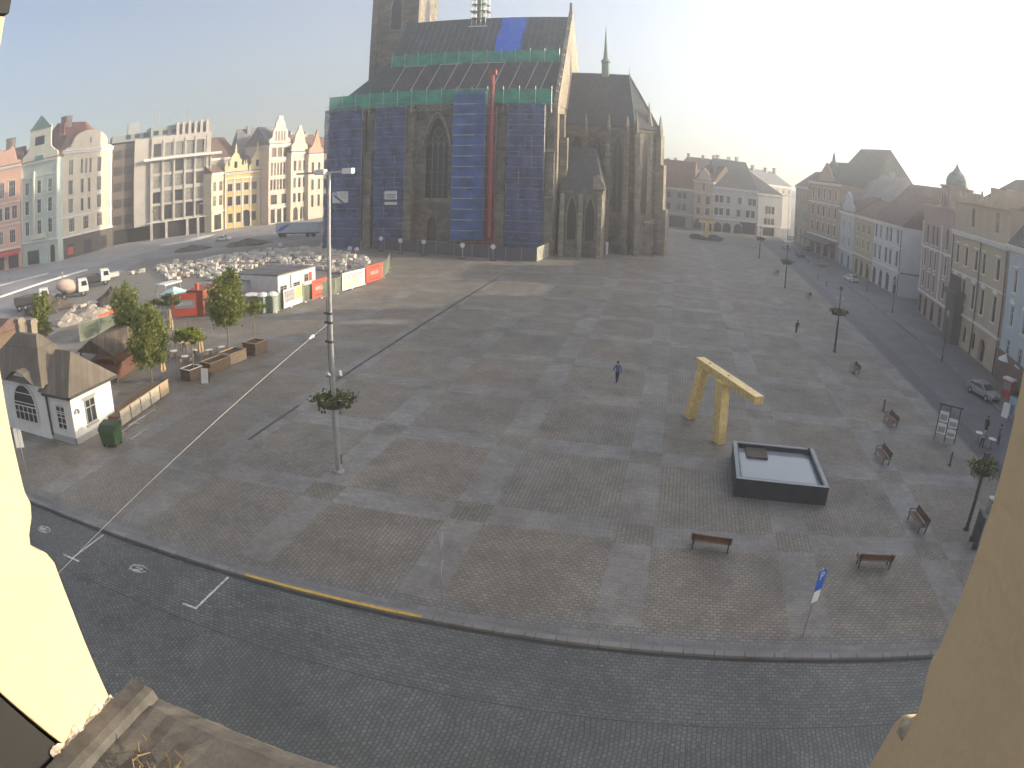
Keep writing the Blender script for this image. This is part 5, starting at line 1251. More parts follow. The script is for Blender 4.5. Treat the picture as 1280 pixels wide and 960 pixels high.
for i in range(4):
    a, e = c[i], c[(i+1)%4]; zz = Vector((0,0,.012)); b.add([rel(inset(a,-.02))+zz, rel(inset(e,-.02))+zz, rel(inset(e,.30))+zz, rel(inset(a,.30))+zz], [(0,1,2,3)])
b.build('rim', mat('dull_rim_steel',(.22,.24,.26),rough=.4,amt=.2,scale=2), ba, recalc=False)
wm, nt_, b_ = mk('basin_water'); b_.inputs['Base Color'].default_value = (.23,.26,.28,1); b_.inputs['Roughness'].default_value = .12; b_.inputs['Specular IOR Level'].default_value = .6
no = nt_.nodes.new('ShaderNodeTexNoise'); no.inputs['Scale'].default_value = 2.5; bp = nt_.nodes.new('ShaderNodeBump'); bp.inputs['Strength'].default_value = .05; nt_.links.new(no.outputs['Fac'], bp.inputs['Height']); nt_.links.new(bp.outputs['Normal'], b_.inputs['Normal'])
b = MB(); b.add([rel(inset(p,.425))-Vector((0,0,.28)) for p in c], [(0,1,2,3)]); b.build('water', wm, ba, recalc=False)
h0 = [P(x,y,hb-.2) for x,y in ((934,571),(960,573.5),(957,560.5),(931,558.5))]
b = MB(); b.add([rel(p)-Vector((0,0,.06)) for p in h0]+[rel(p)+Vector((0,0,.03)) for p in h0], [(4,5,6,7),(0,1,5,4),(1,2,6,5),(2,3,7,6),(3,0,4,7)]); b.build('stone_block', mat('brown_block',(.09,.075,.06),amt=.3,scale=2), ba)
q = rel(P(1009,567,hb-.25)); b = MB(); b.cyl(q, q+Vector((0,0,.2)), .22,.16,10); b.cyl(q+Vector((0,0,.2)), q+Vector((.1,.1,.34)), .06,.05,8); b.build('valve', M['dsteel'], ba)
# ---- second golden fountain far off
g2 = thing('golden_fountain', 'distant golden post with short crossarms before the cream narrow house', 'sculpture', P(883,300))
hg = HT((883,300),(883,276)); b = MB(); b.cyl((0,0,0),(0,0,hg-.6),.62,.55,10); b.build('post', M['gold'], g2)
b = MB(); b.box(-2.2,2.0,-.5,.5,hg-.6,hg); b.build('crossarm', M['gold'], g2)
bz = thing('distant_basin', 'low dark basin round the distant golden post', 'basin', P(884,299.5)); b = MB()
b.box(-3.4,3.4,-2.4,-2.1,0,.7); b.box(-3.4,3.4,2.1,2.4,0,.7); b.box(-3.4,-3.1,-2.1,2.1,0,.7); b.box(3.1,3.4,-2.1,2.1,0,.7); b.build('wall', M['dsteel'], bz)
# ---- benches
def bench(col=None):
    t = thing('park_bench', 'bench', 'bench', (0,0,0), 0, 'benches on the square')
    b = MB()
    for i in range(5): b.box(-.98,.98,-.02+.1*i,.07+.1*i,.43,.465)
    b.build('seat', M['wood'], t)
    b = MB()
    for i in range(4): 
        z = .53+.09*i; y = -.06-.028*i; b.box(-.98,.98,y-.018,y+.018,z,z+.08)
    b.build('backrest', M['wood'], t)
    for x in (-.85,.85):
        b = MB(); b.beam((x,.42,.0),(x,.42,.43),.06,.05); b.beam((x,-.02,0),(x,-.18,.9),.06,.05); b.box(x-.03,x+.03,-.05,.46,.39,.43); b.build('leg', M['dsteel'], t)
    for x in (-.96,.96):
        b = MB(); b.box(x-.025,x+.025,-.06,.4,.62,.66); b.beam((x,.38,.43),(x,.38,.63),.04,.04); b.build('armrest', M['dsteel'], t)
    return t
bench0 = bench()
for (a, c_, flip, lb) in (((862,685),(912,692),0,'brown park bench seen from behind, left of the blue parking sign'),((1068,710),(1114,712),0,'brown park bench seen from behind, right of the blue parking sign'),
   ((1139,645),(1158,672),1,'slanted orange brown bench nearest to the right window jamb'),((1098,566),(1112,585),1,'small orange brown bench right of the fountain basin'),
   ((1108,523),(1122,538),1,'pale worn bench close behind the dark bollard'),((1066,461),(1074,470),1,'pale bench beyond the bollard toward the street'),
   ((1008,368),(1016,378),1,'distant bench at the street edge before the white house'),((967,340),(976,348),1,'distant bench left of the farther flower column'),((1029,412),(1034,418),1,'')):
    if not lb: continue
    A, B_ = P(*a), P(*c_); m_ = (A+B_)/2; d = B_-A
    place(bench0, m_, math.atan2(d.y,d.x)+(math.pi if flip else 0), lb, 'benches on the square')
# ---- bollards and bins
bo = thing('bollard', '', 'bollard', (0,0,0), 0, 'dark iron bollards'); b = MB(); b.lathe([(.13,0),(.13,.08),(.075,.12),(.065,.8),(.09,.84),(.09,.9),(.05,1.0),(.02,1.03)], (0,0,0), 10); b.build('post', M['dsteel'], bo)
for px, lb in (((1104,514),'slim black bollard behind the pale worn bench'),((1187,582),'short black bollard below the information stand'),((1010,330),'short black bollard beside the parked dark car'),((1033,358),'black bollard at the street edge near the white house'),((1022,350),'black bollard between street edge and distant bench')):
    place(bo, P(*px), 0, lb, 'dark iron bollards')
# ---- information stand
st = thing('information_stand', 'tall dark information stand with white notice panels at the street edge', 'information stand', P(1180,552), R_(-25))
for x in (-.9,0,.9):
    b = MB(); b.box(x-.05,x+.05,-.05,.05,0,2.8); b.build('post', M['dsteel'], st)
for x0,z0,z1 in ((-.85,1.5,2.3),(.05,1.2,1.9),(-.85,.55,1.35),(.05,.4,1.05)):
    b = MB(); b.box(x0,x0+.8,-.08,-.04,z0,z1); pn = b.build('notice', M['white'], st); b = MB(); b.box(x0+.08,x0+.7,-.086,-.081,z0+.12,z1-.25); b.build('print', M['frame_g'], pn)
b = MB(); b.box(-1.1,1.1,-.3,.3,2.8,2.92); b.build('roof', M['dsteel'], st)
ad = thing('advert_stand', 'dark framed advertising stand half hidden by the right window jamb', 'advert stand', P(1216,682), R_(80))
b = MB(); b.box(-.6,.6,-.09,.09,.35,1.95); b.build('frame', M['dsteel'], ad); b = MB(); b.box(-.52,.52,-.1,-.091,.45,1.85); b.build('poster', mat('faded_poster',(.13,.10,.085),amt=.5,scale=3), ad)
b = MB(); b.box(-.5,-.4,-.2,.2,0,.35); b.box(.4,.5,-.2,.2,0,.35); b.build_sep('foot', M['dsteel'], ad)
wb = thing('waste_bin', 'pale grey waste bin behind the advertising stand', 'waste bin', P(1236,640)); b = MB(); b.lathe([(.24,0),(.27,.1),(.3,.85),(.33,.9),(.3,.98),(.1,1.05)], (0,0,0), 12); b.build('body', M['steel'], wb); b = MB(); b.box(-.15,.15,-.315,-.30,.68,.8); b.build('opening', M['black'], wb)
# ---- signs
ps = thing('parking_sign', 'blue parking sign with white plate below on a leaning looking thin post', 'road sign', P(1003,796), R_(38))
b = MB(); b.cyl((0,0,0),(0,0,3.25),.035,.035,8); b.build('post', M['steel'], ps)
b = MB(); b.box(-.24,.24,-.05,-.036,2.62,3.22); pb_ = b.build('sign_plate', M['blue'], ps); text('P', .5, M['white'], pb_, (0,-.055,2.95))
b = MB(); b.box(-.24,.24,-.05,-.036,2.32,2.6); b.build('sign_plate', M['blue'], ps)
b = MB(); b.box(-.2,.2,-.05,-.036,1.75,2.28); b.build('sign_plate', M['white'], ps)
sp_ = thing('sign_post', 'thin grey sign post seen edge on behind the yellow kerb end', 'road sign', P(553,751), R_(95)); b = MB(); b.cyl((0,0,0),(0,0,3.1),.032,.032,8); b.build('post', M['steel'], sp_)
b = MB(); b.box(-.3,.3,-.05,-.036,2.55,3.1); b.build('sign_plate', M['steel'], sp_); b = MB(); b.box(-.2,.2,-.05,-.036,1.6,1.9); b.build('sign_plate', M['steel'], sp_)
sl_ = thing('sign_post', 'white backed double sign at the left window jamb before the kiosk', 'road sign', P(33,590), R_(35)); b = MB(); b.cyl((0,0,0),(0,0,3.0),.035,.035,8); b.build('post', M['steel'], sl_)
b = MB(); b.box(-.35,-.04,-.05,-.036,1.7,3.0); b.build('sign_plate', M['white'], sl_); b = MB(); b.box(0,.3,-.05,-.036,1.7,2.9); b.build('sign_plate', M['white'], sl_)
sg = thing('road_sign', '', 'road sign', (0,0,0), 0, 'temporary signs before the church'); b = MB(); b.cyl((0,0,0),(0,0,2.3),.04,.04,6); b.build('post', M['steel'], sg)
b = MB(); b.cyl((0,-.06,2.4),(0,-.03,2.4),.42,.42,14); b.build('sign_disc', M['white'], sg); b = MB(); b.box(-.5,.5,-.3,.3,0,.1); b.build('foot', M['black'], sg)
for px, lb in (((463,309),'round white sign before the left church buttress'),((479,313),'round white sign left of the pair before the church'),((503,316),'round white sign near the church hoarding below the square banner'),((532,318),'round white sign before the small church door'),((580,323),'round white sign before the bright blue scaffold tower'),((618,325),'round white sign below the red chute')):
    place(sg, P(*px)+Vector((0,-1.0,0)), 0, lb, 'temporary signs before the church')
# ---- people (continuous skinned bodies)
def person(loc, rz, label, top, legs, hair, pose='walk', h=1.75, group=None):
    t = thing('person', label, 'person', loc, rz, group)
    sw = {'walk':.24,'stand':.05,'lean':.1}[pose]; lean = .18 if pose == 'lean' else .03
    J = {}; V = []; E = []; Rr = []
    def j(n, p, r, par=None):
        J[n] = len(V); V.append(p); Rr.append(r)
        if par: E.append((J[par], J[n]))
    j('pel',(0,0,.92),.15); j('belly',(0,lean*.4,1.08),.14,'pel'); j('chest',(0,lean,1.3),.165,'belly'); j('neck',(0,lean*1.2,1.5),.06,'chest'); j('chin',(0,lean*1.4+.02,1.56),.07,'neck'); j('head',(0,lean*1.4+.01,1.66),.10,'chin'); j('crown',(0,lean*1.4,1.73),.07,'head')
    for s_, n in ((-1,'l'),(1,'r')):
        f = sw*s_
        j(n+'hip',(s_*.1,0,.88),.105,'pel'); j(n+'knee',(s_*.11,f*.6+.02,.48),.07,n+'hip'); j(n+'ank',(s_*.11,f-.05,.09),.048,n+'knee'); j(n+'toe',(s_*.12,f+.13,.04),.04,n+'ank')
        j(n+'sh',(s_*.19,lean,1.4),.075,'chest'); j(n+'elb',(s_*.27,lean-f*.5,1.13),.052,n+'sh'); j(n+'wr',(s_*.25,lean-f*.9+.08,.9),.036,n+'elb'); j(n+'hand',(s_*.24,lean-f+.12,.80),.038,n+'wr')
    me = bpy.data.meshes.new('body'); me.from_pydata(V, E, []); o = link('body', me, t)
    sk_ = o.modifiers.new('s','SKIN'); o.modifiers.new('u','SUBSURF').levels = 2
    for i, r in enumerate(Rr): me.skin_vertices[0].data[i].radius = (r, r)
    for i in range(len(V)): me.skin_vertices[0].data[i].use_root = (i == 0)
    dg = bpy.context.evaluated_depsgraph_get(); dg.update(); nm = bpy.data.meshes.new_from_object(o.evaluated_get(dg)); o.modifiers.clear(); o.data = nm; bpy.data.meshes.remove(me)
    nm.name = 'body'; nm.materials.clear()
    for m_ in (M['skin'], top, legs, M['black']): nm.materials.append(m_)
    for p in nm.polygons:
        c_ = p.center; p.use_smooth = True
        p.material_index = 3 if c_.z < .085 else 2 if c_.z < .88 and abs(c_.x) < .215 else 1 if (c_.z < 1.49 and c_.z > .86) else 0
    b = MB(); yy = lean*1.4; b.lathe([(.02,1.80),(.075,1.785),(.112,1.72),(.118,1.66),(.10,1.60),(.085,1.58)], (0,yy-.02,0), 12); hr = b.build('hair', hair, t, smooth=True)
    t.scale = (h/1.78,)*3; return t
M['skin'] = mat('skin', (.42,.27,.2), rough=.6, amt=.1)
c_blue, c_dark, c_navy, c_black, c_grey, c_yel, c_redc = [mat(n, c, rough=.85, amt=.2, scale=6) for n, c in (('blue_jacket',(.06,.11,.24)),('dark_jacket',(.03,.03,.032)),('navy_trousers',(.025,.03,.045)),('black_trousers',(.015,.015,.016)),('grey_shirt',(.25,.25,.25)),('yellow_vest',(.45,.5,.05)),('red_shirt',(.35,.06,.05)))]
hair = mat('brown_hair', (.05,.03,.02), rough=.7)
person(P(771,478), R_(20), 'person in a blue jacket walking across the open square', c_blue, c_navy, hair, h=1.72)
person(P(995,416), R_(200), 'person dressed in black standing near the street in the distance', c_dark, c_black, hair, 'lean', 1.5)
person(P(12,352), R_(-60), 'person in a yellow vest near the red awning at the left edge', c_yel, c_navy, hair, 'stand', 1.8)
person(P(78,349), R_(-100), 'person in a light shirt walking on the west pavement', c_grey, c_navy, hair, 'walk', 1.8)
person(P(70,316), R_(-100), 'person in a red shirt before the cream house shop front', c_redc, c_black, hair, 'stand', 1.8)
person(P(1231,545), R_(120), 'person in dark clothes standing at the cafe tables on the right', c_dark, c_black, hair, 'stand', 1.7)
person(P(1247,556), R_(80), 'person in a blue top at the cafe tables by the right jamb', c_blue, c_navy, hair, 'stand', 1.7)
person(P(1226,560), R_(-60), 'person in a grey shirt leaning at a white cafe table', c_grey, c_black, hair, 'lean', 1.65)
# ---- cafe tables and red kiosk on the right pavement
def table(par=None):
    t = thing('cafe_table', '', 'table', (0,0,0)); b = MB(); b.cyl((0,0,.72),(0,0,.75),.38,.38,16); b.build('tabletop', M['white'], t)
    b = MB(); b.cyl((0,0,.02),(0,0,.72),.035,.035,8); b.cyl((0,0,0),(0,0,.03),.24,.22,12); b.build('leg', M['dsteel'], t); return t
def chair():
    t = thing('cafe_chair', '', 'chair', (0,0,0)); b = MB(); b.box(-.21,.21,-.21,.21,.43,.46); b.build('seat', M['woodold'], t)
    b = MB(); b.box(-.21,.21,-.24,-.21,.55,.86); b.build('backrest', M['woodold'], t)
    for x in (-.19,.19):
        for y in (-.2,.19):
            b = MB(); b.cyl((x,y,0),(x,y,.86 if y < 0 else .43),.018,.018,5); b.build('leg', M['dsteel'], t)
    return t
tab0, cha0 = table(), chair()
for px, lb in (((1238,560),'round white cafe table nearest to the right window jamb'),((1222,552),'round white cafe table left of the standing guests on the right')): place(tab0, P(*px), 0, lb, 'white cafe tables')
rk = thing('ice_cream_cabinet', 'red ice cream cabinet with white top beside the right hand houses', 'cabinet', P(1258,498), R_(-60))
b = MB(); b.box(-.6,.6,-.45,.45,0,1.9); b.build('body', M['red'], rk, bevel=.06); b = MB(); b.box(-.7,.7,-.55,.55,1.9,2.1); b.build('top', M['white'], rk); b = MB(); b.box(-.45,.45,-.47,-.451,.9,1.7); b.build('pane', M['glass_pale'], rk)
for i, (px, lb) in enumerate((((1252,480),'small white folded parasol above the red cabinet'),((1262,474),'small white folded parasol against the ice blue house'))):
    t = thing('parasol', lb, 'parasol', P(*px), 0, 'small parasols by the ice blue house'); b = MB(); b.cyl((0,0,0),(0,0,3.2),.04,.04,6); b.build('pole', M['steel'], t); b = MB(); b.lathe([(1.1,2.6),(1.0,2.75),(.3,3.2),(.03,3.4)], (0,0,0), 8); b.build('canopy', M['white'], t)
ab = thing('sandwich_board', 'white sandwich board standing before the red cabinet', 'sign board', P(1256,521), R_(-50)); b = MB(); b.prismx([(-.3,0),(-.26,0),(0,1.25),(-.03,1.3)], -.4,.4); b.build('board', M['white'], ab); b = MB(); b.prismx([(.3,0),(.26,0),(.005,1.25),(.03,1.3)], -.4,.4); b.build('board', M['white'], ab)
ib = mat('ice_blue_fabric', (.4,.55,.6), amt=.2)
for i, (px, lb) in enumerate((((1270,508),'pale blue planter box with leafy plants below the ice blue house'),((1276,522),'pale blue planter box at the very right frame edge'))):
    t = thing('planter_box', lb, 'planter', P(*px), R_(-50), 'pale blue planters'); b = MB(); b.box(-.9,.9,-.25,.25,0,.8); b.build('box', ib, t); b = MB(); leaves(b,(0,0,1.1),.95,.35,.5,260,.14); b.build('plants', M['leaf_flower'], t, recalc=False)
# ---- cars
carpaint = {}
def car(loc, rz, label, colour, van=False, group='parked and moving cars', L=4.3, Wd=1.75):
    t = thing('van' if van else 'car', label, 'van' if van else 'car', loc, rz, group)
    if colour not in carpaint:
        m_, nt2, b2 = mk('car_paint'); b2.inputs['Base Color'].default_value = (*colour,1); b2.inputs['Roughness'].default_value = .3; b2.inputs['Coat Weight'].default_value = .5; carpaint[colour] = m_
    if van: prof = [(-.5,.28),(.5,.28),(.5,.9),(.46,1.05),(.36,1.2),(.22,1.95),(.15,2.05),(-.47,2.05),(-.5,1.9)]
    else: prof = [(-.5,.30),(.5,.30),(.5,.62),(.47,.78),(.24,.92),(.09,1.36),(-.02,1.44),(-.26,1.42),(-.43,.98),(-.5,.9)]
    n = len(prof); b = MB(); vs = []
    for y, k in ((-1,0),(-.93,1),(.93,1),(1,0)):
        for x, z in prof:
            zz = z; tw = .0 if z < .95 else (.16 if not van else .07); yy = y*Wd/2*(1-tw*(min(1,(z-.95)/.5) if z > .95 else 0)); ii = .0 if k else .03; vs.append((x*L*(1-ii*.5), yy, zz-(.03 if (not k and z > .5) else 0)))
    fs = [tuple(range(n)), tuple(range(3*n,4*n))[::-1]]
    for r in range(3):
        for i in range(n): fs.append((r*n+i, r*n+(i+1)%n, (r+1)*n+(i+1)%n, (r+1)*n+i))
    b.add(vs, fs); body = b.build('body', carpaint[colour], t, smooth=False)
    def strip_(pts, nm, m_): q = MB(); q.add(pts, [tuple(range(len(pts)))]); return q.build(nm, m_, t, recalc=False)
    W2 = Wd/2
    if not van:
        for s_ in (-1,1):
            strip_([(.20*L,s_*(W2*.985),.95),(.085*L,s_*(W2*.855),1.33),(-.245*L,s_*(W2*.855),1.36),(-.40*L,s_*(W2*.985),1.0)], 'window', M['glass'])
        strip_([(.238*L,-W2*.86,.945),(.238*L,W2*.86,.945),(.098*L,W2*.74,1.36),(.098*L,-W2*.74,1.36)], 'windscreen', M['glass'])
        strip_([(-.428*L,-W2*.84,1.02),(-.428*L,W2*.84,1.02),(-.272*L,W2*.72,1.40),(-.272*L,-W2*.72,1.40)], 'rear_window', M['glass'])
    else:
        for s_ in (-1,1): strip_([(.34*L,s_*(W2*1.002),1.2),(.24*L,s_*(W2*.965),1.85),(.06*L,s_*(W2*.965),1.85),(.06*L,s_*(W2*1.002),1.2)], 'window', M['glass'])
        strip_([(.367*L,-W2*.85,1.22),(.367*L,W2*.85,1.22),(.232*L,W2*.8,1.92),(.232*L,-W2*.8,1.92)], 'windscreen', M['glass'])
    for x in (-.31*L,.31*L):
        for s_ in (-1,1):
            q = MB(); q.cyl((x,s_*(W2-.16),.32),(x,s_*(W2+.015),.32),.32,.32,14); wh = q.build('wheel', M['black'], t); q = MB(); q.cyl((x,s_*(W2-.02),.32),(x,s_*(W2+.03),.32),.19,.17,10); q.build('rim', M['steel'], wh)
    for s_ in (-1,1):
        q = MB(); q.box(.475*L,.505*L,s_*W2*.72-.16,s_*W2*.72+.16,.62,.76); q.build('headlight', M['white'], t)
        q = MB(); q.box(-.505*L,-.485*L,s_*W2*.75-.13,s_*W2*.75+.13,.7,.88); q.build('tail_light', M['red'], t)
    q = MB(); q.box(-.505*L,.505*L,-.12-W2*.6,W2*.6+.12,.26,.42); q.build('bumper', M['dsteel'], t)
    return t
A, B_ = P(1212,487), P(1244,505); d = B_-A
car((A+B_)/2, math.atan2(d.y,d.x), 'silver hatchback parked by the right hand houses', (.22,.23,.235))
def acar(px, ang, lb, colour, van=False): car(P(*px), R_(ang), lb, colour, van)
acar((983,311), 92, 'white van parked under the far double street lamp', (.6,.6,.6), True)
acar((1000,321), 92, 'dark blue car parked nearest behind the white van', (.05,.06,.09))
acar((1009,314), 92, 'black car parked at the kerb beside the orange house', (.03,.03,.035))
acar((990,300), 92, 'silver car half hidden behind the white van', (.4,.41,.42))
acar((1064,352), 100, 'white car parked before the yellow narrow house', (.6,.6,.58))
acar((1026,333), 95, 'grey car parked before the orange house awning', (.2,.2,.21))
acar((872,299), 8, 'dark car left of the distant golden post', (.06,.06,.07))
acar((894,300), 8, 'dark green car right of the distant golden post', (.05,.07,.06))
acar((279,301), 10, 'white hatchback driving before the yellow palace', (.65,.65,.63))
# choir corner details: white post, bin
wp = thing('marker_post', 'white marker post at the foot of the choir', 'post', P(758,318)); b = MB(); b.cyl((0,0,0),(0,0,2.0),.28,.28,10); b.cyl((0,0,2.0),(0,0,2.4),.34,.2,10); b.build('post', M['plasterwhite'], wp)
for px, h_, lb in (((735,321),2.2,'slim dark lamp standing before the side chapel'),((815,322),2.4,'slim dark lamp at the right corner of the choir'),((826,316),4.0,'grey post with slanted sign right of the choir')):
    t = thing('slim_post', lb, 'post', P(*px)); b = MB(); b.cyl((0,0,0),(0,0,h_),.07,.05,6); b.build('pole', M['dsteel'], t); b = MB(); b.lathe([(.12,0),(.2,.25),(.02,.5)], (0,0,h_), 7); b.build('lantern', M['steel'], t)
# ================================================================== KIOSK HOUSE
random.seed(21)
M['kroof'] = blockmat('brown_sheet_roof', (.165,.138,.105), .62, 6, .03, amt=.16, stain=.35)
kc = P(97,556); kx = kc.x; ky = kc.y
kr = thing('kiosk_house', 'small white historic kiosk house with steep brown hipped roofs and chimneys', 'kiosk', (kx,ky,0))
wm_ = M['plasterwhite']
def gb(): return MB()
# east wing: x -3..0, y 0..4.5 ; main block: x -12.5..-3
b = gb(); WH = 3.5; e = .45
b.box(-3.05,-.001,.001,4.5,0,WH); b.build('wall', wm_, kr)
b = gb(); b.box(-12.5,-3.06,-.2,4.45,0,4.0); b.prismy([(-8.0,4.0),(-4.1,4.0),(-4.5,4.25),(-5.2,4.6),(-6.05,4.75),(-6.9,4.6),(-7.6,4.25)], -.26,.3); b.build('wall', wm_, kr)
b = gb()
b.add([(-3.6,-e,WH+.02),(e,-e,WH+.02),(e,4.5+e,WH+.02),(-3.6,4.5+e,WH+.02),(-1.9,2.25,5.85),(-3.9,2.25,5.85)], [(0,1,4,5),(1,2,4),(2,3,5,4),(0,5,3),(3,2,1,0)])
r1 = b.build('roof', M['kroof'], kr)
b = gb(); b.add([(-13,-.6,4.02),(-2.7,-.6,4.02),(-2.7,4.9,4.02),(-13,4.9,4.02),(-6.4,2.2,6.8),(-9.8,2.2,6.8),(-9.8,2.6,6.8),(-6.4,2.6,6.8)], [(0,1,4,5),(1,2,7,4),(2,3,6,7),(3,0,5,6),(4,7,6,5),(3,2,1,0)])
r2 = b.build('roof', M['kroof'], kr)
b = gb(); b.add([(-8.3,-.7,4.06),(-7.6,-.7,4.36),(-6.9,-.7,4.74),(-6.05,-.7,4.9),(-5.2,-.7,4.74),(-4.5,-.7,4.36),(-3.8,-.7,4.06),(-6.9,1.2,4.74),(-6.05,1.5,4.9),(-5.2,1.2,4.74),(-7.6,.5,4.36),(-4.5,.5,4.36)], [(0,1,10),(1,2,7,10),(2,3,8,7),(3,4,9,8),(4,5,11,9),(5,6,11)]); r3 = b.build('gable_roof', M['kroof'], kr, recalc=False)
for cx, cy in ((-10.3,3.2),(-8.1,3.1)):
    b = gb(); b.box(cx-.33,cx+.33,cy-.33,cy+.33,5.6,7.75); b.box(cx-.42,cx+.42,cy-.42,cy+.42,7.4,7.6); b.build('chimney', plaster('old_chimney',(.25,.21,.16)) if 'old_chimney' not in bpy.data.materials else bpy.data.materials['old_chimney'], r2)
b = gb(); b.box(-3.0,e+.1,-e-.1,-e+.05,WH-.14,WH+.01); b.box(e-.05,e+.1,-e-.1,4.5+e,WH-.14,WH+.01); b.cyl((-2.95,-.1,.3),(-2.95,-.1,WH-.1),.07,.07,8); b.build('gutter', M['dsteel'], kr)
# windows
def pwin(par, loc, rz, w, h, fm='frame_w', style='', nm='window'):
    fme, pme = window_mesh(w, h, fm, 'glass', style); f = link(nm, fme, par); f.location = loc; f.rotation_euler.z = rz; link('pane', pme, f); return f
pwin(kr, (.04,1.95,1.0), math.pi/2, 1.1, 1.7, 'frame_g')
b = gb(); b.box(.0,.16,1.3,2.6,.84,.94); b.box(.0,.10,1.25,2.65,2.74,2.9); b.build_sep('window_sill', M['frame_g'], kr)
pwin(kr, (-1.35,-.06,.95), 0, 1.15, 1.7, 'frame_w', 'grid')
pwin(kr, (-6.05,-.31,.95), 0, 3.4, 2.9, 'frame_w', 'arch grid')
b = gb(); b.cyl((.05,.45,2.4),(.32,.45,2.4),.05,.05,8); b.lathe([(.1,0),(.14,.2),(.05,.28)], (.34,.45,2.15), 8); b.build('wall_lamp', M['frame_g'], kr)
b = gb(); b.box(-3.0,.06,-.06,-.002,0,.45); b.box(.002,.06,-.06,4.5,0,.45); b.build('plinth', plaster('grey_plinth',(.4,.39,.37)), kr)
b = gb(); b.cyl((-4.4,5.2,2.8),(.1,5.2,2.8),.02,.02,5)
# dumpster and its little fence
du = thing('dumpster', 'green wheeled waste container with slanted lid beside the kiosk house', 'waste container', P(141,556), R_(12))
b = gb(); b.add([(-.62,-.5,.2),(.62,-.5,.2),(.62,.5,.2),(-.62,.5,.2),(-.7,-.62,1.15),(.7,-.62,1.15),(.7,.56,1.35),(-.7,.56,1.35)], [(0,3,2,1),(0,1,5,4),(1,2,6,5),(2,3,7,6),(3,0,4,7),(4,5,6,7)]); b.build('body', M['green'], du, bevel=.03)
b = gb(); b.prismx([(-.66,1.17),(-.3,1.5),(.4,1.62),(.6,1.38),(.55,1.36),(-.6,1.14)], -.74,.74); b.build('lid', mat('dark_green_lid',(.03,.055,.025),rough=.5,amt=.3,scale=2), du)
for x in (-.5,.5):
    for y in (-.4,.4):
        b = gb(); b.cyl((x-.03,y,.1),(x+.03,y,.1),.1,.1,10); b.build('wheel', M['black'], du)
b = gb(); b.cyl((-.72,.3,1.0),(.72,.3,1.0),.03,.03,6); b.build('handle', M['steel'], du)
# terrace: low barriers with pale cloth
gT = 'cloth covered barriers round the cafe terrace'
ta, tb = P(152,535), P(212,492)
n = 5
cloth = mat('pale_barrier_cloth', (.50,.44,.34), rough=.85, amt=.25, scale=2)
for i in range(n):
    p0, p1 = ta.lerp(tb,i/n), ta.lerp(tb,(i+1)/n); d = p1-p0
    wood_ = i == n-1
    t = thing('terrace_barrier', 'reddish wooden end barrier of the cafe terrace fence' if wood_ else 'pale cloth terrace barrier in the row between kiosk house and planters', 'barrier', p0, math.atan2(d.y,d.x), gT)
    b = gb(); b.box(.08,d.length-.06,-.02,.02,.12,1.15); b.build('panel', M['woodpale'] if wood_ else cloth, t)
    b = gb(); b.box(0,d.length,-.04,.04,1.15,1.22); b.build('rail', M['woodpale'], t)
    b = gb(); b.box(0,.07,-.04,.04,0,1.15); b.build('post', M['woodold'], t)
b = gb(); fl_ = P(160,540); 
d = tb-ta; nn = Vector((-d.y,d.x,0)).normalized()
tr_ = thing('terrace_deck', 'grey brown wooden cafe deck behind the cloth barriers', 'deck', ta); b.add([Vector((0,0,0))+nn*.15, d+nn*.15, d+nn*5.5, nn*5.5, Vector((0,0,.9))+nn*.15, d+nn*.15+Vector((0,0,.9)), d+nn*1.7+Vector((0,0,.9)), nn*1.7+Vector((0,0,.9))], [(4,5,6,7)]); 
b2_ = gb(); vs = [nn*.18+Vector((0,0,.82)), d+nn*.18+Vector((0,0,.82)), d+nn*1.9+Vector((0,0,.82)), nn*1.9+Vector((0,0,.82))]; b2_.add([v-Vector((0,0,.82)) for v in vs]+vs, [(0,3,2,1),(4,5,6,7),(0,1,5,4),(1,2,6,5),(2,3,7,6),(3,0,4,7)]); b2_.build('deck', M['woodold'], tr_)
# light metal crowd barriers before it
gB = 'metal crowd barriers before the terrace'
for i, (a, c) in enumerate((((150,543),(172,528)),((174,527),(194,512)),((163,551),(184,537)))):
    A, B_ = P(*a), P(*c); d = B_-A
    t = thing('crowd_barrier', 'thin metal crowd barrier standing before the cloth terrace barriers', 'barrier', A, math.atan2(d.y,d.x), gB)
    L = d.length; b = gb(); b.tube([(0,0,.1),(0,0,1.05),(L,0,1.05),(L,0,.1),(0,0,.1)], .022, 6); b.build('frame', M['steel'], t)
    b = gb()
    for k in range(1,14): b.cyl((L*k/14,0,.1),(L*k/14,0,1.05),.008,.008,4)
    b.build('bars', M['steel'], t)
    for xx in (.2,L-.2):
        b = gb(); b.box(xx-.03,xx+.03,-.3,.3,0,.04); b.build('foot', M['steel'], t)
# reed roofed pavilion behind
pvl = thing('cafe_pavilion', 'low cafe pavilion with brown striped reed roof behind the kiosk house', 'pavilion', P(120,445,0))
o_ = Vector(pvl.location)
zE, zR = 2.5, 3.9
q = [P(96,440,zE), P(143,446,zE), P(182,421,zE), P(150,402,zE)]
m01, m23 = (q[0]+q[3])/2, (q[1]+q[2])/2
reed = blockmat('reed_roof', (.15,.115,.085), .25, 5, .05, amt=.4, stain=.5)
r_ = [P(112,425,zR), P(160,408,zR)]
b = gb(); b.add([rel(q[0]),rel(q[1]),rel(q[2]),rel(q[3]),rel(r_[0]),rel(r_[1])], [(0,1,5,4),(1,2,5),(2,3,4,5),(3,0,4),(3,2,1,0)]); b.build('roof', reed, pvl)
for v in q:
    b = gb(); v = v.lerp(sum(q,Vector())/4,.1); b.cyl((v.x-o_.x,v.y-o_.y,0),(v.x-o_.x,v.y-o_.y,zE+.2),.08,.08,6); b.build('post', M['woodold'], pvl)
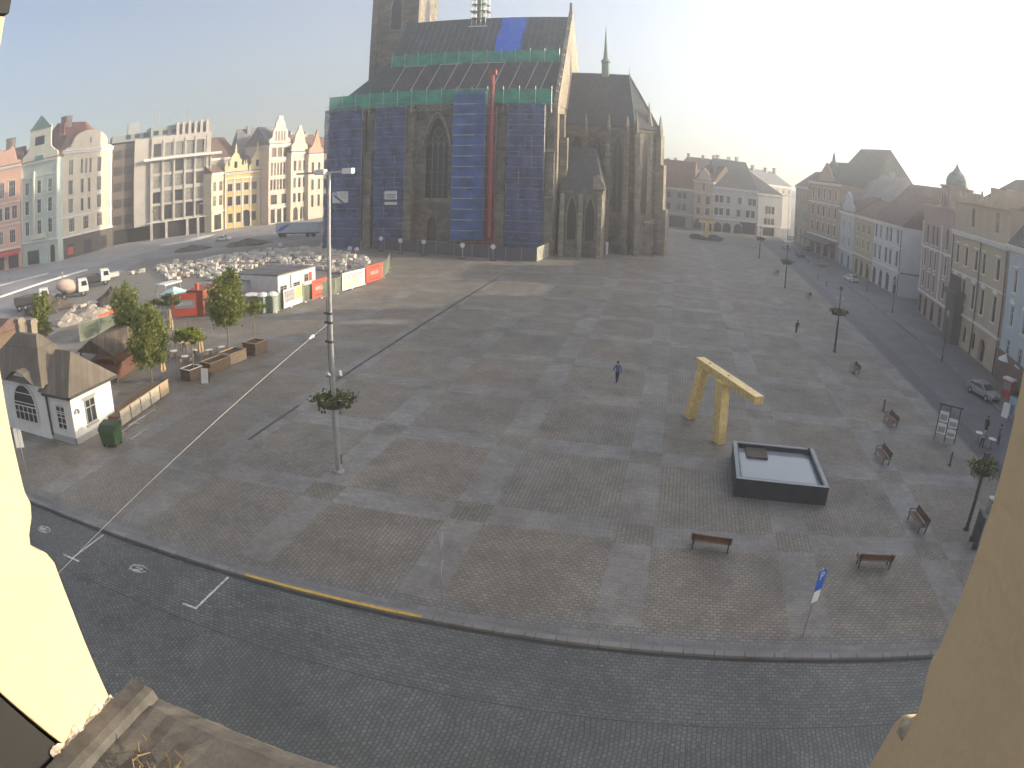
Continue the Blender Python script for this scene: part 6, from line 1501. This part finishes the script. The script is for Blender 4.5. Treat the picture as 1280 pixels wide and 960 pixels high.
b = gb(); b.add([rel(v.lerp(sum(q,Vector())/4,.25))-Vector((0,0,zE)) for v in q]+[rel(v.lerp(sum(q,Vector())/4,.25))-Vector((0,0,1.2)) for v in q], [(0,1,5,4),(1,2,6,5),(2,3,7,6),(3,0,4,7),(4,5,6,7)]); b.build('bar_counter', mat('brown_counter',(.13,.06,.04),amt=.3,scale=2), pvl)
lean = thing('low_shed_roof', 'dark low shed roof with pale edge left of the kiosk chimneys', 'shed', P(10,440))
b = gb(); b.box(-9,1,-3,3,0,2.6); b.build('wall', M['woodold'], lean); b = gb(); b.prismx([(-3.4,2.62),(3.4,2.62),(0,4.0)], -9.3,1.3); b.build('roof', M['tile_brown'], lean); b = gb(); b.beam((-9.3,-3.45,2.62),(1.3,-3.45,2.62),.12,.14); b.build('gutter', M['white'], lean)
# ---- planters and trees
gP = 'wooden planters on the square'
soil = mat('soil', (.06,.045,.03), rough=1, amt=.4, scale=5)
def planter(loc, rz, label, L=1.5, Wd=1.5, h=.95, m='woodold', pale=False):
    t = thing('wooden_planter', label, 'planter', loc, rz, gP)
    b = gb()
    for k in range(4):
        z0 = .06+k*(h-.06)/4; b.box(-L/2,L/2,-Wd/2,-Wd/2+.06,z0,z0+(h-.06)/4-.015); b.box(-L/2,L/2,Wd/2-.06,Wd/2,z0,z0+(h-.06)/4-.015); b.box(-L/2,-L/2+.06,-Wd/2+.061,Wd/2-.061,z0,z0+(h-.06)/4-.015); b.box(L/2-.06,L/2,-Wd/2+.061,Wd/2-.061,z0,z0+(h-.06)/4-.015)
    b.build('box', M[m], t)
    b = gb(); b.box(-L/2+.061,L/2-.061,-Wd/2+.061,Wd/2-.061,h-.2,h-.08); b.build('soil', soil, t)
    b = gb(); b.box(-L/2-.04,L/2+.04,-Wd/2-.04,-Wd/2+.08,h,h+.04); b.box(-L/2-.04,L/2+.04,Wd/2-.08,Wd/2+.04,h,h+.04); b.box(-L/2-.04,-L/2+.08,-Wd/2+.081,Wd/2-.081,h,h+.04); b.box(L/2-.08,L/2+.04,-Wd/2+.081,Wd/2-.081,h,h+.04); b.build('rim', M['white'] if pale else M['woodpale'], t)
    return t
dirp = math.atan2((P(330,440)-P(240,475)).y, (P(330,440)-P(240,475)).x)
pl1 = P(240,473); planter(pl1, dirp, 'dark brown planter with white rim holding the flat crowned tree', 1.5, 1.3, .95, 'woodold', True)
pl2 = P(270,463); planter(pl2, dirp, 'long dark planter in the middle of the row', 2.6, 1.4, 1.0)
pl3 = P(291,452); planter(pl3, dirp, 'pale wooden planter under the tall dense tree', 2.2, 1.6, 1.0, 'woodpale')
pl4 = P(319,441); planter(pl4, dirp, 'square dark planter at the right end of the row', 1.7, 1.7, 1.1)
gTr = 'trees in planters on the square'
tree(P(243,472)+Vector((0,0,.8)), 'small tree with flat bright yellow green crown in the white rimmed planter', [(-.9,.2,2.75,1.15,1.0,.5,3),(.6,-.2,2.8,1.15,1.0,.55,3),(0,.3,3.1,.8,.8,.35,1.5)], 2.1, M['leaf_bright'], 4, 2600, .15, .07, gTr)
tree(P(287,448)+Vector((0,0,.8)), 'tall dense green egg shaped tree in the pale planter', [(0,0,4.7,1.75,1.75,2.3,5),(.1,0,3.4,1.5,1.5,1.1,2),(0,.1,6.4,1.0,1.0,1.0,1.2)], 2.0, M['leaf_dark'], 5, 6500, .13, .1, gTr)
tree(P(319,439)+Vector((0,0,.9)), 'thin small tree with round light crown in the right hand planter', [(0,0,3.2,.85,.85,.7,2),(.5,.2,3.5,.8,.6,.45,1)], 2.5, M['leaf_bright'], 6, 700, .14, .06, gTr)
tree(P(190,478), 'broad dense green tree beside the cafe terrace', [(0,0,4.0,1.75,1.75,2.1,5),(-.2,0,2.5,1.7,1.6,1.1,3),(.1,0,5.7,1.1,1.1,1.1,1.4)], 1.3, M['leaf_dark'], 7, 7500, .13, .1, gTr)
tree(P(163,448), 'dark tree rising behind the reed roofed pavilion', [(0,0,5.2,1.5,1.5,2.0,4),(.1,0,3.6,1.3,1.3,1.2,2)], 2.0, M['leaf_dark'], 8, 5000, .14, .1, gTr)
tree(P(60,452), 'slim tree behind the kiosk chimneys', [(0,0,5.4,1.1,1.1,1.9,4),(0,0,3.8,1.0,1.0,1.0,2)], 2.0, M['leaf_dark'], 9, 3200, .14, .1, gTr)
tree(P(211,418), 'small tree with loose flat pale crown behind the dense trees', [(-.7,0,3.7,1.4,1.1,.55,3),(.7,.2,3.8,1.3,1.1,.6,3)], 2.9, M['leaf_flower'], 10, 1100, .18, .08, gTr)
tree(P(196,436), 'light green bush like tree between the two dense trees', [(0,0,2.6,1.1,1.1,1.3,3)], .9, M['leaf_dark'], 12, 1300, .15, .07, gTr)
# ---- folded parasols
M['canvas'] = mat('cream_canvas', (.58,.45,.27), rough=.9, amt=.2, scale=4)
def fold(loc, h, label):
    t = thing('folded_parasol', label, 'parasol', loc, 0, 'folded cream parasols'); b = gb(); b.cyl((0,0,0),(0,0,h),.03,.03,6); b.build('pole', M['woodpale'], t)
    b = gb(); n = 16; prof = [(.06,h*.30),(.23,h*.34),(.27,h*.45),(.18,h*.72),(.09,h*.92),(.03,h*1.04)]
    for r, z in prof:
        for i in range(n): a = 2*math.pi*i/n; rr = r*(1+.28*(1 if i%2 else -1)); b.v.append((rr*math.cos(a), rr*math.sin(a), z))
    for k in range(len(prof)-1):
        for i in range(n): b.f.append([k*n+i,k*n+(i+1)%n,(k+1)*n+(i+1)%n,(k+1)*n+i]); b.m.append(0)
    b.build('canopy', M['canvas'], t); b = gb(); b.cyl((0,0,0),(0,0,.08),.3,.28,12); b.build('base', M['dsteel'], t)
fold(P(205,476), 2.5, 'folded cream parasol right of the broad tree'); fold(P(215,424), 3.1, 'folded cream parasol before the red banner in the shade'); fold(P(252,452), 2.7, 'folded cream parasol behind the flat crowned tree'); fold(P(235,444), 3.2, 'folded cream parasol poking above the flat crowned tree')
# ---- cafe furniture
rng_ = random.Random(4)
for px in ((218,448),(232,455),(245,447),(226,437),(262,447),(278,443)): place(tab0, P(*px), rng_.uniform(0,3), 'small round cafe table among the planters on the terrace', 'terrace tables')
for px in ((213,452),(223,452),(229,461),(238,458),(241,450),(250,445),(221,434),(231,440),(258,451),(267,449),(273,446),(284,445),(256,470),(262,472)): place(cha0, P(*px), rng_.uniform(0,6), 'dark cafe chair standing at the terrace tables', 'terrace chairs')
mb_ = thing('menu_board', 'small menu board with dark frame beside the white rimmed planter', 'sign board', P(257,478), R_(20)); b = gb(); b.prismx([(-.25,0),(-.2,0),(0,1.15),(-.03,1.2)],-.32,.32); b.build('board', M['frame_w'], mb_); b = gb(); b.prismx([(.25,0),(.2,0),(.005,1.15),(.03,1.2)],-.32,.32); b.build('board', M['woodold'], mb_)
# ================================================================== BUILDING SITE
# fence panels with banners
gFe = 'mesh fence panels of the building site'
fn = netmat('green_grey_fence_mesh', (.16,.19,.13), .8)
def fence_run(pts, label, h=2.1):
    ps_ = [P(*p) for p in pts]; cnt = 0
    for a, c in zip(ps_, ps_[1:]):
        n = max(1, round((c-a).length/3.5))
        for k in range(n):
            p0, p1 = a.lerp(c,k/n), a.lerp(c,(k+1)/n); d = p1-p0; L = d.length
            cnt += 1; t = thing('site_fence_panel', label % ORD[cnt], 'fence panel', p0, math.atan2(d.y,d.x), gFe)
            b = gb(); b.box(.06,L-.06,-.008,.008,.15,h-.05); b.build('mesh', fn, t)
            b = gb(); b.tube([(.03,0,.1),(.03,0,h),(L-.03,0,h),(L-.03,0,.1),(.03,0,.1)], .028, 5); b.build('frame', M['steel'], t)
            b = gb(); b.box(-.12,.12,-.35,.35,0,.14); b.build('foot', M['plasterwhite'], t)
fence_run([(343,391),(380,378),(420,368),(470,350),(478,347)], 'mesh fence panel along the sunny edge of the building site, %s from the toilets')
fence_run([(478,347),(485,341),(487,331)], 'mesh fence panel closing the church end of the site, %s from the last red banner', 2.2)
fence_run([(343,391),(300,393),(260,394),(222,397)], 'shaded mesh fence panel behind the cafe trees, %s from the toilets')
fence_run([(196,405),(150,412),(100,428)], 'mesh fence panel behind the reed roofed pavilion, %s from the dark trees')
def bannerp(a, c, z0, z1, m, label, words=(), wc=None, off=-.12, box=None, extra=None):
    A, B_ = P(*a), P(*c); d = B_-A; L = d.length; rz = math.atan2(d.y,d.x)
    nrm = Vector((math.sin(rz),-math.cos(rz),0)); t = thing('site_banner', label, 'banner', A+nrm*(-off if False else .12), rz)
    b = gb(); b.box(0,L,-.015,.015,z0,z1); sh = b.build('sheet', m, t)
    if box:
        u0,u1,v0,v1,bmn = box; b = gb(); b.box(L*u0,L*u1,-.024,-.0155,z0+(z1-z0)*v0,z0+(z1-z0)*v1); b.build('label_field', bmn, t)
    for s_, u, v, sz, m_, sx in words: text(s_, sz, m_, t, (L*u,-.03,z0+(z1-z0)*v), sx=sx)
    if extra: extra(t, L, z0, z1)
    return t
M['banner_red'] = mat('banner_red', (.62,.09,.045), rough=.6, amt=.15, scale=1.5)
M['banner_dkred'] = mat('banner_lines', (.25,.04,.03), rough=.7, amt=.1)
def stripes(t, L, z0, z1):
    h = z1-z0
    for v in (.14,.84): b = gb(); b.box(L*.18,L*.82,-.024,-.0155,z0+h*(v-.04),z0+h*(v+.04)); b.build('small_print', M['banner_dkred'], t)
bannerp((389.5,376),(410.5,369.5), .25, 2.5, M['banner_red'], 'red banner with white lettering left of the lamp post', [('BERGER',.5,.5,.62,M['white'],1.0)], extra=stripes)
bannerp((457,356.5),(477,350), .25, 2.6, M['banner_red'], 'red banner with white lettering at the right end of the site fence', [('BERGER',.5,.5,.62,M['white'],1.0)], extra=stripes)
def lines(t, L, z0, z1):
    h = z1-z0
    for k in range(6): b = gb(); b.box(L*.08,L*(.92 if k%2 else .75),-.024,-.0155,z0+h*(.13+.13*k),z0+h*(.17+.13*k)); b.build('print_line', M['banner_red'] if k > 3 else M['yellow'], t)
bannerp((427,365.5),(455.5,357.5), .2, 2.5, M['white'], 'white site board with red and yellow printed lines', extra=lines)
def photo(t, L, z0, z1):
    h = z1-z0
    b = gb(); b.box(L*.04,L*.6,-.024,-.0155,z0+h*.3,z0+h*.9); b.build('picture', mat('grey_picture',(.34,.33,.33),amt=.6,scale=2), t)
    b = gb(); b.box(L*.64,L*.98,-.024,-.0155,z0+h*.3,z0+h*.95); b.build('picture', mat('lime_picture',(.45,.55,.2),amt=.15,scale=2), t)
bannerp((354,388),(377,379.5), .2, 2.4, M['white'], 'white site board with grey picture and lime green field', extra=photo)
bannerp((124,418),(152,408), .4, 2.3, M['banner_red'], 'red banner with white name field behind the reed roofed pavilion', [('BOHEMIA',.37,.5,.42,M['frame_g'],.8),('BERGER',.74,.5,.5,M['black'],.95)], box=(.16,.98,.28,.74,M['white']))
bannerp((217,399),(247,397), .3, 3.0, M['banner_red'], 'shaded dark red banner behind the folded parasol', [('BERGER',.5,.55,.6,M['white'],1.0)], box=(.12,.92,.34,.72,M['frame_g']))
# site cabins
cm = mat('cabin_white', (.66,.64,.60), rough=.7, amt=.12, scale=1)
c1, c2 = P(347,344.5,3.6), P(394,332.5,3.6)
d = (c2-c1); rz = math.atan2(d.y,d.x)
for k, (u0,u1,lb) in enumerate(((0,.62,'white site cabin with two small windows behind the fence boards'),(.635,1,'white site cabin with red notice, right end of the cabin pair'))):
    t = thing('site_cabin', lb, 'cabin', (c1.x+d.x*u0, c1.y+d.y*u0, 0), rz, 'white site cabins'); L = d.length*(u1-u0)
    b = gb(); b.box(0,L,0,7.5,.15,3.5); b.build('wall', cm, t)
    b = gb(); b.box(-.08,L+.08,-.08,7.58,3.5,3.66)
    for i in range(int(L/.5)): b.box(.1+i*.5,.16+i*.5,-.05,7.5,3.661,3.70)
    b.build('roof', M['roof_grey'], t)
    if k == 0:
        for u in (.22,.78): f = pwin(t, (L*u,-.02,1.3), 0, 1.3, .9, 'frame_g')
        b = gb(); b.cyl((L*.52,-.1,1.2),(L*.52,-.1,3.3),.05,.05,6); b.build('pipe', M['dsteel'], t)
    else:
        b = gb(); b.box(L*.5,L*.72,-.03,-.002,1.9,3.0); b.build('notice', M['red'], t); f = pwin(t, (L*.3,-.02,1.9), 0, .8, 1.0, 'frame_g')
    b = gb(); b.box(.3,L-.3,.3,7.2,0,.15); b.build('skid', M['dsteel'], t)
t = thing('site_cabin', 'grey blue site cabin with dark end wall left of the white cabins', 'cabin', P(316,377), rz+.05, 'white site cabins'); b = gb(); b.box(-2.2,1.6,0,5,.1,2.7); b.build('wall', mat('cabin_grey',(.3,.32,.36),amt=.15,scale=1), t); b = gb(); b.box(-2.3,1.7,-.1,5.1,2.7,2.85); b.build('roof', M['roof_grey'], t); pwin(t, (1.0,-.02,1.0), 0, .9, 1.2, 'frame_g')
t = thing('tool_container', 'orange yellow tool container in front of the grey site cabin', 'container', P(313,389), rz); b = gb(); b.box(-1.2,1.2,-.9,.9,.1,1.9); b.build('body', mat('orange_container',(.6,.27,.05),amt=.2,scale=2), t); b = gb(); b.box(-1.25,1.25,-.95,.95,1.9,2.02); b.build('lid', cm, t)
b = gb(); 
for i in range(3): b.box(-.9+.7*i,-.5+.7*i,-.93,-.901,.4,1.4)
b.build('door', M['woodold'], t)
for px, lb in (((329,391),'portable toilet with white dome left of its twin'),((341,390),'portable toilet with white dome at the fence corner')):
    t = thing('portable_toilet', lb, 'toilet', P(*px), rz, 'portable toilets'); b = gb(); b.box(-.55,.55,-.55,.55,.05,2.0); b.build('body', mat('toilet_green',(.18,.25,.17),amt=.2,scale=2) if 'toilet_green' not in bpy.data.materials else bpy.data.materials['toilet_green'], t)
    b = gb(); b.lathe([(.76,0),(.72,.12),(.55,.3),(.2,.42),(.02,.44)], (0,0,2.0), 14); b.build('roof', M['white'], t); b = gb(); b.box(-.35,.35,-.58,-.551,.15,1.85); b.build('door', M['frame_g'], t)
t = thing('steel_container', 'tall rust red steel container above the shaded banner', 'container', P(262,391), rz+.3); b = gb(); b.box(-1.9,1.9,-.2,2.2,0,3.0)
for i in range(12): b.box(-1.85+i*.31,-1.7+i*.31,-.25,-.2,.15,2.85)
b.build('body', mat('rust_red_steel',(.34,.10,.055),rough=.7,amt=.3,scale=1.5,bump=.1), t); b = gb(); b.box(-1.95,1.95,-.26,2.25,3.0,3.1); b.build('roof', M['tile_red'], t); b = gb(); b.cyl((-1.2,1,3.1),(-1.2,1,3.9),.3,.3,8); b.build('vent', M['red'], t)
t = thing('market_tent', 'white and teal canvas tent roof left of the red container', 'tent', P(219,388), rz); b = gb(); b.add([(-1.6,-1.4,2.3),(1.6,-1.4,2.3),(1.6,1.4,2.3),(-1.6,1.4,2.3),(0,0,3.1)], [(0,1,4),(1,2,4),(2,3,4),(3,0,4),(3,2,1,0)]); b.build('canopy', mat('tent_white_teal',(.6,.66,.64),amt=.3,scale=1.2,c2=(.12,.42,.36)), t)
for x in (-1.5,1.5):
    for y in (-1.3,1.3): b = gb(); b.cyl((x,y,0),(x,y,2.3),.04,.04,6); b.build('leg', M['steel'], t)
t = thing('flat_canopy', 'flat white canopy on four legs beside the teal tent', 'canopy', P(212,375), rz); b = gb(); b.box(-1.7,1.7,-1.1,1.1,2.3,2.5); b.build('roof', M['white'], t)
for x in (-1.5,1.5):
    for y in (-1,1): b = gb(); b.cyl((x,y,0),(x,y,2.3),.05,.05,6); b.build('leg', M['steel'], t)
# pallets of paving stones
gS_ = 'pallets of pale paving stones'
stonem = [mat('pale_granite_a', (.68,.65,.58), rough=.9, amt=.35, scale=3), mat('pale_granite_b', (.52,.50,.46), rough=.9, amt=.35, scale=3), mat('pale_granite_c', (.72,.68,.60), rough=.9, amt=.3, scale=3), mat('pinkish_granite', (.5,.4,.34), rough=.9, amt=.3, scale=3)]
protos = []
for k in range(6):
    rr = random.Random(k); t = thing('stone_pallet', 'pallet', 'pallet', (0,0,0), 0, gS_)
    b = gb(); b.box(-.6,.6,-.45,.45,.10,.14)
    for x in (-.55,0,.45): b.box(x,x+.1,-.45,.45,0,.1)
    b.build('pallet', M['woodpale'], t)
    b = gb(); hh_ = rr.uniform(.3,.7); nz = int(hh_/.17)
    for z in range(nz):
        for i in range(4):
            for j_ in range(3):
                if z == nz-1 and rr.random() < .45: continue
                x, y = -.45+.29*i+rr.uniform(-.03,.03), -.3+.29*j_+rr.uniform(-.03,.03); b.box(x-.13,x+.13,y-.13,y+.13,.141+z*.17,.141+z*.17+.16)
    b.build('stone_stack', stonem[k%4], t); protos.append(t)
rr = random.Random(2); spots = []
reg = [(P(205,345),P(300,322),16,26),(P(300,322),P(455,318),6,20)]
poly_ = [P(*p) for p in ((192,338),(205,330),(250,326),(300,318),(345,312),(400,311),(455,322),(462,333),(430,345),(400,338),(335,328),(305,340),(270,352),(240,345),(215,352))]
def inpoly(x, y):
    c_ = False; n = len(poly_); j_ = n-1
    for i in range(n):
        a, b_2 = poly_[i], poly_[j_]
        if (a.y > y) != (b_2.y > y) and x < (b_2.x-a.x)*(y-a.y)/(b_2.y-a.y)+a.x: c_ = not c_
        j_ = i
    return c_
xs_, ys_ = [p.x for p in poly_], [p.y for p in poly_]; tries = 0
while len(spots) < 275 and tries < 60000:
    tries += 1
    # rows of pallets with gaps between them
    x, y = rr.uniform(min(xs_),max(xs_)), rr.uniform(min(ys_),max(ys_))
    y = round(y/2.6)*2.6+rr.uniform(-.35,.35)
    if inpoly(x,y) and all((x-a)**2+(y-b_2)**2 > 1.75 for a, b_2 in spots): spots.append((x,y))
for i, (x, y) in enumerate(spots):
    place(protos[i%6] if i >= 6 or not protos[i%6].get('_used') else protos[i%6], Vector((x,y,.02)), rr.uniform(-.4,.4), 'pallet of pale paving stones among the many stored inside the fenced site', gS_)
for i, px in enumerate(((165,343),(172,342),(178,341),(96,385),(104,384),(112,382),(120,382),(90,390),(118,388),(134,386),(128,379))): place(protos[i%6], P(*px), .3*i, 'pallet of stones left of the tree line beside the trucks' , 'pallets beside the trucks')
# white low rolls of membrane / big bags
gB2 = 'white bags on the building site'
bagp = thing('big_bag', '', 'bag', (0,0,0), 0, gB2); b = gb(); b.lathe([(.42,0),(.5,.1),(.5,.45),(.42,.6),(.15,.66)], (0,0,0), 8); b.build('bag', M['plasterwhite'], bagp); b = gb(); b.tube([(-.3,0,.6),(-.2,0,.8),(.2,0,.8),(.3,0,.6)], .03, 5); b.build('strap', M['white'], bagp)
for i in range(10): px = (rr.uniform(330,450), rr.uniform(306,314)); place(bagp, P(*px), rr.uniform(0,3), 'white bag standing at the church side of the stone store', gB2)
# spoil heaps and site bits
def heap(px, r, h, m, label, seed):
    rr2 = random.Random(seed); t = thing('spoil_heap', label, 'heap', P(*px)); b = gb(); n, k_ = 18, 6
    for k in range(k_+1):
        f = k/k_
        for i in range(n): a = 2*math.pi*i/n; rad = r*(1-f)*(1+rr2.uniform(-.18,.18)); b.v.append((rad*math.cos(a), rad*math.sin(a), h*f**.8*(1+rr2.uniform(-.15,.15)) if k else -.03))
    for k in range(k_):
        for i in range(n): b.f.append([k*n+i,k*n+(i+1)%n,(k+1)*n+(i+1)%n,(k+1)*n+i]); b.m.append(0)
    b.build('mound', m, t)
earth = mat('dark_earth', (.11,.09,.07), rough=1, amt=.5, scale=1.2, bump=.8); sandm = mat('pale_rubble', (.42,.37,.30), rough=1, amt=.45, scale=1.8, bump=.8)
heap((60,388),4.5,2.4,earth,'dark earth heap beside the left white truck',1); heap((140,378),3.2,2.2,earth,'dark earth heap before the tallest dark tree',2); heap((115,395),3.0,1.5,sandm,'pale rubble heap behind the red banner',3); heap((85,403),2.8,1.3,sandm,'pale rubble heap behind the kiosk roof',4); heap((390,316),3.5,1.2,sandm,'low rubble heap at the church side of the site',5); heap((430,322),3.0,.9,sandm,'low rubble heap near the fence end',6)
heap((240,312),5,1.0,earth,'flat dark heap behind the stone pallets',7); heap((310,305),6,1.2,earth,'flat dark heap near the long white trailer',8)
# trucks
def truck(loc, rz, label, kind):
    t = thing('truck', label, 'truck', loc, rz, 'trucks on the building site')
    b = gb(); b.box(-3.4,3.0,-.45,.45,.6,.9); b.build('chassis', M['dsteel'], t)
    b = gb(); b.prismy([(1.3,.75),(3.2,.75),(3.2,1.6),(2.95,2.75),(1.3,2.85)], -1.15,1.15); b.build('cab', M['white'], t, bevel=.06)
    b = gb(); b.add([(3.215,-1.0,1.65),(3.215,1.0,1.65),(2.985,1.0,2.6),(2.985,-1.0,2.6)], [(0,1,2,3)]); b.build('windscreen', M['glass'], t, recalc=False)
    for s_ in (-1,1): b = gb(); b.add([(1.9,s_*1.156,1.7),(2.95,s_*1.156,1.7),(2.8,s_*1.156,2.5),(1.9,s_*1.156,2.5)], [(0,1,2,3)]); b.build('window', M['glass'], t, recalc=False)
    if kind == 'mixer':
        b = gb(); b.lathe([(.35,-2.3),(.9,-1.9),(1.25,-.6),(1.15,.6),(.6,1.7),(.4,1.8)], (0,0,0), 14)
        for i, v in enumerate(b.v): vx, vy, vz = v; b.v[i] = (-1.1+vz*-.95+vx*.2, vy, 2.1+vx*.95+vz*-.22*-1)
        b.build('drum', stonem[3], t, smooth=True)
    else:
        b = gb(); b.add([(-3.5,-1.1,1.0),(1.1,-1.1,1.0),(1.1,1.1,1.0),(-3.5,1.1,1.0),(-3.7,-1.25,2.1),(1.1,-1.25,2.1),(1.1,1.25,2.1),(-3.7,1.25,2.1)], [(0,3,2,1),(0,1,5,4),(1,2,6,5),(2,3,7,6),(3,0,4,7)]); b.build('tipper_body', M['woodold'] if False else M['dsteel'], t)
        b = gb(); b.ball((0,0,0),1); 
        b.v = [(-1.2+v[0]*2.0, v[1]*1.0, 1.7+v[2]*.7) for v in b.v]; b.build('load', earth, t)
    for x in (2.2,-1.5,-2.7):
        for s_ in (-1,1):
            b = gb(); b.cyl((x,s_*.75,.5),(x,s_*1.12,.5),.5,.5,14); w_ = b.build('wheel', M['black'], t); b = gb(); b.cyl((x,s_*1.1,.5),(x,s_*1.14,.5),.25,.22,10); b.build('rim', M['steel'], w_)
dT = P(115,362)-P(65,372); aT = math.atan2(dT.y,dT.x)
truck(P(90,372), aT, 'white concrete mixer truck on the building site road', 'mixer')
truck(P(118,358), aT, 'white cab tipper truck ahead of the mixer truck', 'tipper')
truck(P(42,385), aT, 'dark loaded tipper truck behind the mixer truck', 'tipper')
lt = thing('light_trailer', 'small pale flat trailer ahead of the tipper truck', 'trailer', P(138,350), aT); b = gb(); b.box(-1.8,1.8,-.9,.9,.6,1.3); b.build('box', stonem[2], lt); b = gb(); b.cyl((-.3,-.95,.35),(-.3,.95,.35),.35,.35,10); b.build('axle', M['black'], lt)
A, B_ = P(345,297), P(398,296); d = B_-A
tl = thing('lorry_trailer', 'long white lorry trailer with blue swoosh parked before the gabled houses', 'trailer', A, math.atan2(d.y,d.x)); L = d.length; hT = HT((345,297),(345,279))
b = gb(); b.box(0,L,0,2.5,1.1,hT); b.build('box', mat('trailer_white',(.52,.56,.60),rough=.5,amt=.1), tl)
b = gb(); b.add([(L*.02,-.01,1.5),(L*.14,-.01,1.6),(L*.34,-.01,hT-.5),(L*.28,-.01,hT-.4),(L*.12,-.01,hT-1.0)], [(0,1,2,3,4)]); b.build('swoosh', M['blue'], tl, recalc=False)
for x in (L*.1,L*.2,L*.75,L*.88):
    b = gb(); b.cyl((x,0,.5),(x,.35,.5),.5,.5,12); b.build('wheel', M['black'], tl)
b = gb(); b.box(.2,L-.2,.6,1.9,.7,1.1); b.build('chassis', M['dsteel'], tl)
SUN_E, SKY_E, DUST, HAZE, HAZE_G, EXPO, GLOW = 4.7, .073, 1.2, .0019, .78, 1.42, .45
# ================================================================== LIGHT, SKY, AIR
SUN_EL, SUN_AZ = R_(14.0), R_(71.0)      # azimuth clockwise from north (+Y)
sd = Vector((math.cos(SUN_EL)*math.sin(SUN_AZ), math.cos(SUN_EL)*math.cos(SUN_AZ), math.sin(SUN_EL)))
sl = bpy.data.lights.new('sun', 'SUN'); so = bpy.data.objects.new('sun', sl); COL.objects.link(so)
sl.energy = SUN_E; sl.angle = R_(.6); sl.color = (1.0, .83, .61)
so.rotation_euler = sd.to_track_quat('Z', 'Y').to_euler(); so.location = (60, 30, 60)
w = bpy.data.worlds.new('World'); S.world = w; w.use_nodes = True
nt = w.node_tree; bg = nt.nodes['Background']
sky = nt.nodes.new('ShaderNodeTexSky'); sky.sky_type = 'NISHITA'; sky.sun_disc = False
sky.sun_elevation = SUN_EL; sky.sun_rotation = SUN_AZ; sky.altitude = 300
sky.air_density = 1.0; sky.dust_density = DUST; sky.ozone_density = 1.2
hs = nt.nodes.new('ShaderNodeHueSaturation'); hs.inputs['Saturation'].default_value = .85; hs.inputs['Hue'].default_value = .515; nt.links.new(sky.outputs[0], hs.inputs['Color']); nt.links.new(hs.outputs[0], bg.inputs[0]); bg.inputs[1].default_value = SKY_E
# bright aureole of the hazy morning sky round the sun
tc = nt.nodes.new('ShaderNodeTexCoord'); dt = nt.nodes.new('ShaderNodeVectorMath'); dt.operation = 'DOT_PRODUCT'; nt.links.new(tc.outputs['Generated'], dt.inputs[0]); dt.inputs[1].default_value = sd
aur = mathn(nt, 'MULTIPLY', mathn(nt, 'POWER', mathn(nt, 'MAXIMUM', mathn(nt, 'MULTIPLY_ADD', dt.outputs['Value'], .5, .5), 0.0), 2.6), GLOW)
bg2 = nt.nodes.new('ShaderNodeBackground'); bg2.inputs[0].default_value = (.97, .98, 1.0, 1); nt.links.new(aur, bg2.inputs[1])
ads = nt.nodes.new('ShaderNodeAddShader'); nt.links.new(bg.outputs[0], ads.inputs[0]); nt.links.new(bg2.outputs[0], ads.inputs[1]); nt.links.new(ads.outputs[0], nt.nodes['World Output'].inputs[0])
if HAZE:
    hz = bpy.data.materials.new('morning_haze'); hz.use_nodes = True; hn = hz.node_tree
    hn.nodes.remove(hn.nodes['Principled BSDF'])
    pv = hn.nodes.new('ShaderNodeVolumePrincipled'); pv.inputs['Color'].default_value = (.96,.96,.96,1); pv.inputs['Density'].default_value = HAZE; pv.inputs['Anisotropy'].default_value = HAZE_G
    hn.links.new(pv.outputs[0], hn.nodes['Material Output'].inputs['Volume'])
    b = MB(); b.box(-480,480,-60,640,-1.2,108); h = b.build('haze', hz); h['kind'] = 'stuff'
S.view_settings.view_transform = 'Standard'; S.view_settings.look = 'None'; S.view_settings.gamma = 1; S.view_settings.exposure = EXPO
S.view_settings.use_curve_mapping = False
S.render.engine = 'CYCLES'
S.cycles.max_bounces = 6; S.cycles.diffuse_bounces = 3; S.cycles.glossy_bounces = 3; S.cycles.transparent_max_bounces = 12; S.cycles.volume_bounces = 1
S.cycles.use_denoising = True; S.cycles.use_adaptive_sampling = True; S.cycles.adaptive_threshold = .02
S.cycles.sample_clamp_indirect = 6
